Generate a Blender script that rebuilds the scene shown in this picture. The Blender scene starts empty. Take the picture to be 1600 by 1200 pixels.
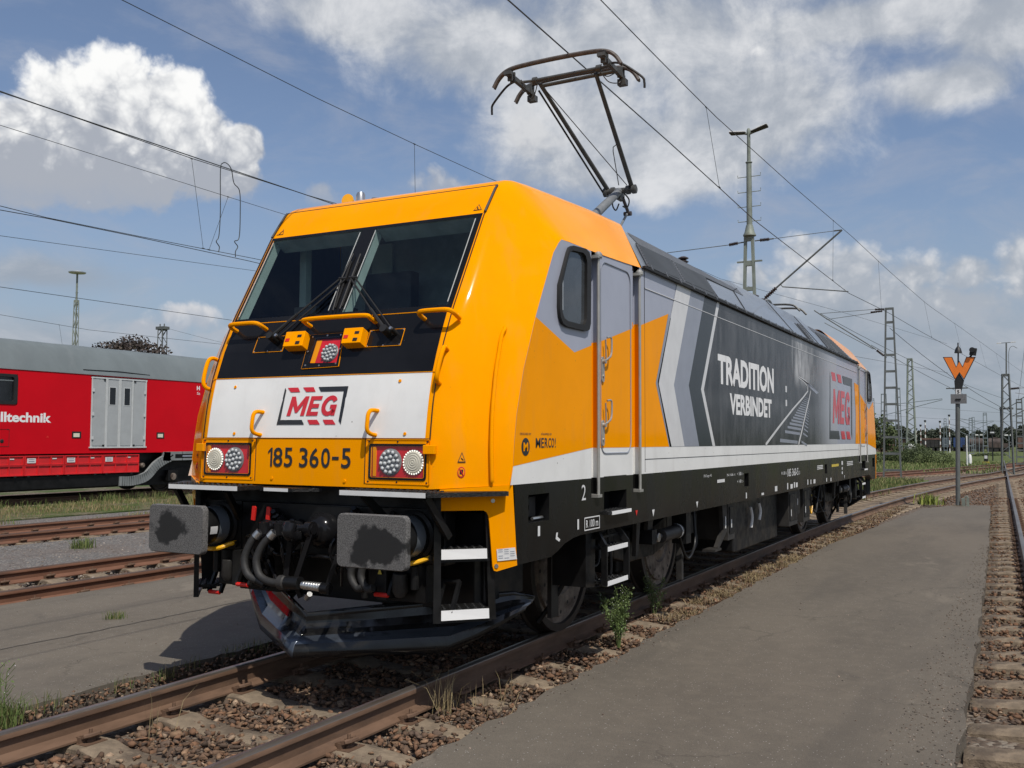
import bpy, bmesh, math, random
import numpy as np
from mathutils import Vector, Matrix

# ---------------------------------------------------------------- camera, sky, sun, exposure
scene = bpy.context.scene
COL = scene.collection
rng = np.random.default_rng(7)
random.seed(7)

CAM = (4.559, -5.008, 1.713)
YAW, PITCH, ROLL, FPX = -0.492, 0.057, 0.004, 1506.8


def make_camera():
    cd = bpy.data.cameras.new('camera')
    cam = bpy.data.objects.new('camera', cd)
    COL.objects.link(cam)
    f = Vector((math.sin(YAW) * math.cos(PITCH), math.cos(YAW) * math.cos(PITCH), math.sin(PITCH)))
    r = Vector((math.cos(YAW), -math.sin(YAW), 0))
    u = r.cross(f)
    r2 = r * math.cos(ROLL) + u * math.sin(ROLL)
    u2 = -r * math.sin(ROLL) + u * math.cos(ROLL)
    m = Matrix((r2, u2, -f)).transposed().to_4x4()
    m.translation = Vector(CAM)
    cam.matrix_world = m
    cd.sensor_fit = 'HORIZONTAL'
    cd.sensor_width = 36.0
    cd.lens = FPX / 1600 * 36.0
    cd.clip_start = 0.1
    cd.clip_end = 6000
    scene.camera = cam


make_camera()
scene.view_settings.view_transform = 'Standard'
scene.view_settings.look = 'None'
scene.view_settings.exposure = 0.0
scene.view_settings.gamma = 1.0
scene.cycles.max_bounces = 6
scene.cycles.transparent_max_bounces = 12

SUNV = Vector((0.52, -0.44, 1.0)).normalized()
SUN_EL = math.asin(SUNV.z)
SUN_ROT = math.atan2(SUNV.x, SUNV.y)


class NT:
    """small helper to wire shader nodes"""
    def __init__(self, tree):
        self.t = tree
        self.n = tree.nodes
        self.l = tree.links

    def node(self, kind, **kw):
        nd = self.n.new(kind)
        for k, v in kw.items():
            setattr(nd, k, v)
        return nd

    def put(self, sock, v):
        if hasattr(v, 'node'):
            self.l.new(v, sock)
        elif v is not None:
            if sock.type == 'RGBA' and len(v) == 3:
                v = (*v, 1)
            sock.default_value = v

    def math(self, op, a, b=None, c=None, clamp=False):
        nd = self.node('ShaderNodeMath', operation=op, use_clamp=clamp)
        for i, v in enumerate((a, b, c)):
            if v is not None:
                self.put(nd.inputs[i], v)
        return nd.outputs[0]

    def vmath(self, op, a, b=None, c=None):
        nd = self.node('ShaderNodeVectorMath', operation=op)
        for i, v in enumerate((a, b, c)):
            if v is not None:
                self.put(nd.inputs[i], v)
        return nd.outputs['Value'] if op in ('LENGTH', 'DOT_PRODUCT') else nd.outputs[0]

    def mix(self, f, a, b, kind='MIX'):
        nd = self.node('ShaderNodeMix', data_type='RGBA', blend_type=kind)
        self.put(nd.inputs[0], f)
        self.put(nd.inputs[6], a)
        self.put(nd.inputs[7], b)
        return nd.outputs[2]

    def step(self, v, lo, hi, a=0.0, b=1.0, smooth=True):
        nd = self.node('ShaderNodeMapRange', interpolation_type='SMOOTHSTEP' if smooth else 'LINEAR')
        nd.clamp = True
        self.put(nd.inputs[0], v)
        for i, x in enumerate((lo, hi, a, b)):
            self.put(nd.inputs[i + 1], x)
        return nd.outputs[0]

    def noise(self, vec, scale, detail=4, rough=.55, dist=0.0, out=0):
        nd = self.node('ShaderNodeTexNoise')
        self.put(nd.inputs['Vector'], vec)
        nd.inputs['Scale'].default_value = scale
        nd.inputs['Detail'].default_value = detail
        nd.inputs['Roughness'].default_value = rough
        nd.inputs['Distortion'].default_value = dist
        return nd.outputs[out]


def make_world():
    w = bpy.data.worlds.new('World')
    scene.world = w
    w.use_nodes = True
    t = NT(w.node_tree)
    t.n.clear()
    sky = t.node('ShaderNodeTexSky', sky_type='NISHITA', sun_disc=False)
    sky.sun_elevation = SUN_EL
    sky.sun_rotation = SUN_ROT
    sky.altitude = 100
    sky.air_density = 1.0
    sky.dust_density = 1.2
    sky.ozone_density = 1.6
    tc = t.node('ShaderNodeTexCoord')
    d = t.vmath('NORMALIZE', tc.outputs['Generated'])
    sp = t.node('ShaderNodeSeparateXYZ')
    t.put(sp.inputs[0], d)
    az = t.math('ARCTAN2', sp.outputs[0], sp.outputs[1])
    el = t.math('ARCSINE', sp.outputs[2])
    cb = t.node('ShaderNodeCombineXYZ')
    t.put(cb.inputs[0], az)
    t.put(cb.inputs[1], el)
    p = cb.outputs[0]
    # warp the coordinates a little so that no cloud edge is an ellipse
    wn = t.noise(p, 9, 3, .6, out=1)
    pw = t.vmath('ADD', p, t.vmath('MULTIPLY', t.vmath('SUBTRACT', wn, (.5, .5, .5)), (.055, .04, 0)))
    n_f = t.noise(p, 34, 9, .62)
    n_m = t.noise(p, 13, 6, .6, .3)
    n_w = t.noise(t.vmath('MULTIPLY', p, (1.0, 2.2, 1)), 7, 8, .62, .4)
    vor = t.node('ShaderNodeTexVoronoi', feature='SMOOTH_F1')
    vor.inputs['Scale'].default_value = 42
    vor.inputs['Detail'].default_value = 3
    vor.inputs['Roughness'].default_value = .55
    vor.inputs['Smoothness'].default_value = .35
    t.put(vor.inputs['Vector'], pw)
    puff = t.math('SUBTRACT', .55, vor.outputs['Distance'])

    def union(blobs, k=.25):
        acc = None
        for a, e, ra, re in blobs:
            s = t.vmath('MULTIPLY_ADD', pw, (1 / ra, 1 / re, 0), (-a / ra, -e / re, 0))
            v = t.math('SUBTRACT', 1.0, t.vmath('LENGTH', s))
            if acc is None:
                acc = v
            else:
                nd = t.node('ShaderNodeMath', operation='SMOOTH_MAX')
                t.put(nd.inputs[0], acc)
                t.put(nd.inputs[1], v)
                nd.inputs[2].default_value = k
                acc = nd.outputs[0]
        return acc
    A = [(-0.929, 0.304, 0.053, 0.054), (-0.884, 0.321, 0.058, 0.051), (-0.846, 0.314, 0.051, 0.047), (-0.961, 0.277, 0.04, 0.039), (-0.818, 0.288, 0.042, 0.039), (-0.768, 0.288, 0.021, 0.023), (-0.906, 0.255, 0.113, 0.044), (-0.8, 0.262, 0.046, 0.033), (-1.018, 0.252, 0.06, 0.05), (-0.976, 0.235, 0.063, 0.031)]
    F = [(-0.689, 0.244, 0.03, 0.016), (-0.567, 0.262, 0.047, 0.025), (-0.473, 0.315, 0.04, 0.035)]
    D = [(-0.191, 0.185, 0.027, 0.022), (-0.152, 0.17, 0.036, 0.019), (-0.099, 0.158, 0.04, 0.021), (-0.049, 0.155, 0.033, 0.018), (-0.006, 0.165, 0.021, 0.026), (-0.182, 0.15, 0.067, 0.025), (-0.083, 0.127, 0.084, 0.027), (0.019, 0.144, 0.041, 0.034), (-0.244, 0.159, 0.025, 0.016),
         (.09, .15, .07, .04), (.25, .17, .12, .06), (-1.3, .2, .16, .07), (-1.55, .3, .2, .1), (.6, .3, .2, .12), (1.2, .25, .3, .1), (2.0, .3, .3, .12), (2.8, .3, .3, .1), (-2.2, .3, .35, .14), (-2.9, .4, .2, .15)]
    E = [(-0.821, 0.115, 0.054, 0.019), (-0.856, 0.101, 0.035, 0.015), (-0.79, 0.098, 0.049, 0.016)]
    G = [(-0.251, 0.381, 0.03, 0.014), (-0.262, 0.372, 0.02, 0.012)]
    V = [(-0.655, 0.42, 0.112, 0.035), (-0.521, 0.401, 0.155, 0.053), (-0.359, 0.398, 0.185, 0.064), (-0.242, 0.338, 0.126, 0.065), (-0.426, 0.316, 0.107, 0.068), (-0.294, 0.293, 0.142, 0.043), (-0.136, 0.396, 0.178, 0.028), (-0.359, 0.271, 0.151, 0.031), (0.004, 0.378, 0.105, 0.043), (-0.062, 0.335, 0.074, 0.028), (-.3, .5, .5, .09), (.3, .45, .3, .12)]
    L = [(-0.928, 0.074, 0.164, 0.036), (-0.084, 0.078, 0.168, 0.049), (-0.952, 0.150, 0.09, 0.022), (-0.17, 0.12, 0.12, 0.044), (.3, .08, .4, .06), (-1.6, .08, .4, .06)]
    K = 10.0     # the clouds' values are divided by ten again by the Background strength
    base = t.mix(1.0, sky.outputs[0], (1.0, 1.0, 1.06), 'MULTIPLY')
    base = t.mix(.08, base, (.36 * K, .42 * K, .50 * K))
    # pale air towards the horizon
    base = t.mix(t.step(el, 0.0, .30, .75, 0), base, (.30 * K, .36 * K, .44 * K))
    # high thin veil everywhere
    veil = t.math('MULTIPLY', t.step(n_w, .42, .75), .50)
    base = t.mix(veil, base, (.40 * K, .43 * K, .51 * K))
    # hazy low layer
    ul = t.math('ADD', union(L, .4), t.math('MULTIPLY', t.math('SUBTRACT', n_w, .5), 1.6))
    base = t.mix(t.math('MULTIPLY', t.step(ul, -.3, .7), .85), base, t.mix(t.step(n_w, .4, .7), (.33 * K, .375 * K, .44 * K), (.50 * K, .53 * K, .58 * K)))
    # broad grey bank
    uv = t.math('ADD', union(V, .5), t.math('ADD', t.math('MULTIPLY', t.math('SUBTRACT', n_m, .5), 1.3), t.math('MULTIPLY', t.math('SUBTRACT', n_f, .5), .40)))
    dv = t.math('MULTIPLY', t.step(uv, -.25, .55), .94)
    vc = t.mix(t.step(t.math('ADD', t.math('MULTIPLY', n_m, .55), t.math('ADD', t.math('MULTIPLY', n_w, .32), t.math('MULTIPLY', n_f, .13))), .40, .63), (.40 * K, .435 * K, .49 * K), (.74 * K, .75 * K, .77 * K))
    base = t.mix(dv, base, vc)

    def cumulus(base, bl, lo, hi, amp, white, grey, dens=1.0, edge=(.0, .16), fade=None, fw=.035):
        fade = lo if fade is None else fade
        u = t.math('ADD', union(bl), t.math('ADD', t.math('MULTIPLY', t.math('SUBTRACT', n_f, .5), amp), t.math('MULTIPLY', puff, amp * .40)))
        dn = t.math('MULTIPLY', t.step(u, edge[0], edge[1]), dens)
        # soft underside
        dn = t.math('MULTIPLY', dn, t.step(t.math('ADD', el, t.math('MULTIPLY', t.math('SUBTRACT', n_m, .5), .09)), fade - fw, fade + fw))
        h = t.math('ADD', el, t.math('ADD', t.math('MULTIPLY', t.math('SUBTRACT', n_m, .5), (hi - lo) * .9), t.math('MULTIPLY', puff, (hi - lo) * .75)))
        c = t.mix(t.step(h, lo, hi), grey, white)
        return t.mix(dn, base, c)
    base = cumulus(base, F, .23, .30, .9, (.66 * K, .67 * K, .69 * K), (.40 * K, .43 * K, .49 * K), .8, (0, .5))
    base = cumulus(base, E, .09, .13, .9, (.72 * K, .71 * K, .72 * K), (.45 * K, .48 * K, .54 * K), .85, (0, .5))
    base = cumulus(base, D, .085, .20, 1.0, (.74 * K, .74 * K, .75 * K), (.40 * K, .44 * K, .50 * K), .9, (-.38, .35))
    base = cumulus(base, G, .36, .39, 1.3, (.92 * K, .92 * K, .92 * K), (.66 * K, .67 * K, .70 * K), .85, (.1, .9))
    base = cumulus(base, A, .222, .318, .55, (.98 * K, .98 * K, .97 * K), (.40 * K, .43 * K, .49 * K), 1.0, (-.16, .14), .200, .045)
    # below the horizon
    base = t.mix(t.step(el, -.04, .0), (.10 * K, .09 * K, .08 * K), base)
    bg = t.node('ShaderNodeBackground')
    t.put(bg.inputs[0], base)
    bg.inputs[1].default_value = 0.1
    out = t.node('ShaderNodeOutputWorld')
    t.l.new(bg.outputs[0], out.inputs[0])
    w.cycles.sampling_method = 'MANUAL'
    w.cycles.sample_map_resolution = 512


make_world()


def make_sun():
    ld = bpy.data.lights.new('sun', 'SUN')
    ld.energy = 3.8
    ld.angle = math.radians(0.53)
    ld.color = (1.0, .95, .87)
    o = bpy.data.objects.new('sun', ld)
    o.rotation_euler = (-SUNV).to_track_quat('-Z', 'Y').to_euler()
    o.location = (20, -20, 40)
    COL.objects.link(o)


make_sun()

# ---------------------------------------------------------------- materials
MATS = {}


def pm(name, col, rough=.5, metal=0.0, var=.12, scale=6.0, col2=None, c2=(.5, .62), s2=3.0, coat=0.0, bump=0.0, bscale=60.0, spec=None, stretch=(1, 1, 1), rvar=0.0, specks=0.0):
    """painted / worn procedural surface: base colour with mottling, an optional second colour in patches, bump"""
    m = bpy.data.materials.new(name)
    m.use_nodes = True
    t = NT(m.node_tree)
    b = t.n['Principled BSDF']
    tc = t.node('ShaderNodeTexCoord')
    v = t.vmath('MULTIPLY', tc.outputs['Object'], stretch)
    n1 = t.noise(v, scale, 6, .6)
    c = t.mix(t.step(n1, .3, .7), tuple(x * (1 - var) for x in col), tuple(min(1, x * (1 + var)) for x in col))
    if col2 is not None:
        n2 = t.noise(v, s2, 8, .65)
        c = t.mix(t.step(n2, c2[0], c2[1]), c, col2)
    if specks:
        vo = t.node('ShaderNodeTexVoronoi')
        vo.inputs['Scale'].default_value = 16
        t.put(vo.inputs['Vector'], tc.outputs['Object'])
        sc = t.node('ShaderNodeSeparateColor')
        t.put(sc.inputs[0], vo.outputs['Color'])
        rad = t.math('MULTIPLY', sc.outputs[1], .10)
        hit_ = t.math('MULTIPLY', t.math('LESS_THAN', vo.outputs['Distance'], rad), t.step(sc.outputs[0], .80, .84))
        film = t.math('MULTIPLY', t.step(t.noise(t.vmath('MULTIPLY', tc.outputs['Object'], (3, 3, .5)), 2.2, 7, .65), .5, .75), .10)
        c = t.mix(film, c, (.20, .16, .11))
        c = t.mix(t.math('MULTIPLY', hit_, specks), c, (.10, .075, .05))
    t.put(b.inputs['Base Color'], c)
    if rvar:
        t.put(b.inputs['Roughness'], t.step(t.noise(v, scale * 1.7, 5), .3, .7, max(0.02, rough - rvar), min(1, rough + rvar)))
    else:
        b.inputs['Roughness'].default_value = rough
    b.inputs['Metallic'].default_value = metal
    if coat:
        b.inputs['Coat Weight'].default_value = coat
        b.inputs['Coat Roughness'].default_value = .06
    if spec is not None:
        b.inputs['Specular IOR Level'].default_value = spec
    if bump:
        bn = t.node('ShaderNodeBump')
        bn.inputs['Strength'].default_value = bump
        bn.inputs['Distance'].default_value = .02
        t.put(bn.inputs['Height'], t.noise(v, bscale, 5, .65))
        t.put(b.inputs['Normal'], bn.outputs[0])
    MATS[name] = m
    return m


def srgb(r, g, b):
    f = lambda c: (c / 255 / 12.92) if c <= 10 else ((c / 255 + .055) / 1.055) ** 2.4
    return (f(r), f(g), f(b))


pm('orange_paint', (.90, .318, .0002), .07, var=.03, spec=.02, specks=.25, scale=2, bump=.012, bscale=3)
pm('glazing', (.25, .26, .26), .5)
pm('white_paint', (.74, .74, .72), .3, specks=.7, var=.04, spec=.15, scale=3, col2=(.66, .65, .62), c2=(.6, .8), s2=2, bump=.012, bscale=3)
pm('lavender_grey', (.34, .36, .43), .24, var=.04, spec=.35, scale=2)
pm('mid_grey', (.25, .27, .32), .26, var=.04, spec=.35)
pm('pale_grey', (.62, .62, .62), .26, var=.04, spec=.35)
pm('anthracite', (.018, .024, .028), .26, var=.1, spec=.3)
pm('gloss_black', (.009, .009, .010), .15, var=.2, spec=.22, scale=3)
pm('band_grey', (.10, .115, .13), .45, var=.1)
pm('plough_sky_sheen', (.085, .10, .125), .24, .55, var=.3, scale=5, col2=(.03, .03, .033), c2=(.5, .62), s2=5, stretch=(.35, .35, 2))  # patchy bluish tone: sky reflection painted into the plough's lower faces
pm('skirt_black', (.0085, .0083, .008), .24, var=.3, scale=1.6, spec=.22, col2=(.018, .0165, .015), c2=(.5, .8), s2=1.1, stretch=(1, 1, .4), rvar=.08)
pm('frame_black', (.006, .006, .0062), .45, var=.4, scale=5, spec=.3, col2=(.013, .012, .010), c2=(.55, .75), s2=4, rvar=.15)
pm('bogie_grey', (.030, .028, .026), .55, var=.35, scale=5, spec=.35, col2=(.032, .027, .022), c2=(.5, .7), s2=3, bump=.1, bscale=30)
pm('plough_black', (.010, .010, .0105), .17, var=.3, scale=4, spec=.45, col2=(.022, .021, .020), c2=(.5, .7), s2=3.0, rvar=.1)
pm('rubber', (.011, .0105, .010), .6, var=.2)
pm('hose_grey', (.020, .0195, .019), .65, var=.25, scale=20)
pm('seal_black', (.010, .010, .010), .6, var=.2)
pm('steel', (.52, .52, .51), .30, .9, var=.12, scale=8)
pm('wheel_steel', (.19, .155, .125), .6, .1, var=.3, scale=9, col2=(.055, .038, .028), c2=(.45, .65), s2=5)
pm('tyre_steel', (.035, .031, .028), .5, .3, var=.2)
pm('red_paint', (.55, .012, .012), .4, var=.1, coat=.2)
pm('signal_red', (.62, .02, .014), .4, var=.06)
pm('yellow_pipe', (.80, .42, .01), .4, var=.1)
pm('logo_red', (.58, .010, .022), .35, var=.03, coat=.3)
pm('logo_black', (.013, .014, .016), .35, var=.05, coat=.3)
pm('roof_grey', (.175, .198, .228), .34, var=.12, scale=1.2, coat=.15, col2=(.215, .235, .26), c2=(.5, .75), s2=1.5, stretch=(1, .35, 1))
pm('seam', (.075, .066, .056), .9, var=.3, scale=9)
pm('roof_dark', (.085, .09, .098), .45, var=.15, scale=2)
pm('louvre', (.028, .030, .034), .5, var=.2, scale=2)
pm('panto_grey', (.075, .075, .07), .5, .2, var=.2, scale=9)
pm('panto_light', (.20, .21, .215), .5, .2, var=.15)
pm('carbon', (.10, .085, .075), .6, var=.25, scale=20)
pm('copper_wire', (.045, .05, .048), .55, .3, var=.2)
pm('insulator', (.045, .032, .028), .3, var=.2)
pm('lamp_white', (.60, .57, .47), .25, var=.05)
pm('lamp_grey', (.28, .285, .29), .3, var=.1)
pm('lamp_rim', (.20, .20, .20), .4)
pm('led', (.62, .64, .64), .30, var=.05)
pm('led_cup', (.22, .225, .23), .4, var=.05)
pm('lamp_red', (.62, .012, .02), .3, var=.2)
pm('interior_dark', (.21, .25, .255), .7, var=.2)
pm('interior_green', (.34, .41, .385), .6, var=.08)
pm('interior_desk', (.20, .25, .24), .6, var=.1)
pm('vinyl_white', (.80, .80, .79), .4, var=.02)
pm('skirt_white', (.66, .66, .65), .45, var=.08)
pm('tread', (.009, .009, .009), .45, .3, var=.3, scale=30, bump=.6, bscale=70)
pm('yellow_label', (.55, .42, .05), .5)
pm('mast_green', (.20, .225, .19), .6, .1, var=.18, scale=4, col2=(.15, .15, .12), c2=(.55, .7), s2=2)
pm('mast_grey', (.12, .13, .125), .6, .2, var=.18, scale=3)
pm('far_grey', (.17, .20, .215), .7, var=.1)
pm('train_red', (.56, .004, .012), .34, var=.05, scale=.8, spec=.12)
pm('box_red', (.60, .018, .022), .45, var=.1, scale=3)
pm('train_grey', (.145, .168, .172), .55, var=.08, scale=1.2, spec=.3, col2=(.165, .185, .188), c2=(.5, .7), s2=.8, stretch=(1, 1, .35))
pm('door_grey', (.36, .38, .385), .5, var=.06, scale=3)
pm('door_trim', (.52, .54, .54), .5, var=.05)
pm('frame_grey', (.20, .215, .215), .6, var=.15, scale=3)
pm('dark_glass', (.012, .014, .017), .06, var=.2)
pm('cab_glass', (.05, .056, .062), .05, var=.15, spec=.6)
pm('door_steel', (.40, .39, .36), .4, .5, var=.1)
pm('sign_orange', (.80, .20, .02), .5, var=.08)
pm('sign_black', (.012, .012, .012), .5, var=.2)
pm('sign_back', (.20, .20, .20), .5, .5, var=.15, scale=20)
pm('brick_wall', (.13, .075, .06), .85, var=.3, scale=3)
pm('wagon_black', (.025, .023, .022), .7, var=.3, scale=1)
pm('wagon_brown', (.075, .055, .047), .75, var=.35, scale=.8)
pm('wagon_blue', (.03, .06, .16), .6, var=.2, scale=1)
pm('wagon_slate', (.09, .11, .13), .6, var=.2, scale=1)
pm('pole_white', (.70, .70, .68), .6, var=.1)
pm('stem_green', (.09, .13, .035), .7, var=.25, scale=20)
pm('leaf_green', (.085, .125, .03), .6, var=.4, scale=25)
pm('weed_leaf', (.10, .145, .04), .6, var=.45, scale=30, col2=(.24, .24, .10), c2=(.6, .7), s2=18)
pm('dry_straw', (.36, .27, .14), .8, var=.3, scale=20)
pm('far_leaf', (.040, .052, .034), .8, var=.5, scale=.9, col2=(.06, .07, .04), c2=(.5, .6), s2=.5)
pm('bush_leaf', (.065, .088, .032), .8, var=.4, scale=1.2, col2=(.11, .14, .05), c2=(.5, .6), s2=.7)
pm('beech_leaf', (.045, .032, .026), .7, var=.5, scale=.9, col2=(.08, .06, .04), c2=(.52, .62), s2=.7)
pm('bark', (.08, .06, .045), .9, var=.3, scale=5)
pm('concrete', (.215, .165, .112), .9, var=.25, scale=7, col2=(.11, .082, .056), c2=(.45, .62), s2=3.2, bump=.6, bscale=45)


def glow(name, col, strength):
    m = MATS[name]
    b = m.node_tree.nodes['Principled BSDF']
    b.inputs['Emission Color'].default_value = (*col, 1)
    b.inputs['Emission Strength'].default_value = strength


pm('lamp_dot', (.85, .85, .80), .2)
glow('lamp_dot', (1, .95, .8), .8)
glow('lamp_white', (1, .86, .55), .05)


def mat_glass():
    m = bpy.data.materials.new('tinted_glass')
    m.use_nodes = True
    t = NT(m.node_tree)
    t.n.remove(t.n['Principled BSDF'])
    out = t.n['Material Output']
    tr = t.node('ShaderNodeBsdfTransparent')
    tr.inputs[0].default_value = (.74, .82, .82, 1)
    gl = t.node('ShaderNodeBsdfGlossy')
    gl.inputs['Roughness'].default_value = .02
    gl.inputs['Color'].default_value = (.6, .65, .7, 1)
    fr = t.node('ShaderNodeFresnel')
    fr.inputs[0].default_value = 1.50
    mx = t.node('ShaderNodeMixShader')
    ge = t.node('ShaderNodeNewGeometry')
    t.put(mx.inputs[0], t.math('MULTIPLY', fr.outputs[0], t.math('SUBTRACT', 1.0, ge.outputs['Backfacing'])))
    t.l.new(tr.outputs[0], mx.inputs[1])
    t.l.new(gl.outputs[0], mx.inputs[2])
    t.l.new(mx.outputs[0], out.inputs[0])
    MATS['tinted_glass'] = m
    m = m.copy()
    m.name = 'clear_cover'
    for n in m.node_tree.nodes:
        if n.type == 'BSDF_TRANSPARENT':
            n.inputs[0].default_value = (.93, .93, .93, 1)
    MATS['clear_cover'] = m


mat_glass()


def mat_buffer():
    m = bpy.data.materials.new('buffer_face')
    m.use_nodes = True
    t = NT(m.node_tree)
    b = t.n['Principled BSDF']
    tc = t.node('ShaderNodeTexCoord')
    p = tc.outputs['Object']
    at = t.node('ShaderNodeAttribute', attribute_name='blot')
    n = t.noise(p, 8, 4, .55)
    fine = t.noise(p, 160, 3, .7)
    r = t.vmath('LENGTH', at.outputs['Vector'])
    blot = t.step(t.math('ADD', r, t.math('MULTIPLY', t.math('SUBTRACT', n, .5), 1.25)), .57, .72)
    g = t.mix(t.step(fine, .40, .60), (.045, .043, .041), (.155, .151, .146))
    g = t.mix(t.math('MULTIPLY', t.step(t.noise(p, 14, 4), .45, .7), .35), g, (.11, .10, .095))
    t.put(b.inputs['Base Color'], t.mix(blot, (.014, .0135, .013), g))
    t.put(b.inputs['Roughness'], t.step(blot, 0, 1, .5, .8))
    bn = t.node('ShaderNodeBump')
    bn.inputs['Strength'].default_value = .35
    bn.inputs['Distance'].default_value = .004
    t.put(bn.inputs['Height'], fine)
    t.put(b.inputs['Normal'], bn.outputs[0])
    MATS['buffer_face'] = m


mat_buffer()


def mat_photo_print():
    """the printed woodland photograph on the side: grey, with upright tree streaks and a pale clearing"""
    m = bpy.data.materials.new('woodland_print')
    m.use_nodes = True
    t = NT(m.node_tree)
    b = t.n['Principled BSDF']
    tc = t.node('ShaderNodeTexCoord')
    p = tc.outputs['Object']
    sp = t.node('ShaderNodeSeparateXYZ')
    t.put(sp.inputs[0], p)
    y, z = sp.outputs[1], sp.outputs[2]
    st = t.noise(t.vmath('MULTIPLY', p, (1, 5, .5)), 1.6, 6, .65)
    st2 = t.noise(t.vmath('MULTIPLY', p, (1, 2.2, 1.2)), 2.0, 6, .6)
    dark = t.mix(t.step(t.math('MULTIPLY', t.math('ADD', st, st2), .5), .38, .66), (.004, .0042, .005), (.060, .060, .062))
    # mist line at mid height
    mist = t.math('MULTIPLY', t.step(t.math('ABSOLUTE', t.math('SUBTRACT', z, t.math('ADD', 2.10, t.math('MULTIPLY', st2, .15)))), .0, .16, 1, 0), .07)
    dark = t.mix(mist, dark, (.30, .30, .30))
    # pale clearing to the right of the trees
    edge = t.math('ADD', y, t.math('MULTIPLY', t.math('SUBTRACT', st, .5), 1.3))
    clr = t.math('MULTIPLY', t.step(edge, 9.4, 9.9), t.step(z, 2.45, 2.75))
    clr = t.math('MULTIPLY', t.math('MULTIPLY', clr, t.step(edge, 9.9, 11.4, 1, .15)), t.step(st2, .3, .65, .25, .9))
    dark = t.mix(clr, dark, (.50, .50, .50))
    fade = t.step(y, 10.9, 12.9)
    t.put(b.inputs['Base Color'], t.mix(fade, dark, (.36, .375, .41)))
    b.inputs['Roughness'].default_value = .26
    b.inputs['Specular IOR Level'].default_value = .3
    MATS['woodland_print'] = m


mat_photo_print()


def mat_asphalt(name, col, dark, light):
    m = bpy.data.materials.new(name)
    m.use_nodes = True
    t = NT(m.node_tree)
    b = t.n['Principled BSDF']
    tc = t.node('ShaderNodeTexCoord')
    p = tc.outputs['Object']
    big = t.noise(t.vmath('MULTIPLY', p, (1, .35, 1)), .9, 6, .6)
    mid = t.noise(p, 7, 6, .65)
    grain = t.noise(p, 170, 3, .7)
    spk = t.node('ShaderNodeTexVoronoi')
    spk.inputs['Scale'].default_value = 75
    t.put(spk.inputs['Vector'], p)
    c = t.mix(t.step(big, .32, .68), dark, col)
    c = t.mix(t.math('MULTIPLY', t.step(mid, .4, .7), .4), c, light)
    c = t.mix(t.math('MULTIPLY', t.step(grain, .35, .65), .55), t.mix(.45, c, (.02, .02, .02)), c)
    rnd = t.node('ShaderNodeSeparateColor')
    t.put(rnd.inputs[0], spk.outputs['Color'])
    s = t.math('MULTIPLY', t.step(spk.outputs['Distance'], .22, .34, 1, 0), t.step(rnd.outputs[0], .93, .95))
    c = t.mix(t.math('MULTIPLY', s, .75), c, (.42, .40, .37))
    wv = t.noise(t.vmath('MULTIPLY', p, (.30, .05, 1)), 5, 5, .6)
    c = t.mix(t.math('MULTIPLY', t.step(wv, .52, .70), .30), c, (.065, .058, .05))
    ck = t.node('ShaderNodeTexVoronoi', feature='DISTANCE_TO_EDGE')
    ck.inputs['Scale'].default_value = .62
    t.put(ck.inputs['Vector'], t.vmath('ADD', p, t.vmath('MULTIPLY', t.noise(p, 2.6, 6, .65, out=1), (.55, .55, 0))))
    crk = t.math('MULTIPLY', t.step(ck.outputs['Distance'], .003, .009, 1, 0), t.step(t.noise(p, .55, 3), .50, .58))
    c = t.mix(t.math('MULTIPLY', crk, .35), c, (.045, .038, .03))
    oil = t.noise(p, 1.1, 5, .6, .4)
    c = t.mix(t.math('MULTIPLY', t.step(oil, .64, .72), .35), c, (.06, .053, .046))
    pt = t.noise(t.vmath('MULTIPLY', p, (.6, .25, 1)), 1.7, 7, .7, .6)
    c = t.mix(t.math('MULTIPLY', t.step(pt, .60, .68), .35), c, light)
    t.put(b.inputs['Base Color'], c)
    b.inputs['Roughness'].default_value = .88
    b.inputs['Specular IOR Level'].default_value = .3
    bn = t.node('ShaderNodeBump')
    bn.inputs['Strength'].default_value = .5
    bn.inputs['Distance'].default_value = .006
    t.put(bn.inputs['Height'], t.math('ADD', grain, t.math('MULTIPLY', mid, .6)))
    t.put(b.inputs['Normal'], bn.outputs[0])
    MATS[name] = m


mat_asphalt('asphalt', (.186, .158, .122), (.148, .126, .098), (.222, .189, .146))
mat_asphalt('asphalt_left', (.205, .176, .137), (.162, .139, .109), (.24, .206, .161))


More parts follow.
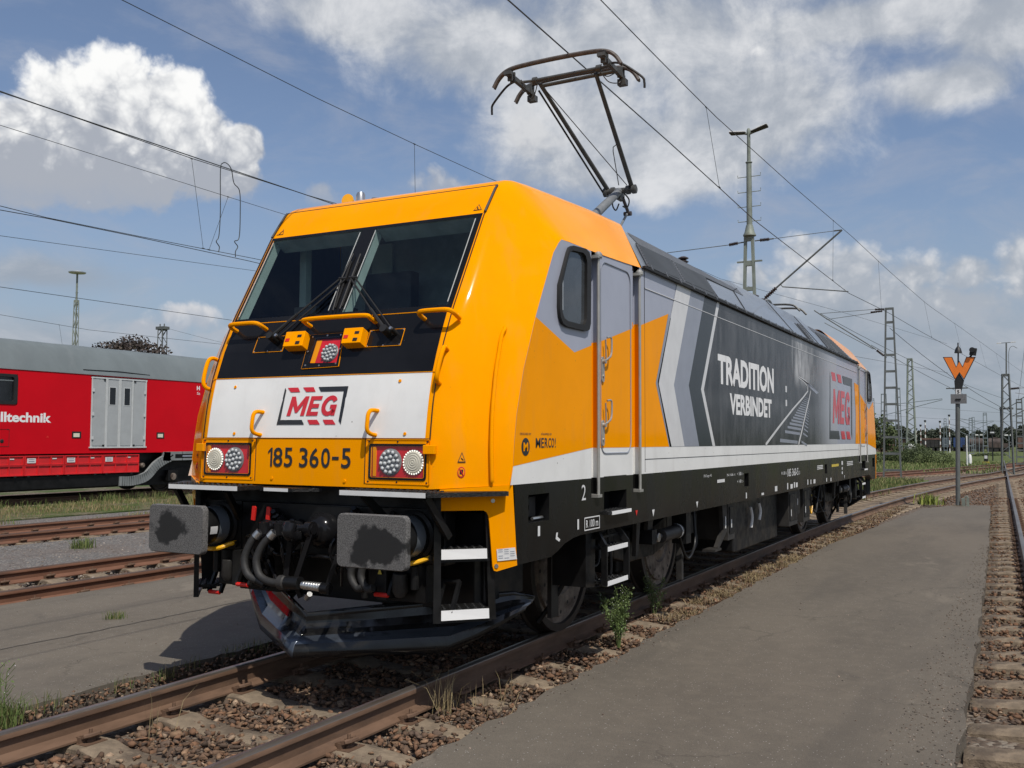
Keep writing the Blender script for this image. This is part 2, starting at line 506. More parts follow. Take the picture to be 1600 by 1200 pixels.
def mat_stony(name, cols, scale=28, bump=1.0, patch=None):
    """bed of broken stone: voronoi cells each of its own colour, mortarless joints in bump"""
    m = bpy.data.materials.new(name)
    m.use_nodes = True
    t = NT(m.node_tree)
    b = t.n['Principled BSDF']
    tc = t.node('ShaderNodeTexCoord')
    p = tc.outputs['Object']
    v = t.node('ShaderNodeTexVoronoi')
    v.inputs['Scale'].default_value = scale
    t.put(v.inputs['Vector'], t.vmath('ADD', p, t.vmath('MULTIPLY', t.noise(p, 30, 2, out=1), (.03, .03, .03))))
    sc = t.node('ShaderNodeSeparateColor')
    t.put(sc.inputs[0], v.outputs['Color'])
    c = t.mix(sc.outputs[0], cols[0], cols[1])
    c = t.mix(t.step(sc.outputs[1], .72, .8), c, cols[2])
    c = t.mix(t.step(t.noise(p, .7, 6, .6), .4, .65), c, t.mix(.5, c, cols[3]))
    if patch:
        c = t.mix(t.step(t.noise(p, patch[1], 7, .65), patch[2], patch[3]), c, patch[0])
    t.put(b.inputs['Base Color'], c)
    b.inputs['Roughness'].default_value = .9
    b.inputs['Specular IOR Level'].default_value = .2
    bn = t.node('ShaderNodeBump')
    bn.inputs['Strength'].default_value = bump
    bn.inputs['Distance'].default_value = .02
    t.put(bn.inputs['Height'], t.math('SUBTRACT', 1.0, v.outputs['Distance']))
    t.put(b.inputs['Normal'], bn.outputs[0])
    MATS[name] = m


mat_stony('ground_bed', ((.075, .058, .045), (.15, .112, .084), (.21, .18, .145), (.115, .075, .052)), 24)
mat_stony('grey_gravel', ((.10, .097, .092), (.16, .152, .142), (.24, .228, .21), (.15, .12, .10)), 40, .7)
mat_stony('soil_grass', ((.09, .085, .05), (.15, .13, .085), (.19, .17, .12), (.07, .085, .03)), 14, .6, ((.055, .085, .022), .9, .42, .58))
mat_stony('meadow', ((.075, .105, .028), (.10, .125, .036), (.15, .145, .06), (.055, .085, .02)), 5, .4, ((.13, .12, .06), .35, .55, .68))


def mat_attr(name, rough=.9, bump=0.0):
    """colour comes from the per-stone / per-blade attribute 'tone'"""
    m = bpy.data.materials.new(name)
    m.use_nodes = True
    t = NT(m.node_tree)
    b = t.n['Principled BSDF']
    a = t.node('ShaderNodeAttribute', attribute_name='tone')
    tc = t.node('ShaderNodeTexCoord')
    n = t.noise(tc.outputs['Object'], 45, 4, .65)
    t.put(b.inputs['Base Color'], t.mix(t.step(n, .3, .7), t.mix(.35, a.outputs['Color'], (.03, .024, .02)), a.outputs['Color']))
    b.inputs['Roughness'].default_value = rough
    b.inputs['Specular IOR Level'].default_value = .25
    if bump:
        bn = t.node('ShaderNodeBump')
        bn.inputs['Strength'].default_value = bump
        bn.inputs['Distance'].default_value = .005
        t.put(bn.inputs['Height'], n)
        t.put(b.inputs['Normal'], bn.outputs[0])
    MATS[name] = m


mat_attr('broken_stone', .9, .6)
mat_attr('blade', .75)


def mat_rail():
    for name, c1, c2, c3 in (('rail_rust', (.10, .056, .032), (.155, .090, .055), (.062, .040, .028)), ('rail_rust_bright', (.135, .060, .034), (.18, .085, .05), (.08, .046, .034))):
        m = bpy.data.materials.new(name)
        m.use_nodes = True
        t = NT(m.node_tree)
        b = t.n['Principled BSDF']
        tc = t.node('ShaderNodeTexCoord')
        v = t.vmath('MULTIPLY', tc.outputs['Object'], (1, .25, 1))
        c = t.mix(t.step(t.noise(v, 7, 7, .65), .35, .65), c1, c2)
        c = t.mix(t.step(t.noise(v, 3, 8, .7), .5, .7), c, c3)
        t.put(b.inputs['Base Color'], c)
        b.inputs['Roughness'].default_value = .75
        bn = t.node('ShaderNodeBump')
        bn.inputs['Strength'].default_value = .25
        bn.inputs['Distance'].default_value = .004
        t.put(bn.inputs['Height'], t.noise(tc.outputs['Object'], 90, 4, .7))
        t.put(b.inputs['Normal'], bn.outputs[0])
        MATS[name] = m


mat_rail()
pm('rail_shine', (.21, .185, .16), .38, .7, var=.15, scale=5, stretch=(1, .2, 1), col2=(.13, .095, .07), c2=(.45, .7), s2=4)
pm('rail_dull', (.13, .085, .06), .5, .5, var=.2, scale=5, stretch=(1, .2, 1))

# ---------------------------------------------------------------- mesh helpers
def V(*a):
    return Vector(a)


class MB:
    """collects shapes (world coordinates, or local ones for shared meshes) and links them as ONE mesh object"""
    def __init__(self, mat=None):
        self.v, self.f, self.fm, self.mats = [], [], [], []
        self.cur = 0
        self.attr = None
        if mat:
            self.m(mat)

    def m(self, name):
        if name not in self.mats:
            self.mats.append(name)
        self.cur = self.mats.index(name)
        return self

    def add(self, vs, fs):
        b = len(self.v)
        self.v += [tuple(x) for x in vs]
        for f in fs:
            self.f.append([b + i for i in f])
            self.fm.append(self.cur)
        return self

    def poly(self, pts):
        return self.add(pts, [list(range(len(pts)))])

    def box(self, x0, x1, y0, y1, z0, z1):
        vs = [(x, y, z) for z in (z0, z1) for y in (y0, y1) for x in (x0, x1)]
        return self.add(vs, [(0, 2, 3, 1), (4, 5, 7, 6), (0, 1, 5, 4), (2, 6, 7, 3), (0, 4, 6, 2), (1, 3, 7, 5)])

    def obox(self, c, ex, ey, ez, hx, hy, hz):
        c, ex, ey, ez = Vector(c), Vector(ex), Vector(ey), Vector(ez)
        vs = [c + ex * (sx * hx) + ey * (sy * hy) + ez * (sz * hz) for sz in (-1, 1) for sy in (-1, 1) for sx in (-1, 1)]
        return self.add(vs, [(0, 2, 3, 1), (4, 5, 7, 6), (0, 1, 5, 4), (2, 6, 7, 3), (0, 4, 6, 2), (1, 3, 7, 5)])

    def bar(self, a, b, w, h=None, up=(0, 0, 1)):
        a, b = Vector(a), Vector(b)
        d = (b - a)
        L = d.length
        d.normalize()
        s = d.cross(Vector(up))
        if s.length < 1e-4:
            s = d.cross(Vector((1, 0, 0)))
        s.normalize()
        u = s.cross(d)
        return self.obox((a + b) / 2, s, d, u, w / 2, L / 2, (h or w) / 2)

    def tube(self, path, r, seg=8, caps=True, r2=None):
        P = [Vector(p) for p in path]
        n = len(P)
        if n < 2:
            return self
        T = []
        for i in range(n):
            t = (P[min(i + 1, n - 1)] - P[max(i - 1, 0)])
            T.append(t.normalized() if t.length > 1e-9 else Vector((0, 0, 1)))
        u = T[0].orthogonal().normalized()
        vs, fs = [], []
        for i in range(n):
            u = (u - T[i] * u.dot(T[i])).normalized()
            w = T[i].cross(u)
            rr = r if r2 is None else r + (r2 - r) * i / (n - 1)
            for k in range(seg):
                a = 2 * math.pi * k / seg
                vs.append(P[i] + (u * math.cos(a) + w * math.sin(a)) * rr)
        for i in range(n - 1):
            for k in range(seg):
                k2 = (k + 1) % seg
                fs.append((i * seg + k, i * seg + k2, (i + 1) * seg + k2, (i + 1) * seg + k))
        if caps:
            fs.append(tuple(range(seg - 1, -1, -1)))
            fs.append(tuple((n - 1) * seg + k for k in range(seg)))
        return self.add(vs, fs)

    def lathe(self, a, d, prof, seg=20):
        """prof: [(distance along d, radius)]"""
        a, d = Vector(a), Vector(d).normalized()
        u = d.orthogonal().normalized()
        w = d.cross(u)
        vs, fs = [], []
        for s, r in prof:
            for k in range(seg):
                an = 2 * math.pi * k / seg
                vs.append(a + d * s + (u * math.cos(an) + w * math.sin(an)) * r)
        for i in range(len(prof) - 1):
            for k in range(seg):
                k2 = (k + 1) % seg
                fs.append((i * seg + k, i * seg + k2, (i + 1) * seg + k2, (i + 1) * seg + k))
        fs.append(tuple(range(seg - 1, -1, -1)))
        fs.append(tuple((len(prof) - 1) * seg + k for k in range(seg)))
        return self.add(vs, fs)

    def cyl(self, a, b, r, r2=None, seg=16):
        a, b = Vector(a), Vector(b)
        return self.lathe(a, b - a, [(0, r), ((b - a).length, r if r2 is None else r2)], seg)

    def ball(self, c, r, seg=10, rings=6):
        c = Vector(c)
        return self.lathe(c, (0, 0, 1), [(-math.cos(math.pi * i / rings) * r, max(1e-4, math.sin(math.pi * i / rings) * r)) for i in range(rings + 1)], seg)

    def slab(self, pts, off):
        """polygon (3-D points, planar) given thickness along the vector off"""
        off = Vector(off)
        P = [Vector(p) for p in pts]
        n = len(P)
        self.add(P + [p + off for p in P], [tuple(range(n - 1, -1, -1)), tuple(range(n, 2 * n))] + [(i, (i + 1) % n, n + (i + 1) % n, n + i) for i in range(n)])
        return self

    def grid(self, rows, closed=False, flip=False):
        n, mlen = len(rows), len(rows[0])
        fs = []
        for i in range(n - 1):
            for j in range(mlen - 1):
                q = (i * mlen + j, i * mlen + j + 1, (i + 1) * mlen + j + 1, (i + 1) * mlen + j)
                fs.append(q[::-1] if flip else q)
        return self.add([p for r in rows for p in r], fs)

    def sweep(self, prof, path, mats=None):
        """prof [(side, z)] closed loop, swept along plan path [(x, y)] (or (x,y,z))"""
        n = len(path)
        vs, k = [], len(prof)
        for i in range(n):
            a, b = path[max(0, i - 1)], path[min(n - 1, i + 1)]
            t = Vector((b[0] - a[0], b[1] - a[1]))
            t.normalize()
            s = Vector((t.y, -t.x))
            z0 = path[i][2] if len(path[i]) > 2 else 0
            for ps, pz in prof:
                vs.append((path[i][0] + s.x * ps, path[i][1] + s.y * ps, z0 + pz))
        b0 = len(self.v)
        self.v += vs
        for j in range(k):
            j2 = (j + 1) % k
            if mats:
                self.m(mats[j])
            for i in range(n - 1):
                self.f.append([b0 + i * k + j, b0 + i * k + j2, b0 + (i + 1) * k + j2, b0 + (i + 1) * k + j])
                self.fm.append(self.cur)
        for e in (0, n - 1):
            self.f.append([b0 + e * k + j for j in range(k)])
            self.fm.append(self.cur)
        return self

    def text(self, s, quad, off=.0, bold=0.0, shear=0.0, natural=None, depth=0):
        """letters mapped on the quad (bottom-left, bottom-right, top-right, top-left), raised by the vector off"""
        vs, fs = letters(s, bold, shear)
        q = [Vector(p) for p in quad]
        o = Vector(off) if off else Vector((0, 0, 0))
        out = []
        for u, w in vs:
            a = q[0].lerp(q[1], u)
            b = q[3].lerp(q[2], u)
            out.append(a.lerp(b, w) + o)
        return self.add(out, fs)

    def build(self, name, parent=None, bevel=0.0, angle=38, local=False, recalc=True, blot=None):
        me = bpy.data.meshes.new(name)
        base = Vector((0, 0, 0))
        if parent is not None and not local:
            p = parent
            while p is not None:
                base += p.location
                p = p.parent
        vs = self.v if base.length == 0 else [(x - base.x, y - base.y, z - base.z) for x, y, z in self.v]
        me.from_pydata(vs, [], self.f)
        for mn in self.mats:
            me.materials.append(MATS[mn])
        me.polygons.foreach_set('material_index', self.fm)
        if recalc:
            bm = bmesh.new()
            bm.from_mesh(me)
            bmesh.ops.recalc_face_normals(bm, faces=bm.faces)
            bm.to_mesh(me)
            bm.free()
        me.polygons.foreach_set('use_smooth', [True] * len(me.polygons))
        me.set_sharp_from_angle(angle=math.radians(angle))
        me.update()
        o = bpy.data.objects.new(name, me)
        COL.objects.link(o)
        if parent is not None:
            o.parent = parent
        if bevel:
            b = o.modifiers.new('bevel', 'BEVEL')
            b.width = bevel
            b.segments = 2
            b.limit_method = 'ANGLE'
            b.angle_limit = math.radians(40)
            b.harden_normals = True
        return o


_LET = {}


def letters(s, bold=0.0, shear=0.0):
    key = (s, bold, shear)
    if key not in _LET:
        c = bpy.data.curves.new('lettering', 'FONT')
        c.body = s
        c.offset = bold
        c.shear = shear
        c.resolution_u = 3
        c.fill_mode = 'FRONT'
        o = bpy.data.objects.new('lettering', c)
        me = bpy.data.meshes.new_from_object(o)
        vs = [(v.co.x, v.co.y) for v in me.vertices]
        fs = [tuple(p.vertices) for p in me.polygons]
        x0, x1 = min(v[0] for v in vs), max(v[0] for v in vs)
        y0, y1 = min(v[1] for v in vs), max(v[1] for v in vs)
        _LET[key] = ([((x - x0) / (x1 - x0), (y - y0) / (y1 - y0)) for x, y in vs], fs)
        bpy.data.objects.remove(o)
        bpy.data.curves.remove(c)
        bpy.data.meshes.remove(me)
    return _LET[key]


def tag(o, label, cat, group=None):
    o['label'] = label
    o['category'] = cat
    if group:
        o['group'] = group
    return o


def thing(name, label, cat, loc=(0, 0, 0), group=None):
    o = bpy.data.objects.new(name, None)
    o.empty_display_size = .3
    o.location = loc
    COL.objects.link(o)
    return tag(o, label, cat, group)


def kind(o, k):
    o['kind'] = k
    return o


def copy_tree(o, parent=None):
    c = o.copy()
    COL.objects.link(c)
    c.parent = parent
    for ch in list(o.children):
        copy_tree(ch, c)
    return c


def bez(pts, n=8):
    """smooth path through points (Catmull-Rom)"""
    P = [Vector(p) for p in pts]
    P = [P[0] * 2 - P[1]] + P + [P[-1] * 2 - P[-2]]
    out = []
    for i in range(1, len(P) - 2):
        for k in range(n):
            t = k / n
            out.append(.5 * ((2 * P[i]) + (P[i + 1] - P[i - 1]) * t + (2 * P[i - 1] - 5 * P[i] + 4 * P[i + 1] - P[i + 2]) * t * t + (3 * P[i] - P[i - 1] - 3 * P[i + 1] + P[i + 2]) * t ** 3))
    out.append(P[-2])
    return out


def rrect(cu, cv, hu, hv, r, n=4):
    out = []
    for sx, sy, a0 in ((1, 1, 0), (-1, 1, 90), (-1, -1, 180), (1, -1, 270)):
        for k in range(n + 1):
            a = math.radians(a0 + 90 * k / n)
            out.append((cu + sx * (hu - r) + r * math.cos(a), cv + sy * (hv - r) + r * math.sin(a)))
    return out


def clip_y(pts, lo, hi):
    """clip a (y, z) polygon to lo <= y <= hi"""
    for lim, sgn in ((lo, 1), (hi, -1)):
        out = []
        n = len(pts)
        for i in range(n):
            a, b = pts[i], pts[(i + 1) % n]
            ia, ib = (a[0] - lim) * sgn >= 0, (b[0] - lim) * sgn >= 0
            if ia:
                out.append(a)
            if ia != ib:
                t = (lim - a[0]) / (b[0] - a[0])
                out.append((lim, a[1] + (b[1] - a[1]) * t))
        pts = out
        if len(pts) < 3:
            return []
    return pts


# ---------------------------------------------------------------- setting: ground, pavements, tracks
def t1(y):
    if y < 12:
        return 0.0
    if y < 52:
        return (y - 12) ** 2 / 480
    return 40 ** 2 / 480 + (y - 52) * (40 / 240) * .55


def t2(y):
    if y < 14:
        return -6.3
    if y < 55:
        return -6.3 + (y - 14) ** 2 / 300
    return -6.3 + 41 ** 2 / 300 + (y - 55) * .19


def t3(y):
    return -12.2


def t4(y):
    return -21.05


def t5(y):
    return 5.5 - .0243 * y


def yrange(a, b, st):
    return [a + st * i for i in range(int((b - a) / st) + 1)]


def make_ground():
    mb = MB('ground_bed')
    mb.poly([(-26, -40, -.235), (9, -40, -.235), (9, 120, -.235), (-26, 120, -.235)])
    mb.m('soil_grass').poly([(-1500, -1500, -.30), (1500, -1500, -.30), (1500, 2500, -.30), (-1500, 2500, -.30)])
    kind(mb.build('ground', recalc=False), 'structure')

    def sheet(name, mat, pts, z, zb=-.3):
        m2 = MB(mat)
        m2.slab([(x, y, zb) for x, y in pts], (0, 0, z - zb))
        return kind(m2.build(name), 'structure')
    r = random.Random(3)

    def edge(x0, y0, x1, y1, n, amp):
        return [(x0 + (x1 - x0) * i / n + r.uniform(-amp, amp), y0 + (y1 - y0) * i / n) for i in range(n + 1)]
    right = edge(1.46, -9, 1.42, 13, 150, .035) + edge(1.46, 13.4, 1.98, 23.2, 25, .02) + [(2.6, 25.2), (3.5, 25.7)] + edge(3.55, 25.4, 3.87, 14.2, 30, .02) + edge(3.88, 14, 4.1, 5, 40, .02) + edge(4.1, 4.9, 4.32, -9, 60, .03)
    sheet('pavement_right', 'asphalt', right, -.115)
    left = edge(-1.50, -9, -1.50, 22, 220, .035) + edge(-5.33, 22, -5.33, -9, 110, .03)
    pl = sheet('pavement_left', 'asphalt_left', left, -.115)
    # the worn seam along the left strip, a sealed joint
    cr = random.Random(9)
    path = [(-3.30 + .05 * math.sin(y * .7) - .0 * (y + 2) + cr.uniform(-.015, .015), y) for y in yrange(-3, 9, .12)]
    ms = MB('seam')
    for (xa, ya), (xb, yb) in zip(path[:-1], path[1:]):
        ms.poly([(xa - .012, ya, -.111), (xa + .012, ya, -.111), (xb + .012, yb, -.111), (xb - .012, yb, -.111)])
    kind(ms.build('pavement_seam', recalc=False), 'structure')
    sheet('gravel_path', 'grey_gravel', [(-11.0, -30), (-7.75, -30), (-7.75, 26), (-11.0, 26)], -.165)
    sheet('gravel_verge', 'grey_gravel', [(-15.4, -30), (-13.4, -30), (-13.4, 40), (-15.4, 40)], -.15)
    sheet('grass_verge', 'soil_grass', [(-19.2, -30), (-15.4, -30), (-15.4, 60), (-19.2, 60)], -.12)
    far = [(-60, 53), (-9.5, 53), (-4.5, 57), (0, 66), (6, 84), (13, 110), (60, 110), (60, 420), (-60, 420)]
    sheet('meadow', 'meadow', far, -.20)
    sheet('grass_wedge', 'meadow', [(-2.6, 26), (-1.1, 26), (-.55, 32), (.1, 38), (.4, 43), (.2, 46), (-1.4, 40), (-2.6, 34)], -.19)
    # raised far meadow: slight bank at the back
    mb = MB('meadow')
    rows = []
    for i in range(8):
        yy = 84 + i * 6
        rows.append([(-70 + j * 10, yy, -.21 + (.55 + .25 * math.sin(j * 1.7)) * math.sin(math.pi * min(1, i / 4) / 2)) for j in range(9)])
    kind(mb.grid(rows).build('terrain', recalc=False), 'structure')


make_ground()

RAILP = [(-.075, -.172), (.075, -.172), (.075, -.160), (.030, -.143), (.011, -.128), (.009, -.052), (.035, -.040), (.036, -.010), (.026, 0.0), (-.026, 0.0), (-.036, -.010), (-.035, -.040), (-.009, -.052), (-.011, -.128), (-.030, -.143), (-.075, -.160)]


def rail_mats(rust, top):
    ms = [rust] * 16
    ms[8] = top
    ms[7] = top
    ms[9] = top
    return ms


def sleeper_mesh():
    """concrete sleeper, low in the middle, sloping to its ends; local coordinates, along x"""
    mb = MB('concrete')
    rows = []
    for x, zt, hw in ((-1.30, -.215, .11), (-1.27, -.195, .12), (-.95, -.172, .13), (-.55, -.172, .13), (-.42, -.20, .12), (0, -.215, .11), (.42, -.20, .12), (.55, -.172, .13), (.95, -.172, .13), (1.27, -.195, .12), (1.30, -.215, .11)):
        rows.append([(x, -hw - .03, -.36), (x, -hw, zt - .012), (x, -hw + .02, zt), (x, hw - .02, zt), (x, hw, zt - .012), (x, hw + .03, -.36)])
    mb.grid(rows)
    return mb


def clip_mesh():
    """rail fastening: base rib plate, clamp either side, bolt with nut; local to the rail centre"""
    mb = MB('rail_rust')
    mb.box(-.17, .17, -.08, .08, -.185, -.168)
    for s in (-1, 1):
        mb.box(s * .085 - .012, s * .085 + .012, -.07, .07, -.17, -.13)
        mb.bar((s * .05, -.045, -.148), (s * .12, -.045, -.125), .03, .022)
        mb.bar((s * .05, .045, -.148), (s * .12, .045, -.125), .03, .022)
        mb.tube([(s * .12, -.055, -.125), (s * .145, -.03, -.12), (s * .145, .03, -.12), (s * .12, .055, -.125)], .014, 6)
        mb.lathe((s * .108, 0, -.165), (0, 0, 1), [(0, .03), (.012, .03), (.013, .022), (.045, .022), (.046, .011), (.075, .011)], 6)
    return mb


def make_track(name, label, fx, ys, sleepers, rust='rail_rust', top='rail_shine', clips=(0, 0), dz=0.0, gauge=.7525):
    t = thing(name, label, 'railway track', (fx(ys[0]), ys[0], dz), 'tracks of the yard')
    for s in (-1, 1):
        path = []
        for y in ys:
            e = .05
            dx = (fx(y + e) - fx(y - e)) / (2 * e)
            L = math.hypot(1, dx)
            path.append((fx(y) + s * gauge / L, y - s * gauge * dx / L, dz))
        MB(rust).sweep(RAILP, path, rail_mats(rust, top)).build('rail', t, angle=50)
    sl = None
    base = Vector(t.location)
    for i, y in enumerate(sleepers):
        dx = (fx(y + .05) - fx(y - .05)) / .1
        if sl is None:
            sl = sleeper_mesh().build('sleeper', t, local=True)
            o = sl
        else:
            o = bpy.data.objects.new('sleeper', sl.data)
            COL.objects.link(o)
            o.parent = t
        o.location = Vector((fx(y), y, dz + random.uniform(-.012, .012))) - base
        o.rotation_euler = (0, random.uniform(-.008, .008), -math.atan(dx) + random.uniform(-.012, .012))
        if clips[0] <= y <= clips[1]:
            for s in (-1, 1):
                if make_track.clip is None:
                    c = clip_mesh().build('rail_clip', o, local=True)
                    make_track.clip = c.data
                else:
                    c = bpy.data.objects.new('rail_clip', make_track.clip)
                    COL.objects.link(c)
                    c.parent = o
                c.location = (s * gauge, 0, 0)
    return t


make_track.clip = None


T1S = yrange(-2.18, 54, .665)
make_track('railway_track', 'track with shiny rail tops under the orange locomotive', t1, yrange(-9, 90, 1.5), T1S, clips=(-3, 14))
make_track('railway_track', 'rusty track beside the left asphalt strip, nearest the locomotive', t2, yrange(-9, 130, 1.5), yrange(-.4, 12, .65) + yrange(42, 90, .65), 'rail_rust_bright', 'rail_dull', clips=(0, 9))
make_track('railway_track', 'rusty track beyond the gravel path, between it and the red train', t3, yrange(-9, 60, 3), yrange(1, 22, .65), 'rail_rust_bright', 'rail_dull', clips=(3, 12))
make_track('railway_track', 'track under the red work train', t4, yrange(-20, 60, 4), yrange(4, 26, .65), 'rail_rust', 'rail_dull')
make_track('railway_track', 'track at the right edge of the photo beside the asphalt platform', t5, yrange(-9, 150, 2), yrange(-1.6, 62, .65), 'rail_rust', 'rail_shine', clips=(2, 30))


# ---------------------------------------------------------------- loose stone
def ico(sub):
    bm = bmesh.new()
    bmesh.ops.create_icosphere(bm, subdivisions=sub, radius=1)
    v = np.array([x.co[:] for x in bm.verts])
    f = np.array([[q.index for q in p.verts] for p in bm.faces])
    bm.free()
    return v, f


def np_mesh(name, vs, fs, tones, mat, per, label=None, k='stuff', smooth=False):
    """big triangle mesh from numpy; tones: one colour per stone / blade of `per` vertices"""
    me = bpy.data.meshes.new(name)
    me.vertices.add(len(vs))
    me.vertices.foreach_set('co', vs.astype(np.float32).ravel())
    nl = fs.size
    me.loops.add(nl)
    me.loops.foreach_set('vertex_index', fs.astype(np.int32).ravel())
    me.polygons.add(len(fs))
    w = fs.shape[1]
    me.polygons.foreach_set('loop_start', np.arange(0, nl, w, dtype=np.int32))
    me.polygons.foreach_set('loop_total', np.full(len(fs), w, dtype=np.int32))
    me.materials.append(MATS[mat])
    me.update(calc_edges=True)
    if tones is not None:
        at = me.attributes.new('tone', 'FLOAT_COLOR', 'POINT')
        c = np.ones((len(vs), 4), np.float32)
        c[:, :3] = np.repeat(tones, per, axis=0)
        at.data.foreach_set('color', c.ravel())
    if smooth:
        me.polygons.foreach_set('use_smooth', np.ones(len(fs), bool))
    o = bpy.data.objects.new(name, me)
    COL.objects.link(o)
    if k:
        o['kind'] = k
    if label:
        o['label'] = label
    return o


def stones(name, label, P, size, cols, weights, sub=1, flat=.65, zs=None):
    """P: (n,3) positions; size: (n,) radii"""
    n = len(P)
    V0, F0 = ico(sub)
    nv = 24
    variants = []
    for k in range(nv):
        d = V0 * (1 + rng.normal(0, .13, (len(V0), 1)))
        # break flat faces off the pebble so that it reads as crushed stone
        for c in range(9):
            ax = rng.normal(size=3)
            ax /= np.linalg.norm(ax)
            h = rng.uniform(.26, .66)
            s = d @ ax
            d = d - np.outer(np.clip(s - h, 0, None), ax)
        variants.append(d)
    variants = np.array(variants)
    vi = rng.integers(0, nv, n)
    sc = np.stack([rng.uniform(.75, 1.7, n), rng.uniform(.7, 1.3, n), rng.uniform(.5, 1.05, n)], 1) * size[:, None]
    a = rng.uniform(0, 2 * np.pi, n)
    tl = rng.normal(0, .35, (n, 2))
    vs = variants[vi] * sc[:, None, :]
    ca, sa = np.cos(a)[:, None], np.sin(a)[:, None]
    x, y, z = vs[..., 0], vs[..., 1], vs[..., 2]
    y, z = y * np.cos(tl[:, :1]) - z * np.sin(tl[:, :1]), y * np.sin(tl[:, :1]) + z * np.cos(tl[:, :1])
    x, y = x * ca - y * sa, x * sa + y * ca
    vs = np.stack([x, y, z], -1) + P[:, None, :]
    fs = F0[None] + (np.arange(n) * len(V0))[:, None, None]
    cols = np.array(cols)
    ci = rng.choice(len(cols), n, p=np.array(weights) / sum(weights))
    tones = cols[ci] * rng.uniform(.72, 1.3, (n, 1)) * np.array([1.12, 1.0, .90])
    return np_mesh(name, vs.reshape(-1, 3), fs.reshape(-1, 3), tones, 'broken_stone', len(V0), label)


STONE = [(.175, .108, .070), (.13, .090, .064), (.22, .155, .105), (.11, .085, .068), (.30, .24, .18), (.075, .058, .047)]
SW = [4, 4, 2, 3, .8, 2]


def scatter(x0, x1, y0, y1, dens, keep=None):
    n = int((x1 - x0) * (y1 - y0) * dens)
    p = np.stack([rng.uniform(x0, x1, n), rng.uniform(y0, y1, n)], 1)
    if keep is not None:
        p = p[keep(p)]
    return p


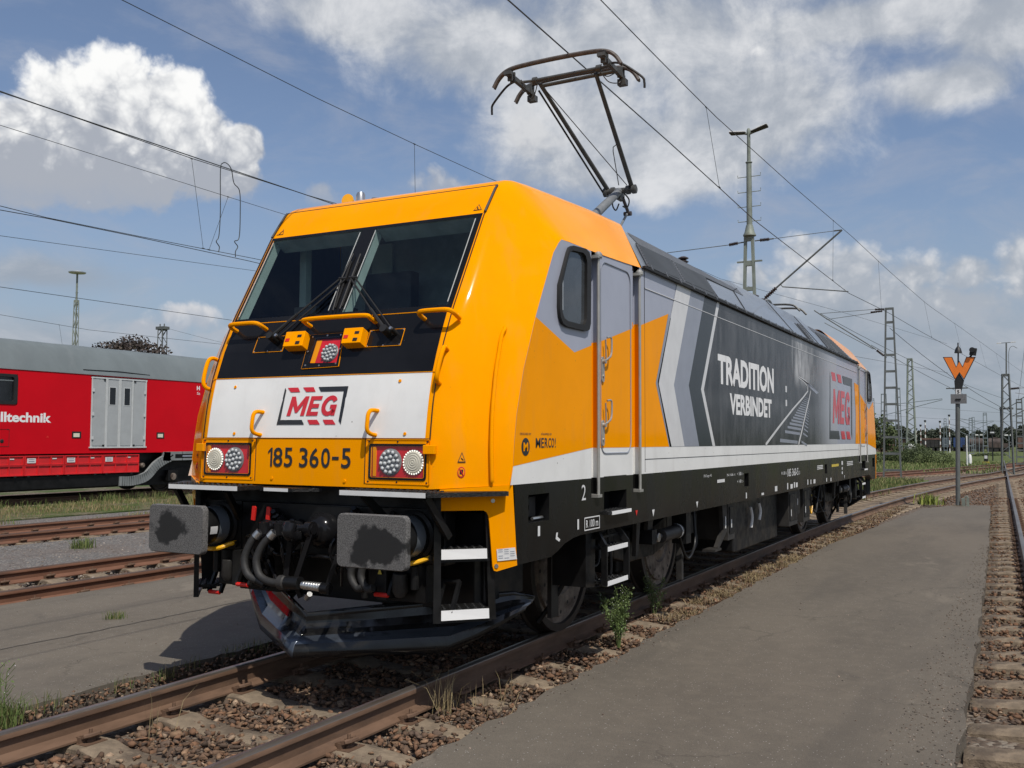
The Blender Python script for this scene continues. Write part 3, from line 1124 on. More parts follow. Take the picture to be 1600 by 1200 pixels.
def make_ballast():
    sl = np.array(T1S)

    def near_sleeper(p, lim, lo=.50, hi=1.34):
        d = np.abs(p[:, 1:2] - sl[None]).min(1)
        return (d < lim) & (np.abs(p[:, 0]) < hi)

    def keep_mid(p):
        ns = near_sleeper(p, .12)
        rail = np.abs(np.abs(p[:, 0]) - .7525) < .085
        drop = ns & (rng.random(len(p)) < np.where(np.abs(p[:, 0]) < .42, .66, np.where(np.abs(p[:, 0]) > .85, .78, .93)))
        return ~(drop | rail)
    P, S = [], []

    def put(p, s0, s1, z0, z1):
        n = len(p)
        s = rng.uniform(s0, s1, n) * rng.choice([1, 1, 1, .6, .45], n)
        P.append(np.column_stack([p, rng.uniform(z0, z1, n)]))
        S.append(s)
    put(scatter(-.70, .70, -2.2, 3.4, 950, keep_mid), .018, .042, -.245, -.195)
    put(scatter(-.70, .70, 3.4, 12, 110, keep_mid), .022, .036, -.245, -.195)
    put(scatter(.82, 1.46, -2.2, 7.5, 1250, keep_mid), .014, .038, -.225, -.165)
    put(scatter(.82, 1.46, 7.5, 25, 480, keep_mid), .016, .034, -.225, -.155)
    put(scatter(-1.50, -.82, -2.2, 4.0, 420, keep_mid), .015, .030, -.235, -.155)
    put(scatter(-1.50, -.82, 4.0, 9, 120, keep_mid), .016, .03, -.235, -.155)
    put(scatter(-1.60, -1.38, -2.2, 7, 900), .010, .026, -.175, -.122)
    put(scatter(1.36, 1.52, -2.2, 10, 900), .010, .026, -.175, -.122)
    P, S = np.concatenate(P), np.concatenate(S)
    o = stones('ballast', 'brown broken stone lying between and beside the rails of the locomotive track', P, S, STONE, SW)
    # right-hand track
    P, S = [], []
    s5 = np.array(yrange(-1.6, 62, .65))

    def keep5(p):
        xc = 5.5 - .0243 * p[:, 1]
        edge = np.interp(p[:, 1], [-9, 5, 14, 25.5, 26], [4.3, 4.1, 3.87, 3.54, 2.0])
        dd = np.abs(p[:, 1:2] - s5[None]).min(1)
        on = (dd < .12) & (np.abs(p[:, 0] - xc) < 1.3) & (rng.random(len(p)) < .6)
        rail = np.abs(np.abs(p[:, 0] - xc) - .7525) < .085
        return (p[:, 0] > edge + .02) & ~on & ~rail
    put(scatter(3.8, 5.9, 2.5, 13, 420, keep5), .018, .036, -.24, -.18)
    put(scatter(3.4, 5.6, 13, 32, 190, keep5), .022, .04, -.24, -.18)
    put(scatter(1.5, 5.4, 26, 52, 60, keep5), .025, .045, -.24, -.19)
    P, S = np.concatenate(P), np.concatenate(S)
    stones('ballast', 'brown broken stone around the sleepers of the right-hand track', P, S, STONE, [5, 3, 2, 2, .6, 1.5])
    # left tracks and gravel
    P, S = [], []

    def keep2(p):
        return (np.abs(np.abs(p[:, 0] + 6.3) - .7525) > .085) & (np.abs(np.abs(p[:, 0] + 12.2) - .7525) > .085)
    put(scatter(-7.75, -5.36, 0, 8.5, 210, keep2), .018, .034, -.225, -.185)
    put(scatter(-13.4, -11.0, 3, 14, 75, keep2), .02, .04, -.225, -.18)
    P, S = np.concatenate(P), np.concatenate(S)
    stones('ballast', 'grey and rusty stone in the two left-hand tracks', P, S, [(.20, .19, .175), (.13, .115, .10), (.15, .105, .08), (.27, .26, .24)], [4, 3, 3, 1.5])
    p = np.concatenate([scatter(-11, -7.75, 1, 12, 70), scatter(-15.4, -13.4, 4, 18, 40)])
    P = np.column_stack([p, np.full(len(p), -.165)])
    stones('gravel', 'fine grey gravel scattered between the left-hand tracks', P, rng.uniform(.008, .024, len(p)), [(.22, .21, .20), (.15, .14, .13), (.3, .29, .27)], [3, 3, 1])
    # crumbs of stone lying on the asphalt
    p = np.concatenate([scatter(1.5, 4.1, -1.0, 9, 3.0), scatter(-5.2, -1.6, -.6, 6, 2.2), scatter(3.75, 4.25, 0, 14, 240), scatter(1.42, 1.6, -1, 12, 110), scatter(-1.66, -1.48, -1, 5, 130)])
    P = np.column_stack([p, np.full(len(p), -.113)])
    stones('grit', 'small grit and chippings lying on the asphalt', P, rng.uniform(.004, .011, len(p)), [(.28, .25, .22), (.12, .10, .085), (.10, .095, .09)], [1, 3, 3])


make_ballast()

# ---------------------------------------------------------------- the locomotive
KZ = [1.30, 1.376, 1.445, 1.718, 1.95, 2.168, 2.38, 2.611, 3.39, 3.631, 3.711, 3.76, 3.79]
KY = [.403, .403, .405, .414, .446, .498, .575, .684, 1.127, 1.304, 1.434, 1.62, 2.0]
LEN = 18.9
XS = 1.489


def yf(z):
    return float(np.interp(z, KZ, KY))


def yc(z):
    return float(np.interp(z, [1.2, 1.42, 1.54, 1.72, 1.89, 2.2, 2.58, 2.76, 3.09, 3.18, 3.215], [.735, .735, .74, .76, .79, .89, 1.07, 1.17, 1.36, 1.45, 1.5]))


def fpt(x, z, off=0.0):
    """point on the front face, off metres in front of it"""
    dz = .02
    s = (yf(z + dz) - yf(z - dz)) / (2 * dz)
    n = Vector((0, -1, s)).normalized()
    return Vector((x, yf(z), z)) + n * off


def fquad(x0, x1, z0, z1, off=0.0):
    return [fpt(x0, z0, off), fpt(x1, z0, off), fpt(x1, z1, off), fpt(x0, z1, off)]


LOCO = thing('electric_locomotive', 'orange, white and dark grey electric locomotive with one raised pantograph', 'locomotive', (0, 0, 0))


def row_ec(E, C, ymid=None):
    """one cross row of the cab: middle -> rounded face edge E -> corner C"""
    E, C = Vector(E), Vector(C)
    mid = Vector((0, ymid if ymid is not None else E.y, E.z))
    a = E + (mid - E).normalized() * .05
    b = E + (C - E).normalized() * .13
    pts = [mid, mid.lerp(a, .5), a]
    for k in range(1, 6):
        t = k / 6
        pts.append(a * (1 - t) ** 2 + E * (2 * t * (1 - t)) + b * t * t)
    pts.append(b)
    pts.append(b.lerp(C, .5))
    pts.append(C)
    return pts


def cab_rows():
    lower = [1.376, 1.445, 1.54, 1.63, 1.717, 1.80, 1.89, 2.0, 2.1, 2.168, 2.3, 2.45, 2.611, 2.76, 2.9, 3.09, 3.25, 3.39]
    lo = []
    for z in lower:
        zc = 1.405 + (z - 1.376) if z < 1.42 else z
        if z > 3.09:
            zc = 3.09 + (z - 3.09) * .30
        lo.append(row_ec((1.045, yf(z), z), (XS, yc(zc), zc)))
    up = []
    for E, C in (((1.045, 1.127, 3.39), (XS, 1.45, 3.18)), ((1.05, 1.215, 3.51), (XS, 1.475, 3.198)), ((1.05, 1.304, 3.631), (XS, 1.5, 3.215)), ((1.065, 1.36, 3.672), (XS, 1.55, 3.217)), ((1.075, 1.434, 3.708), (XS, 1.62, 3.22)), ((1.07, 1.55, 3.735), (XS, 1.75, 3.222)), ((1.06, 1.8, 3.762), (XS, 2.0, 3.225)), ((1.03, 2.3, 3.805), (XS, 2.35, 3.234)), ((.98, 3.2, 3.875), (XS, 2.8, 3.25)), ((.925, 4.09, 3.925), (XS, 3.19, 3.268))):
        r = row_ec(E, C)
        if E[1] > 1.40:
            for i in range(3):
                r[i] = r[i] + Vector((0, 0, .035 * (1 - i / 2.2) * min(1, (E[1] - 1.40) * 1.5)))
        up.append(r)
    return lo, up


def make_cab(rear):
    def T(p):
        p = Vector(p)
        return Vector((p.x, LEN - p.y, p.z)) if rear else p
    lo, up = cab_rows()
    mb = MB('orange_paint')
    bands = [('orange_paint', 0, 4), ('white_paint', 4, 9), ('gloss_black', 9, 12), (None, 12, 17)]
    for sx in (1, -1):
        def S(r, a, b):
            return [T((p.x * sx, p.y, p.z)) for p in r[a:b]]
        for mn, i0, i1 in bands[1:2]:
            mb.m(mn).grid([S(r, 0, 3) for r in lo[i0:i1 + 1]])
        # orange band with the lamp opening, black band with half of the upper lamp's opening
        q = -sx if rear else sx
        hw = .145 if q > 0 else .104
        for mn, xs, zs, hx, hz in (('orange_paint', (0, .562, .988, .995), (1.376, 1.449, 1.661, 1.717), (.562, .988), (1.449, 1.661)), ('gloss_black', (0, hw, .995), (2.168, 2.262, 2.38, 2.446, 2.611), (0, hw), (2.262, 2.446))):
            mb.m(mn)
            for xa, xb in zip(xs[:-1], xs[1:]):
                for za, zb in zip(zs[:-1], zs[1:]):
                    if xa >= hx[0] and xb <= hx[1] and za >= hz[0] and zb <= hz[1]:
                        continue
                    mb.poly([T((sx * x, yf(z), z)) for x, z in ((xa, za), (xb, za), (xb, zb), (xa, zb))])
        mb.m('orange_paint').grid([S(r, 2, None) for r in lo])
        mb.grid([S(r, 0, None) for r in up])
        # skirts below the floor line: the corner panel round the steps
        def cp(u, z, off=0):
            return T((sx * (1.08 + .409 * u + off * .633), .40 + .335 * u - off * .774 + .125 * max(0, 1.40 - z) * u, z))
        th = T((0, 0, 0)) - T((0, 0, 0))
        pts = [(.07, 1.376), (1.0, 1.405), (1.0, .862), (.75, .826), (.715, .832), (.70, .86), (.68, 1.16), (.672, 1.20), (.65, 1.224), (.61, 1.236), (.07, 1.236)]
        a = [cp(u, z, .004) for u, z in pts]
        b = [cp(u, z, -.03) for u, z in pts]
        n = len(a)
        mb.add(a + b, [tuple(range(n)), tuple(range(2 * n - 1, n - 1, -1))] + [(i, (i + 1) % n, n + (i + 1) % n, n + i) for i in range(n)])
    # underside of the nose
    mb.m('frame_black')
    mb.poly([T((x, y, 1.377)) for x, y in ((-1.05, .405), (1.05, .405), (1.48, .735), (1.48, 1.2), (-1.48, 1.2), (-1.48, .735))])
    return mb.build('cab', LOCO, angle=32)


cab = make_cab(False)
make_cab(True)


def wall_map(side, inset=0.0):
    x = side * (XS - inset)
    return lambda y, z: Vector((x, y, z))


YELLOW = [(.737, 1.53), (.76, 1.72), (.79, 1.89), (.89, 2.2), (1.07, 2.58), (1.73, 2.38), (3.93, 2.935), (3.56, 2.24), (3.93, 1.645), (2.05, 1.645)]
WHITE_LOW = [(.70, 1.405), (.74, 1.53), (2.05, 1.645), (3.93, 1.645), (16.0, 1.645), (16.85, 1.645), (18.16, 1.53), (18.2, 1.405)]


def make_walls():
    """the side walls: panels between the door channels, painted with the livery in geometry"""
    segs = [('wall', .70, 2.06, 0), ('channel', 2.06, 2.20, .055), ('door', 2.20, 2.98, .006), ('channel', 2.98, 3.14, .055), ('wall', 3.14, 15.76, 0), ('channel', 15.76, 15.92, .055), ('door', 15.92, 16.70, .006), ('channel', 16.70, 16.84, .055), ('wall', 16.84, 18.20, 0)]
    full = [(yc(z), z) for z in (1.405, 1.54, 1.72, 1.89, 2.2, 2.58, 2.76, 3.09, 3.18, 3.215)] + [(2.0, 3.225), (2.35, 3.234), (3.19, 3.268), (3.4, 3.27), (15.5, 3.27), (15.71, 3.268), (16.55, 3.234), (16.9, 3.225)] + [(LEN - yc(z), z) for z in (3.215, 3.18, 3.09, 2.76, 2.58, 2.2, 1.89, 1.72, 1.54, 1.405)]
    yr = [(LEN - y, z) for y, z in YELLOW]
    for side in (1, -1):
        doors = {}
        wall = MB()
        for kind_, a, b, ins in segs:
            mb = wall if kind_ != 'door' else MB()
            x = XS - ins

            def P(pts, off=0):
                return [(side * (x + off), y, z) for y, z in pts]
            layers = [('lavender_grey', full), ('white_paint', WHITE_LOW), ('orange_paint', YELLOW), ('orange_paint', yr)]
            if kind_ == 'wall' and 3 < a < 4:
                layers = [('lavender_grey', full), ('white_paint', WHITE_LOW), ('orange_paint', YELLOW), ('orange_paint', [(15.22, 2.87), (15.76, 2.84), (15.76, 1.645), (15.27, 1.645), (15.36, 2.25)])]
                # chevrons and the printed picture
                layers += [('mid_grey', [(3.93, 2.935), (4.0, 2.90), (3.64, 2.24), (4.0, 1.646), (3.93, 1.646), (3.56, 2.24)]),
                           ('pale_grey', [(4.20, 3.268), (4.65, 3.268), (4.08, 2.25), (4.40, 1.646), (3.95, 1.646), (3.61, 2.25)]),
                           ('mid_grey', [(4.65, 3.268), (5.13, 3.268), (4.55, 2.27), (4.89, 1.646), (4.40, 1.646), (4.08, 2.25)]),
                           ('anthracite', [(5.13, 3.268), (5.60, 3.268), (4.97, 2.25), (5.38, 1.646), (4.89, 1.646), (4.55, 2.27)]),
                           ('pale_grey', [(5.60, 3.268), (5.70, 3.268), (5.07, 2.25), (5.48, 1.646), (5.38, 1.646), (4.97, 2.25)]),
                           ('woodland_print', [(5.70, 3.268), (13.2, 3.268), (13.2, 1.646), (5.48, 1.646), (5.07, 2.25)])]
            for i, (mn, pts) in enumerate(layers):
                c = clip_y(pts, a, b)
                if c:
                    mb.m(mn).poly(P(c, min(i, 3) * .0012))
            if kind_ == 'channel':
                # the two flanks, the lower end running into the skirt
                for yy in (a, b):
                    for z0, z1, mn in ((1.25, 1.405, 'skirt_black'), (1.405, 1.645, 'white_paint'), (1.645, 2.5 + (.25 if 2.9 < yy < 16 else 0), 'orange_paint'), (2.5 + (.25 if 2.9 < yy < 16 else 0), 3.21, 'lavender_grey')):
                        mb.m(mn).poly([(side * XS, yy, z0), (side * x, yy, z0), (side * x, yy, z1), (side * XS, yy, z1)])
                mb.m('skirt_black').poly([(side * x, a, 1.25), (side * x, b, 1.25), (side * x, b, 1.405), (side * x, a, 1.405)])
                mb.m('skirt_black').poly([(side * x, a, 1.25), (side * x, b, 1.25), (side * XS, b, 1.25), (side * XS, a, 1.25)])
            if kind_ == 'wall' and 3 < a < 4 and side == 1:
                o = .0052

                def W(pts, off=o):
                    return [(XS + off, y, z) for y, z in pts]
                mb.m('vinyl_white').text('TRADITION', W([(5.60, 2.34), (8.29, 2.345), (8.29, 2.69), (5.60, 2.685)]), bold=.04)
                mb.text('VERBINDET', W([(6.08, 2.01), (8.15, 2.01), (8.15, 2.258), (6.08, 2.258)]), bold=.04)
                # the pictured track
                L = [(7.79, 1.646), (8.6, 1.90), (9.5, 2.17), (10.2, 2.36), (10.58, 2.48), (10.55, 2.56), (10.25, 2.62), (9.85, 2.66)]
                R = [(9.84, 1.646), (10.1, 1.86), (10.42, 2.14), (10.68, 2.36), (10.80, 2.49), (10.74, 2.58), (10.4, 2.64), (9.95, 2.675)]

                def strip(pts, w0, w1):
                    n = len(pts)
                    for i in range(n - 1):
                        (ya, za), (yb, zb) = pts[i], pts[i + 1]
                        wa, wb = w0 + (w1 - w0) * i / (n - 1), w0 + (w1 - w0) * (i + 1) / (n - 1)
                        if abs(yb - ya) > abs(zb - za) * .5:
                            mb.poly(W([(ya, za), (ya + wa * .6, za - wa * .1), (yb + wb * .6, zb - wb * .1), (yb, zb)]))
                            mb.poly(W([(ya, za), (yb, zb), (yb, zb + wb * .45), (ya, za + wa * .45)]))
                        else:
                            mb.poly(W([(ya, za), (ya + wa, za), (yb + wb, zb), (yb, zb)]))
                mb.m('pale_grey')
                strip(L, .06, .02)
                strip(R, .075, .02)
                mb.m('mid_grey')
                for i in range(16):
                    t = (i / 16) ** .62
                    zz = 1.67 + .72 * t
                    ya = float(np.interp(zz, [p[1] for p in L[:5]], [p[0] for p in L[:5]]))
                    yb = float(np.interp(zz, [p[1] for p in R[:5]], [p[0] for p in R[:5]]))
                    s = (1 - t)
                    mb.poly(W([(yb - (yb - ya) * .62, zz + .015), (yb - .06 * s - .02, zz - .012 * s), (yb - .06 * s - .02, zz + .03 * s + .004), (yb - (yb - ya) * .62, zz + .045 * s + .019)]))
                    mb.poly(W([(yb + .16 * s + .03, zz + .005), (yb + .55 * s + .05, zz - .05 * s), (yb + .55 * s + .05, zz - .02 * s), (yb + .16 * s + .03, zz + .035 * s + .005)]))
                mb.poly(W([(10.0, 2.665), (10.8, 2.60), (11.5, 2.50), (11.3, 2.47), (10.82, 2.54), (10.4, 2.635)]))
                for zz0, zz1 in ((2.40, 2.49), (2.20, 2.29)):
                    mb.m('pale_grey').poly(W([(9.0, zz0), (9.10, zz0), (9.10, zz1), (9.0, zz1)]))
                # the company sign
                q = lambda u, v: (12.43 + 2.50 * u, 1.735 + 1.19 * v)
                logo(mb, lambda u, v, off=o: Vector((XS + off, *q(u, v))))
            if kind_ == 'wall' and a < 1 and side == 1:
                o2 = .0048
                W2 = lambda y0, y1, z0, z1, off=o2: [(XS + off, y0, z0), (XS + off, y1, z0), (XS + off, y1, z1), (XS + off, y0, z1)]
                mb.m('logo_black').poly([(XS + o2, .915 + .062 * math.cos(t), 1.66 + .062 * math.sin(t)) for t in np.linspace(0, 2 * math.pi, 24)[:-1]])
                for ch, ya, yb in (('M', 1.07, 1.145), ('E', 1.158, 1.20), ('R', 1.213, 1.263), ('C', 1.271, 1.315), ('O', 1.322, 1.368)):
                    mb.text(ch, W2(ya, yb, 1.652, 1.722), bold=.012)
                mb.text('!', W2(1.382, 1.394, 1.652, 1.722), bold=.01)
                mb.text('DESIGNED BY', W2(.83, 1.0, 1.742, 1.757))
                mb.text('WRAPPED BY', W2(1.15, 1.33, 1.742, 1.757))
                mb.m('orange_paint').text('M', W2(.88, .95, 1.63, 1.69, .0062), bold=.03)
            if kind_ == 'door':
                # rounded panel seam, sheet edges
                m2 = 'lavender_grey'
                ring = rrect((a + b) / 2, 2.39, .335, .79, .10, 5)
                mb.m('mid_grey')
                mb.tube([(side * (x + .005), y, z) for y, z in ring + ring[:1]], .005, 4, False)
                d = mb.build('door', LOCO, recalc=False)
                doors[a] = d
                for zz in (2.20, 1.68):
                    h = MB('door_steel')
                    yy = 2.285 if a < 9 else LEN - 2.285
                    dy = 1 if a < 9 else -1
                    h.slab([(side * (x + .004), y, z) for y, z in rrect(yy, zz + .085, .026, .105, .025, 4)], (side * .012, 0, 0))
                    h.tube(bez([(side * (x + .02), yy, zz + .15), (side * (x + .045), yy + .03 * dy, zz + .175), (side * (x + .05), yy + .085 * dy, zz + .215), (side * (x + .05), yy + .095 * dy, zz + .33), (side * (x + .045), yy + .08 * dy, zz + .355), (side * (x + .03), yy + .045 * dy, zz + .35)], 5), .0085, 7)
                    h.tube([(side * (x + .025), yy + .035 * dy, zz + .17), (side * (x + .035), yy + .0 * dy, zz + .33)], .007, 6)
                    h.cyl((side * (x + .012), yy, zz + .15), (side * (x + .04), yy, zz + .15), .018)
                    h.cyl((side * (x + .012), yy, zz + .03), (side * (x + .024), yy, zz + .03), .012)
                    h.build('handle', d)
        # thin panel joints
        wall.m('seal_black')
        wm = lambda y, z: (side * (XS + .0005), y, z)
        for seam in ([(3.27, 1.42), (3.27, 3.26)], [(3.27, 1.535), (15.65, 1.535)], [(15.65, 1.42), (15.65, 3.26)]):
            wall.tube([wm(*p) for p in seam], .004, 4, False)
        wall.m('pale_grey').tube([(side * (XS + .004), 3.28, 3.095), (side * (XS + .004), 15.6, 3.095)], .0045, 4, False)
        wall.build('side_wall', LOCO, recalc=False, angle=20)
        # grab tubes in the channels
        for yy in (2.165, 3.105, 15.795, 16.735):
            t = MB('door_steel')
            t.tube([(side * 1.505, yy, 1.265), (side * 1.505, yy, 3.205)], .0130, 10)
            for z in (1.262, 3.19):
                t.box(side * 1.43 if side > 0 else -1.525, 1.525 if side > 0 else -1.43, yy - .055, yy + .03, z - .012, z + .012)
            t.lathe((side * 1.505, yy, 3.19), (0, 0, 1), [(0, .035), (.025, .035), (.045, .018)], 10)
            t.build('grab_pole', LOCO)


def logo(mb, M):
    """the framed company sign; M(u, v, off) maps the unit square"""
    sk = .025
    f = lambda u, v: M(u + sk * (v - .5), v)
    mb.m('logo_black')
    w = .055
    h = .125
    mb.poly([f(0.0, 0), f(w * .9, h), f(w, 1 - h * .55), f(0.028, 1)])
    mb.poly([f(0, 0), f(.43, 0), f(.385, h), f(w * .9, h)])
    mb.poly([f(.55, 1), f(.60, 1 - h), f(.945, 1 - h), f(1, 1)])
    mb.poly([f(1, 1), f(.945, 1 - h), f(.945, h * .8), f(.985, 0)])
    mb.m('logo_red')
    for u in (.07, .31):
        mb.poly([f(u, 1), f(u + .165, 1), f(u + .21, 1 - h), f(u + .065, 1 - h)])
    for u in (.50, .735):
        mb.poly([f(u - .03, h), f(u + .12, h), f(u + .175, 0), f(u + .015, 0)])
    def T_(a, b):
        return lambda x, y: M(a + (b - a) * x + .05 * y, .235 + .52 * y)
    f1 = T_(.128, .40)
    for q in ([(0, 0), (.22, 0), (.22, 1), (0, 1)], [(.22, 1), (.22, .58), (.44, .16), (.56, .16), (.50, .47)], [(.78, 1), (.50, .47), (.56, .16), (.78, .58)], [(.78, 0), (1, 0), (1, 1), (.78, 1)]):
        mb.poly([f1(*p) for p in q])
    f1 = T_(.43, .605)
    for q in ([(0, 0), (.33, 0), (.33, 1), (0, 1)], [(.33, 0), (1, 0), (1, .20), (.33, .20)], [(.33, .40), (.92, .40), (.92, .60), (.33, .60)], [(.33, .80), (1, .80), (1, 1), (.33, 1)]):
        mb.poly([f1(*p) for p in q])
    f1 = T_(.635, .865)
    o_ = [(.5 + .5 * math.cos(t), .5 + .52 * math.sin(t)) for t in np.linspace(.62, 5.75, 18)]
    i_ = [(.5 + .24 * math.cos(t), .5 + .30 * math.sin(t)) for t in np.linspace(.62, 5.75, 18)]
    for k in range(17):
        mb.poly([f1(*p) for p in (o_[k], o_[k + 1], i_[k + 1], i_[k])])
    mb.poly([f1(*p) for p in [(.56, .36), (.98, .36), (.98, .55), (.56, .55)]])
    mb.poly([f1(*p) for p in [(.74, .0), (.98, .0), (.98, .36), (.74, .36)]])


make_walls()


def make_side_window():
    for side in (1, -1):
        for rear in (False, True):
            T = lambda y, z, off: Vector((side * (XS + off), LEN - y if rear else y, z))
            out = [(1.565, 3.125), (1.60, 3.17), (1.66, 3.195), (1.90, 3.212), (1.965, 3.195), (2.0, 3.14), (1.99, 2.63), (1.965, 2.58), (1.91, 2.56), (1.55, 2.56), (1.475, 2.575), (1.43, 2.62), (1.415, 2.69), (1.42, 2.86)]
            cy, cz = 1.60, 2.89
            inn = [(cy + (y - cy) * .80, cz + (z - cz) * .87) for y, z in out]
            n = len(out)
            f = MB('rubber')
            a = [T(y, z, .002) for y, z in out] + [T(y, z, .028) for y, z in out] + [T(y, z, .028) for y, z in inn] + [T(y, z, -.02) for y, z in inn]
            f.add(a, [(k * n + i, k * n + (i + 1) % n, (k + 1) * n + (i + 1) % n, (k + 1) * n + i) for k in range(3) for i in range(n)])
            fo = f.build('side_window', LOCO, angle=50)
            g = MB('cab_glass')
            g.poly([T(y, z, .003) for y, z in inn])
            g.build('pane', fo, recalc=False)
            b = MB('steel')
            b.tube([T(1.93, 3.06, .008), T(1.93, 2.66, .008)], .008, 6)
            b.tube([T(1.505, 2.98, .008), T(1.505, 2.68, .008)], .006, 6)
            b.build('sash', fo)


make_side_window()


def make_skirt():
    prof = [(.76, 1.405), (.80, .862), (1.33, .862), (1.45, .895), (1.56, .935), (1.72, .965), (1.85, .975), (LEN - 1.85, .975), (LEN - 1.72, .965), (LEN - 1.45, .895), (LEN - 1.33, .862), (LEN - .80, .862), (LEN - .76, 1.405)]
    holes = [(.97, 1.30, 1.13, 1.325), (2.32, 2.82, 1.125, 1.285), (6.72, 6.93, 1.145, 1.305)]
    mb = MB('skirt_black')
    for side in (1, -1):
        x = side * (XS - .002)
        cuts = sorted({.76, .80, 1.33, 1.45, 1.56, 1.72, 1.85, *[h for q in holes for h in q[:2]], *[LEN - h for q in holes for h in q[:2]], 2.06, 2.2, 2.98, 3.14, 17.05, 17.18, 17.34, 17.45, 17.57, 18.10, 18.14, LEN - 2.06, LEN - 2.2, LEN - 2.98, LEN - 3.14})
        hs = holes + [(LEN - b, LEN - a, c, d) for a, b, c, d in holes]
        chan = [(2.06, 2.2), (2.98, 3.14), (LEN - 2.2, LEN - 2.06), (LEN - 3.14, LEN - 2.98)]
        for a, b in zip(cuts[:-1], cuts[1:]):
            base = clip_y(prof, a, b)
            ym = (a + b) / 2
            top = 1.25 if any(u < ym < v for u, v in chan) else 1.41
            poly = [(y, min(z, top)) for y, z in base]
            h = [q for q in hs if q[0] < ym < q[1]]
            if h:
                z0, z1 = h[0][2:]
                lowz = min(z for y, z in poly)
                bl = [(a, max(z for y, z in poly if abs(y - a) < 1e-6 and z < 1.2)) if any(abs(y - a) < 1e-6 and z < 1.2 for y, z in poly) else (a, lowz), (b, max(z for y, z in poly if abs(y - b) < 1e-6 and z < 1.2)) if any(abs(y - b) < 1e-6 and z < 1.2 for y, z in poly) else (b, lowz)]
                mb.poly([(x, *bl[0]), (x, *bl[1]), (x, b, z0), (x, a, z0)])
                mb.poly([(x, a, z1), (x, b, z1), (x, b, top), (x, a, top)])
                d = side * .16
                mb.m('frame_black')
                for q in ([(x, a, z0), (x - d, a, z0), (x - d, a, z1), (x, a, z1)], [(x, b, z0), (x - d, b, z0), (x - d, b, z1), (x, b, z1)], [(x, a, z0), (x, b, z0), (x - d, b, z0), (x - d, a, z0)], [(x, a, z1), (x, b, z1), (x - d, b, z1), (x - d, a, z1)], [(x - d, a, z0), (x - d, b, z0), (x - d, b, z1), (x - d, a, z1)]):
                    mb.poly(q)
                mb.m('skirt_black')
            elif len(poly) > 2:
                mb.poly([(x, y, z) for y, z in poly])
        # underside lip
        pb = prof[1:-1]
        for (ya, za), (yb, zb) in zip(pb[:-1], pb[1:]):
            mb.poly([(x, ya, za), (x, yb, zb), (x - side * .12, yb, zb), (x - side * .12, ya, za)])
    # lettering and small plates on the visible side
    o = XS + .0025
    R = lambda y0, y1, z0, z1: [(o, y0, z0), (o, y1, z0), (o, y1, z1), (o, y0, z1)]
    mb.m('skirt_white')
    mb.text('2', R(1.865, 1.945, 1.24, 1.36), bold=.0)
    a = rrect(2.07, 1.052, .152, .052, .006, 2)
    b = rrect(2.07, 1.052, .143, .043, .004, 2)
    n = len(a)
    mb.add([(o, y, z) for y, z in a] + [(o, y, z) for y, z in b], [(i, (i + 1) % n, n + (i + 1) % n, n + i) for i in range(n)])
    mb.text('R 100 m', R(1.95, 2.19, 1.022, 1.082), bold=.01)
    for r in ((1.785, 1.815, 1.022, 1.10), (1.11, 1.145, 1.03, 1.10), (6.77, 6.82, 1.0, 1.07), (7.55, 7.68, 1.0, 1.03), (8.30, 8.44, 1.015, 1.085), (9.05, 9.12, 1.01, 1.10), (9.27, 9.42, 1.01, 1.075), (9.50, 9.58, 1.015, 1.095), (9.64, 9.76, 1.015, 1.085), (10.48, 10.55, 1.02, 1.10), (10.72, 10.79, 1.02, 1.09), (10.96, 11.12, 1.02, 1.085), (12.06, 12.14, 1.01, 1.07), (12.46, 12.55, 1.0, 1.06), (5.55, 5.85, 1.235, 1.27)):
        mb.poly(R(*r))
    for y, z in ((3.48, 1.04), (4.81, 1.04), (13.9, 1.03)):
        mb.poly([(o, y - .035, z + .03), (o, y, z - .035), (o, y + .035, z + .03)])
    mb.poly([(o, 1.40, .985), (o, 1.46, .96), (o, 1.48, .975), (o, 1.43, 1.0), (o, 1.44, 1.03), (o, 1.41, 1.03)])
    mb.text('91 80 6', R(8.70, 9.02, 1.225, 1.27))
    mb.text('185 360-5', R(9.08, 9.82, 1.19, 1.30), bold=.01)
    mb.text('D', R(9.88, 9.94, 1.2, 1.25))
    mb.text('DB Cargo AG', R(5.05, 5.34, 1.305, 1.34))
    mb.text('N 66 t', R(5.95, 6.3, 1.295, 1.325))
    mb.text('+ 180 t -', R(6.38, 6.66, 1.29, 1.33))
    mb.text('+ 140 t -', R(6.38, 6.66, 1.20, 1.24))
    for i in range(3):
        mb.poly(R(11.28, 11.78, 1.235 + i * .025, 1.249 + i * .025))
    mb.poly(R(13.6, 13.75, 1.26, 1.33)).poly(R(13.62, 13.72, 1.17, 1.22)).poly(R(13.62, 13.72, 1.09, 1.14))
    for i in range(3):
        mb.poly(R(14.2, 14.9, 1.235 + i * .03, 1.25 + i * .03))
    mb.m('yellow_label').poly(R(12.6, 13.3, 1.245, 1.29))
    mb.m('signal_red').poly([(o, 3.02, 1.09), (o, 3.05, 1.04), (o, 3.08, 1.09)])
    mb.build('skirt', LOCO, recalc=False, angle=20)
    # footboards set into the skirt openings
    for side in (1, -1):
        for yy in (2.57, LEN - 2.57):
            s = MB('tread')
            s.box(min(side * 1.36, side * 1.53), max(side * 1.36, side * 1.53), yy - .26, yy + .26, 1.10, 1.122)
            for i in range(7):
                for j in range(3):
                    s.lathe((side * (1.40 + .05 * j), yy - .21 + .07 * i, 1.122), (0, 0, 1), [(0, .018), (.008, .012)], 6)
            s.m('vinyl_white').box(min(side * 1.525, side * 1.533), max(side * 1.525, side * 1.533), yy - .18, yy + .25, 1.095, 1.124)
            s.build('footboard', LOCO)
    v = MB('frame_black')
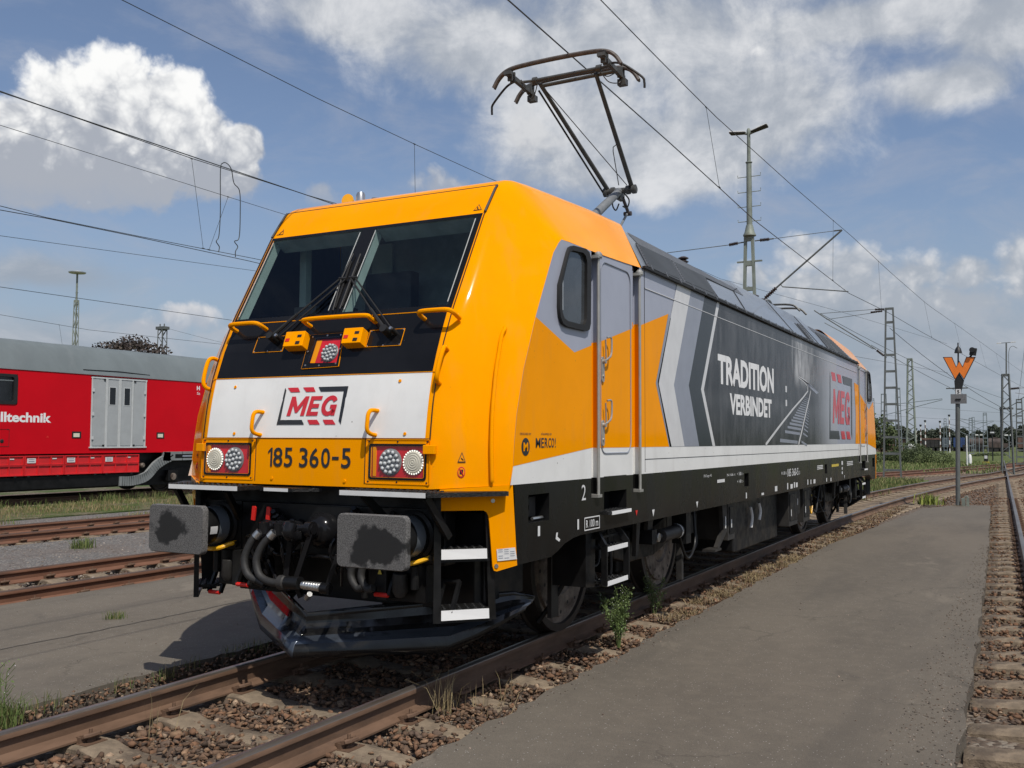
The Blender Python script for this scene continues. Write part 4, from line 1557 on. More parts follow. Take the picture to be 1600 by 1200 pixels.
    for zz in (1.19, 1.27):
        v.cyl((1.36, 1.06, zz), (1.43, 1.06, zz), .035)
    v.m('steel').tube([(1.44, 1.12, 1.15), (1.44, 1.28, 1.15)], .012, 6)
    v.m('bogie_grey').box(1.34, 1.40, 1.15, 1.25, 1.16, 1.30)
    v.build('valve_box', LOCO)


make_skirt()


# ---- front: windscreen, lamps, rails, wipers
def make_front(rear=False):
    M = (lambda p: Vector((-p[0], LEN - p[1], p[2]))) if rear else (lambda p: Vector(p))

    def FP(x, z, off=0.0):
        return M(fpt(x, z, off))

    def FQ(x0, x1, z0, z1, off=0.0):
        return [FP(x0, z0, off), FP(x1, z0, off), FP(x1, z1, off), FP(x0, z1, off)]

    # windscreen surround with two openings and their reveals
    wf = MB('gloss_black')
    Z0, Z1 = 2.611, 3.39
    panes = [(-1.0, -.075, 2.655, 3.365), (.05, .985, 2.655, 3.365)]
    xs = [-1.02, -1.0, -.075, .05, .985, 1.02]
    for i in range(5):
        a, b = xs[i], xs[i + 1]
        if i in (1, 3):
            wf.poly(FQ(a, b, Z0, 2.655)).poly(FQ(a, b, 3.365, Z1))
        else:
            wf.poly(FQ(a, b, Z0, Z1))
    wo = wf.build('windscreen', LOCO, recalc=False)
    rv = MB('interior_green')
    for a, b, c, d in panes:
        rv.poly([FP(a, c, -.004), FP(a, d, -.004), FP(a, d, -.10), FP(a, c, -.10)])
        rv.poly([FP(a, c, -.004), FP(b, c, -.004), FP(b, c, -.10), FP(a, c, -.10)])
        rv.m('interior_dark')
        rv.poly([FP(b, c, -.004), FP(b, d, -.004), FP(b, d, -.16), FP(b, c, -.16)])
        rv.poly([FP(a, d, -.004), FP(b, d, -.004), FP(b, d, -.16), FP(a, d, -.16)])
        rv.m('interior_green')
    rv.build('window_reveal', wo, recalc=False)
    for a, b, c, d in panes:
        g = MB('tinted_glass')
        g.poly(FQ(a, b, c, d, -.006))
        g.build('pane', wo, recalc=False)
        for xx in (a + .012, b - .012):
            MB('glazing').tube([FP(xx, c + .02, .002), FP(xx, d - .02, .002)], .0045, 5).build('glazing_bar', wo)
    # dark joint round the nose panels
    class JB:
        def __init__(self, m):
            self.m_ = m

        def m(self, m):
            self.m_ = m

        def tube(self, *a):
            MB(self.m_).tube(*a).build('panel_joint', LOCO)

        def build(self, *a):
            pass
    j = JB('seal_black')
    for x in (-1.035, 1.035):
        j.tube([FP(x * (1.0 if z < 3.4 else 1.0), z, .002) for z in np.linspace(3.40, 3.64, 8)], .011, 5)
        j.tube([FP(x, z, .001) for z in np.linspace(1.70, 3.40, 26)], .004, 4)
    j.tube([FP(x, 3.645, .0) for x in np.linspace(-1.035, 1.035, 9)], .006, 5)
    j.tube([FP(x, 1.712, .001) for x in np.linspace(-1.03, 1.03, 9)], .003, 4)
    for x in (-.495, .505):
        j.tube([FP(x, z, .001) for z in np.linspace(1.40, 1.71, 5)], .003, 4)
    j.m('orange_paint')
    j.tube([FP(x, 2.611, .001) for x in np.linspace(-1.02, 1.02, 9)], .004, 4)
    j.tube([FP(x, 2.168, .001) for x in np.linspace(-1.03, 1.03, 9)], .004, 4)
    j.build('panel_joint', LOCO)
    # the cab room seen through the glass
    r = MB('interior_dark')
    r.box(-1.0, 1.0, 2.02, 2.05, 1.9, 3.52)
    for x in (-1.02, 1.0):
        r.poly([M((x, y, z)) if rear else (x, y, z) for y, z in ((1.25, 3.42), (.82, 2.60), (.82, 1.9), (2.02, 1.9), (2.02, 3.5), (1.4, 3.5))])
    r.poly([(-1, 1.25, 3.45), (1, 1.25, 3.45), (1, 2.02, 3.5), (-1, 2.02, 3.5)])
    r.poly([(-1, .8, 1.92), (1, .8, 1.92), (1, 2.02, 1.92), (-1, 2.02, 1.92)])
    r.m('interior_desk').slab([(-.98, .82, 2.56), (.98, .82, 2.56), (.98, 1.32, 2.50), (-.98, 1.32, 2.50)], (0, 0, -.05))
    r.m('interior_green').box(-.62, -.40, 1.98, 2.015, 2.0, 3.45).box(-1.0, -.93, 1.45, 1.52, 2.0, 3.45)
    r.m('frame_black').box(-.45, .02, 1.66, 1.78, 2.3, 3.12).box(-.5, .06, 1.35, 1.7, 2.28, 2.4).box(-.62, -.40, .95, 1.0, 2.56, 2.76).box(-.22, -.02, .95, 1.0, 2.56, 2.72)
    r.m('steel').tube([(-.78, 1.0, 2.62), (-.55, .98, 2.70), (-.40, 1.0, 2.67)], .012, 6)
    if rear:
        r.v = [tuple(M(p)) for p in r.v] if False else [(-x, LEN - y, z) for x, y, z in r.v]
    r.build('cab_room', LOCO, recalc=False)
    # warning triangles and company sign
    s = MB('logo_black')
    for sx in (1, -1):
        a, b, c = (sx * .925, 3.418), (sx * 1.0, 3.418), (sx * .953, 3.474)
        s.m('logo_black').poly([FP(*p, .003) for p in (a, b, c)])
        cc = ((a[0] + b[0] + c[0]) / 3, (a[1] + b[1] + c[1]) / 3)
        s.m('orange_paint').poly([FP(cc[0] + (p[0] - cc[0]) * .76, cc[1] + (p[1] - cc[1]) * .76, .0042) for p in (a, b, c)])
        s.m('logo_black').tube([FP(cc[0] - sx * .012, cc[1] + .014, .006), FP(cc[0] + sx * .004, cc[1] - .002, .006), FP(cc[0] - sx * .004, cc[1] - .004, .006), FP(cc[0] + sx * .012, cc[1] - .015, .006)], .003, 4)
    s.build('warning_sticker', LOCO, recalc=False)
    s = MB('logo_black')
    logo(s, lambda u, v, off=.004: FP(-.305 + .60 * u, 1.811 + .272 * v, off))
    s.build('company_sign', LOCO, recalc=False)
    s = MB('logo_black')
    for ch, a, b in (('8', 412, 460), ('5', 468, 511), ('3', 545, 588), ('6', 597, 643), ('0', 654, 698), ('-', 707, 740), ('5', 752, 797)):
        a, b = (-.372 + (k - 385) * .756 / 412 for k in (a, b))
        z0, z1 = (1.562, 1.584) if ch == '-' else (1.503, 1.645)
        s.text(ch, [FP(a, z0, .004), FP(b, z0, .004), FP(b, z1, .004), FP(a, z1, .004)], bold=.014)
    s.poly([FP(x, z, .004) for x, z in ((-.350, 1.505), (-.331, 1.505), (-.331, 1.643), (-.346, 1.643), (-.374, 1.615), (-.374, 1.598), (-.350, 1.620))])
    s.build('number_sign', LOCO, recalc=False)
    # screws
    s = MB('orange_paint')
    for x, z in ((-.78, 2.10), (.74, 2.11), (-.72, 1.745), (.83, 1.745), (-.33, 1.42), (.335, 1.415)):
        s.lathe(FP(x, z, .002), FP(x, z, 1) - FP(x, z, 0), [(0, .013), (.005, .011)], 8)
    s.build('panel_screw', LOCO)

    # lamps
    def lamp(cx, cz, rr, white, body):
        l = MB('lamp_rim')
        d = FP(cx, cz, 1) - FP(cx, cz, 0)
        c = FP(cx, cz, -.022)
        if white:
            l.lathe(c, d, [(0, rr * 1.06), (.018, rr * 1.06), (.022, rr * .98)], 28)
            l.m('lamp_white').lathe(c, d, [(.018, rr * .97)] + [(.024 + (.003 if k % 2 else 0) + .008 * (1 - (1 - k / 9) ** 2), rr * (.93 - .1 * k)) for k in range(9)] + [(.036, .004)], 28)
            l.m('lamp_dot')
            for k in range(26):
                a = 2 * math.pi * k / 26
                e = [FP(cx + math.cos(a) * rr * .98, cz + math.sin(a) * rr * .98, .0)]
                l.ball(e[0], .0065, 6, 4)
        else:
            l.lathe(c, d, [(0, rr * 1.06), (.016, rr * 1.06), (.020, rr)], 28)
            l.m('lamp_grey').lathe(c, d, [(.012, rr), (.021, rr * .97), (.022, .004)], 28)
            for ring, cnt in ((0, 1), (.42, 6), (.80, 12)):
                for k in range(cnt):
                    a = 2 * math.pi * (k + .25) / cnt
                    p = FP(cx + math.cos(a) * rr * ring, cz + math.sin(a) * rr * ring, .001)
                    l.m('led_cup').lathe(p, d, [(-.004, rr * .19), (.004, rr * .19), (.006, rr * .175)], 8)
                    l.m('led').lathe(p, d, [(.002, rr * .155), (.010, rr * .14), (.016, rr * .06)], 8)
        l.build('lamp_lens', body)

    for sx in (-1, 1):
        x0, x1 = sorted((sx * .55, sx * 1.0))
        cx = (x0 + x1) / 2
        h = MB('gloss_black')
        o = rrect(cx, 1.555, .236, .122, .02, 3)
        i = rrect(cx, 1.555, .222, .108, .014, 3)
        n = len(o)
        pts = [FP(u, v, .0) for u, v in o] + [FP(u, v, .005) for u, v in o] + [FP(u, v, .005) for u, v in i] + [FP(u, v, -.012) for u, v in i]
        h.add(pts, [(k * n + q, k * n + (q + 1) % n, (k + 1) * n + (q + 1) % n, (k + 1) * n + q) for k in range(3) for q in range(n)])
        h.m('lamp_red').poly([FP(u, v, -.010) for u, v in i])
        h.m('orange_paint')
        inner = -.50 * sx if False else None
        h.box(*(sorted((M((x0 + .02, 0, 0)).x, M((x0 + .045, 0, 0)).x))), *(sorted((M((0, .41, 0)).y, M((0, .44, 0)).y))), 1.455, 1.655)
        # raised mounting plate with screws
        q = rrect(cx + sx * 0.0, 1.555, .262, .150, .01, 2)
        h.m('orange_paint')
        for (u0, v0), (u1, v1) in zip(q, q[1:] + q[:1]):
            h.tube([FP(u0, v0, .001), FP(u1, v1, .001)], .004, 4)
        h.m('seal_black')
        for u in (-.24, 0, .24):
            for v in (-.137, .137):
                h.lathe(FP(cx + u, 1.555 + v, .0), FP(0, 1.5, 1) - FP(0, 1.5, 0), [(0, .007), (.004, .006)], 6)
        ho = h.build('headlight', LOCO, recalc=False)
        lamp(sx * .713, 1.553, .088, False, ho)
        lamp(sx * .905, 1.553, .080, True, ho)
        g = MB('clear_cover')
        g.poly([FP(u, v, .022) for u, v in i])
        g.build('lamp_cover', ho, recalc=False)
        # the block on the outer edge of the lamp panel
        e = MB('orange_paint')
        e.slab([FP(sx * 1.0, 1.61, .0), FP(sx * 1.085, 1.61, -.012), FP(sx * 1.085, 1.67, -.012), FP(sx * 1.0, 1.67, 0)], (0, -.035 if not rear else .035, 0))
        e.build('lamp_bracket', LOCO, bevel=.004)
    # upper lamp in its tilted frame, the two orange boxes either side
    h = MB('gloss_black')
    o = [(-.16, 2.222), (.178, 2.230), (.146, 2.482), (-.168, 2.480)]
    i = [(-.110, 2.262), (.155, 2.256), (.135, 2.452), (-.10, 2.450)]
    pts = [FP(u, v, .0) for u, v in o] + [FP(u, v, .010) for u, v in o] + [FP(u, v, .010) for u, v in i] + [FP(u, v, -.010) for u, v in i]
    h.add(pts, [(k * 4 + q, k * 4 + (q + 1) % 4, (k + 1) * 4 + (q + 1) % 4, (k + 1) * 4 + q) for k in range(3) for q in range(4)])
    h.m('lamp_red').poly([FP(u, v, -.008) for u, v in i])
    h.m('orange_paint').poly([FP(u, v, -.006) for u, v in ((-.105, 2.264), (-.06, 2.264), (-.05, 2.44), (-.10, 2.448))])
    for (u0, v0), (u1, v1) in zip(o, o[1:] + o[:1]):
        h.tube([FP(u0, v0, .006), FP(u1, v1, .006)], .004, 4)
    h.m('steel')
    for u, v in ((-.13, 2.245), (.15, 2.25), (-.135, 2.462), (.125, 2.466), (0, 2.24), (0, 2.468), (-.14, 2.35), (.158, 2.36)):
        h.lathe(FP(u, v, .010), FP(0, 2.3, 1) - FP(0, 2.3, 0), [(0, .008), (.004, .006)], 6)
    ho = h.build('headlight', LOCO, recalc=False)
    lamp(.055, 2.340, .070, False, ho)
    g = MB('clear_cover')
    g.poly([FP(u, v, .022) for u, v in i])
    g.build('lamp_cover', ho, recalc=False)
    for x0, x1 in ((-.34, -.155), (.205, .375)):
        b = MB('orange_paint')
        b.slab([FP(x0, 2.362, -.01), FP(x1, 2.362, -.01), FP(x1 - .01, 2.48, -.01), FP(x0 - .01, 2.48, -.01)], FP(0, 2.4, .085) - FP(0, 2.4, 0))
        b.m('signal_red').poly(FQ(x0 + .01, x0 + .05, 2.40, 2.425, .077))
        b.m('seal_black').poly(FQ(x1 - .07, x1 - .03, 2.43, 2.45, .077)).poly(FQ(x1 - .07, x1 - .03, 2.38, 2.40, .077))
        b.build('tail_light_box', LOCO, bevel=.006)
    # handrails
    def rail(p, name='handrail', r=.017):
        MB('orange_paint').tube(bez(p, 5), r, 9).build(name, LOCO)
    for a, b in ((-.945, -.64), (-.20, .40), (.825, 1.10)):
        rail([FP(a, 2.555, -.02), FP(a, 2.548, .07), FP(a + .03, 2.55, .105), FP((a + b) / 2, 2.552, .108), FP(b - .03, 2.55, .105), FP(b, 2.548, .07), FP(b, 2.555, -.02)], r=.017)
    for x in (-.456, .588):
        rail([FP(x, 1.905, -.02), FP(x - .01, 1.90, .055), FP(x - .015, 1.875, .085), FP(x - .015, 1.82, .09), FP(x - .015, 1.765, .085), FP(x - .01, 1.74, .055), FP(x, 1.735, -.02)], r=.015)
    for sx in (-1, 1):
        # short grab handles at the edge of the face and the long ones on the corner pillars
        rail([FP(sx * 1.06, 2.33, -.03), FP(sx * 1.07, 2.325, .03), FP(sx * 1.08, 2.29, .055), FP(sx * 1.075, 2.20, .06), FP(sx * 1.07, 2.13, .055), FP(sx * 1.06, 2.095, .03), FP(sx * 1.05, 2.09, -.03)], r=.016)

        def fac(t, z, off=0.0):
            E = Vector((1.045, yf(z), z))
            zc = 1.405 + (z - 1.376) if z < 1.42 else z
            C = Vector((XS, yc(zc), zc))
            p = E.lerp(C, t)
            n = Vector((.633, -.774, .1)).normalized()
            p = p + n * off
            return M((sx * p.x, p.y, p.z))
        pts = [fac(.66, 2.49, .0), fac(.66, 2.475, .02)]
        for z in np.linspace(2.43, 1.44, 9):
            pts.append(fac(.64 + .10 * (2.43 - z), z, .026))
        pts += [fac(.74, 1.41, .02)]
        if sx > 0:
            rail(pts, r=.014)
        st = MB('logo_black')
        tri = [fac(.32, 1.555, .005), fac(.42, 1.555, .005), fac(.37, 1.625, .005)]
        c0 = (tri[0] + tri[1] + tri[2]) / 3
        st.poly(tri)
        d = (fac(.3, 1.5, 1) - fac(.3, 1.5, 0)) * .0015
        st.m('orange_paint').poly([c0 + (p - c0) * .74 + d for p in tri])
        st.m('logo_black').tube([c0 + (tri[2] - c0) * .2 + d * 1.5 + (tri[0] - c0) * .1, c0 + d * 1.5, c0 + (tri[1] - c0) * .4 + d * 1.5], .004, 4)
        circ = [(.37 + .047 * math.cos(a), 1.49 + .036 * math.sin(a)) for a in np.linspace(0, 2 * math.pi, 25)[:-1]]
        st.m('logo_red').poly([fac(u, v, .005) for u, v in circ])
        st.m('orange_paint').poly([fac(.37 + (u - .37) * .78, 1.49 + (v - 1.49) * .78, .0065) for u, v in circ])
        st.m('logo_black').poly([fac(u, v, .0075) for u, v in ((.349, 1.475), (.391, 1.475), (.391, 1.507), (.349, 1.507))])
        st.m('logo_red').tube([fac(.349, 1.51, .009), fac(.391, 1.47, .009)], .004, 4)
        st.build('warning_sticker', LOCO, recalc=False)
    # wipers
    for piv, pl, tip, blade in (((-.50, 2.455), (-.69, -.40), (-.075, 2.925), ((-.052, 3.14), (-.026, 2.66))), ((.555, 2.455), (.38, .68), (.02, 2.925), ((.022, 3.13), (.034, 2.67)))):
        p = MB('gloss_black')
        x0, x1 = pl
        p.slab(FQ(x0, x1, 2.366, 2.49, .0), FP(0, 2.4, .004) - FP(0, 2.4, 0))
        p.m('orange_paint')
        q = [(x0, 2.366), (x1, 2.366), (x1, 2.49), (x0, 2.49)]
        for (u0, v0), (u1, v1) in zip(q, q[1:] + q[:1]):
            p.tube([FP(u0, v0, .004), FP(u1, v1, .004)], .0025, 4)
        p.m('steel')
        for u in (x0 + .01, (x0 + x1) / 2, x1 - .01):
            for v in (2.373, 2.483):
                p.lathe(FP(u, v, .004), FP(0, 2.4, 1) - FP(0, 2.4, 0), [(0, .007), (.003, .005)], 6)
        po = p.build('wiper', LOCO, recalc=False)
        a = MB('rubber')
        a.cyl(FP(piv[0], piv[1], 0), FP(piv[0], piv[1], .09), .03)
        a.cyl(FP(piv[0] + .06, piv[1], 0), FP(piv[0] + .06, piv[1], .075), .018)
        mid = ((piv[0] * .62 + tip[0] * .38), (piv[1] * .62 + tip[1] * .38))
        a.tube([FP(piv[0], piv[1], .06), FP(*mid, .045)], .017, 7, r2=.012)
        a.tube([FP(*mid, .045), FP(*tip, .025)], .0075, 6)
        a.tube([FP(piv[0] + .06, piv[1], .05), FP(tip[0] + .055, tip[1] - .01, .025)], .0065, 6)
        a.tube([FP(tip[0] - .01, tip[1], .025), FP(tip[0] + .065, tip[1] - .005, .025)], .012, 6)
        a.m('steel').cyl(FP(piv[0] + .06, piv[1], .07), FP(piv[0] + .06, piv[1], .085), .012)
        a.build('wiper_arm', po)
        b = MB('rubber')
        b.tube([FP(*blade[0], .02), FP(tip[0] + .01, tip[1], .024), FP(*blade[1], .02)], .007, 6)
        b.tube([FP(blade[0][0], blade[0][1] - .06, .010), FP(blade[1][0], blade[1][1] + .03, .010)], .008, 5)
        b.build('wiper_blade', po)


make_front(False)
make_front(True)


# ---- roof
def rp(y, s, off=0.0, side=1):
    """point on the sloped roof flank: s = 0 at the gutter, 1.5 near the top"""
    n = Vector((.749, 0, .662)) * off
    return Vector((side * (1.489 - .38 * s + n.x), y, 3.28 + .43 * s + n.z))


def make_roof():
    mb = MB('roof_grey')
    rows = []
    for y, s in ((3.05, 1.24), (4.1, 1.24), (8.20, 1.24), (8.32, 1.52), (12.75, 1.52), (12.9, 1.24), (14.8, 1.24), (15.85, 1.24)):
        Y = lambda s_: (3.20 + .60 * s_) if y < 3.1 else (LEN - 3.20 - .60 * s_) if y > 15.8 else y
        half = [rp(Y(q), q) for q in (-.02, .02, s * .5, s - .06)] + [rp(Y(s), s) + Vector((-.03, 0, .01)), rp(Y(s), s) + Vector((-.14, 0, .035)), Vector((0, Y(s), 3.28 + .43 * s + .05))]
        rows.append(half + [Vector((-p.x, p.y, p.z)) for p in half[-2::-1]])
    mb.grid(rows)
    mb.m('roof_dark')
    for side in (1, -1):
        # darker strip along the top edge, in front of the hood
        for ya, yb in ((4.0, 8.18), (12.95, 14.8)):
            mb.poly([rp(ya, .90, .004, side), rp(yb, .98, .004, side), rp(yb, 1.20, .004, side), rp(ya, 1.20, .004, side)])
    ro = mb.build('roof', LOCO, angle=25)
    for side in (1, -1):
        # dark louvre panels with their frames and slats
        for q in (((3.42, .05), (4.45, .10), (4.90, .83), (3.86, .79)), ((4.56, .11), (5.74, .17), (6.16, .86), (4.98, .82)), ((11.14, .10), (11.34, .10), (11.75, .88), (11.48, .88)), ((12.75, .12), (13.45, .12), (13.85, .92), (13.15, .92)), ((13.6, .12), (14.9, .12), (14.75, .92), (14.0, .92))):
            p = MB('louvre')
            P = [rp(y, s, .010, side) for y, s in q]
            p.poly(P)
            p.m('roof_dark')
            for i in range(4):
                p.bar(P[i], P[(i + 1) % 4], .018, .022)
            for k in range(1, 9):
                t = k / 9
                p.bar(P[0].lerp(P[3], t) + Vector((side * .006, 0, .006)), P[1].lerp(P[2], t) + Vector((side * .006, 0, .006)), .012, .022)
            p.build('louvre', ro)
        # panel joints
        for (ya, sa), (yb, sb) in (((5.80, .06), (6.22, .88)), ((6.22, .88), (7.62, .96)), ((7.0, .06), (7.62, .96)), ((7.62, .96), (8.2, 1.24)), ((3.9, .85), (6.22, .88)), ((9.9, .05), (10.3, 1.5)), ((11.0, .05), (11.3, .88)), ((11.9, .05), (12.2, 1.4))):
            j = MB('seal_black')
            j.tube([rp(ya, sa, .003, side), rp(yb, sb, .003, side)], .008, 4)
            j.build('panel_joint', ro)
        # gutter rail with brackets
        g = MB('rubber')
        g.bar(rp(3.2, -.03, .015, side), rp(15.7, -.03, .015, side), .03, .02)
        g.m('roof_dark')
        g.bar(rp(3.3, .02, .03, side), rp(15.6, .02, .03, side), .014, .014)
        y = 3.4
        while y < 15.6:
            g.bar(rp(y, -.05, .02, side), rp(y, .05, .035, side), .03, .02)
            y += .42
        g.build('gutter', ro)
    # equipment along the middle of the roof
    e = MB('panto_light')
    for y in (7.9, 11.9, 12.4):
        for x in (-.35, .35):
            e.m('insulator')
            for k in range(5):
                e.lathe((x, y, 4.02 + .05 * k), (0, 0, 1), [(0, .035), (.02, .075), (.03, .075), (.05, .035)], 12)
    e.build('roof_insulator', ro)
    h = MB('panto_light')
    for dx in (0, .12, .24):
        h.tube(bez([(.60 - dx, 11.4 + dx * 2, 3.90), (.62 - dx, 11.55 + dx * 2, 4.10), (.60 - dx, 12.0 + dx * 2, 4.13), (.55 - dx, 12.5 + dx * 2, 3.95)], 6), .022, 8)
    h.build('roof_cable', ro)
    b = MB('panto_light')
    b.tube(bez([(.30, 9.3, 3.95), (.32, 9.35, 4.12), (.40, 9.6, 4.18), (.46, 9.85, 4.1), (.47, 9.9, 3.95)], 6), .011, 6)
    b.build('roof_loop', ro)
    # horns on the cab roof
    h = MB('yellow_pipe')
    h.lathe((-.775, 1.86, 3.835), (.10, -1, .05), [(-.18, .02), (-.05, .025), (.02, .04), (.05, .06), (.06, .06)], 16)
    h.box(-.80, -.75, 1.80, 1.95, 3.75, 3.83)
    h.build('horn', LOCO)
    a = MB('steel')
    a.lathe((-.62, 1.80, 3.74), (0, 0, 1), [(0, .05), (.02, .05), (.021, .040), (.13, .040), (.15, .03)], 14)
    a.m('carbon').lathe((-.55, 1.92, 3.74), (0, 0, 1), [(0, .045), (.10, .045), (.12, .03)], 12)
    a.build('antenna', LOCO)


make_roof()


def make_panto(raised, y0=0.0, flip=1):
    P = bpy.data.objects.new('pantograph', None)
    COL.objects.link(P)
    P.parent = LOCO
    if not raised:
        # folded pantograph at the rear end
        z = 4.10
        b = MB('panto_grey')
        b.tube([(-.45, 12.9, z - .05), (-.45, 14.3, z - .05)], .03, 8).tube([(.45, 12.9, z - .05), (.45, 14.3, z - .05)], .03, 8).tube([(-.45, 13.0, z - .05), (.45, 13.0, z - .05)], .03, 8).tube([(-.45, 14.2, z - .05), (.45, 14.2, z - .05)], .03, 8)
        b.build('pantograph_base', P)
        a = MB('panto_light')
        a.tube([(0, 14.0, z), (0, 12.3, z + .10)], .05, 8)
        a.build('lower_arm', P)
        u = MB('panto_grey')
        for sx in (-1, 1):
            u.tube([(sx * .16, 12.3, z + .10), (sx * .35, 13.9, z + .16)], .022, 8)
        for y in (13.6, 14.2):
            u.tube(bez([(-.78, y, z + .06), (-.6, y, z + .19), (0, y, z + .21), (.6, y, z + .19), (.78, y, z + .06)], 5), .02, 6)
        u.build('upper_arm', P)
        return
    b = MB('panto_grey')
    for sx in (-1, 1):
        b.tube([(sx * .42, 4.5, 4.03), (sx * .42, 6.0, 4.03)], .03, 8)
        for y in (4.6, 5.9):
            b.m('insulator')
            for k in range(3):
                b.lathe((sx * .42, y, 3.90 + .035 * k), (0, 0, 1), [(0, .03), (.012, .06), (.02, .06), (.035, .03)], 10)
            b.m('panto_grey')
    for y in (4.6, 4.95, 5.9):
        b.tube([(-.42, y, 4.03), (.42, y, 4.03)], .028, 8)
    b.build('pantograph_base', P)
    a = MB('panto_light')
    a.tube([(0, 4.95, 4.03), (0, 6.38, 4.885)], .062, 14, r2=.05)
    a.m('panto_grey').tube([(-.20, 6.39, 4.90), (.235, 6.39, 4.885)], .038, 12)
    for x in (-.19, -.09, .12, .20):
        a.cyl((x - .02, 6.39, 4.893), (x + .025, 6.39, 4.893), .058)
    a.box(-.03, .03, 6.36, 6.50, 4.78, 4.90)
    a.tube(bez([(.05, 6.42, 4.87), (.09, 6.50, 4.79), (.05, 6.53, 4.70), (.0, 6.50, 4.72)], 5), .010, 6)
    a.tube(bez([(-.03, 6.36, 4.86), (-.10, 6.40, 4.74), (-.07, 6.44, 4.66), (-.02, 6.43, 4.74)], 5), .010, 6)
    a.m('insulator').tube([(.02, 6.45, 4.82), (.03, 6.62, 4.66)], .022, 8)
    a.cyl((-.03, 6.63, 4.645), (.07, 6.63, 4.645), .03)
    a.m('panto_light').tube([(.02, 6.63, 4.66), (.0, 6.35, 4.38), (0, 5.3, 4.05)], .016, 8)
    a.build('lower_arm', P)
    u = MB('panto_grey')
    for sx in (-1, 1):
        u.tube([(sx * .165, 6.40, 4.93), (sx * .35, 4.81, 5.83)], .030, 12, r2=.024)
    u.tube([(-.34, 4.83, 5.815), (.12, 6.34, 4.945)], .006, 5)
    u.tube([(.335, 4.88, 5.79), (.22, 5.75, 5.29)], .006, 5).tube([(.22, 5.75, 5.29), (.165, 5.78, 5.275), (.14, 5.84, 5.24), (.02, 6.32, 4.95)], .006, 5)
    u.m('rubber').tube([(-.39, 4.86, 5.77), (-.205, 6.38, 4.87)], .012, 8)
    u.build('upper_arm', P)
    h = MB('panto_grey')
    h.tube([(-.42, 4.78, 5.866), (.42, 4.78, 5.866)], .022, 10)
    h.tube([(-.36, 4.86, 5.82), (.60, 4.86, 5.83)], .022, 10)
    for sx in (-1, 1):
        # springy carriers between the two strips
        h.obox((sx * .575, 4.76, 5.845), (1, 0, 0), (0, .998, -.06), (0, .06, .998), .022, .33, .026)
        h.tube([(sx * .42, 4.78, 5.866), (sx * .56, 4.74, 5.86)], .018, 8)
        for y in (4.50, 4.56, 4.98, 5.04):
            h.box(sx * .575 - .03, sx * .575 + .03, y - .012, y + .012, 5.80, 5.915)
        h.box(sx * .575 - .05, sx * .575 + .05, 5.02, 5.10, 5.73, 5.80)
        h.box(sx * .575 - .045, sx * .575 + .045, 4.42, 4.47, 5.85, 5.89)
        h.tube(bez([(sx * .50, 4.62, 5.84), (sx * .47, 4.66, 5.77), (sx * .52, 4.74, 5.74), (sx * .58, 4.80, 5.78)], 5), .006, 5)
        h.tube(bez([(sx * .40, 4.84, 5.84), (sx * .47, 4.90, 5.74), (sx * .56, 4.98, 5.74), (sx * .60, 5.0, 5.80)], 5), .006, 5)
        h.lathe((sx * .40 - .025, 4.78, 5.866), (1, 0, 0), [(0, .04), (.05, .04)], 12)
        h.m('rubber').tube(bez([(sx * .56, 4.68, 5.86), (sx * .66, 4.69, 5.85), (sx * .76, 4.70, 5.80), (sx * .93, 4.735, 5.66), (sx * .952, 4.745, 5.60), (sx * .953, 4.75, 5.54)], 5), .013, 8)
        h.m('panto_grey')
    h.build('collector_head', P)
    for y in (4.485, 5.02):
        s = MB('carbon')
        path = bez([(-.785, y, 5.745), (-.72, y, 5.845), (-.62, y, 5.915), (-.45, y, 5.945), (0, y, 5.955), (.45, y, 5.945), (.62, y, 5.915), (.72, y, 5.845), (.785, y, 5.745)], 5)
        for i in range(len(path) - 1):
            pass
        s.tube(path, .022, 8)
        s.m('panto_grey').tube([p + Vector((0, .026, -.008)) for p in path], .014, 6)
        s.build('contact_strip', P)


make_panto(True)
make_panto(False)


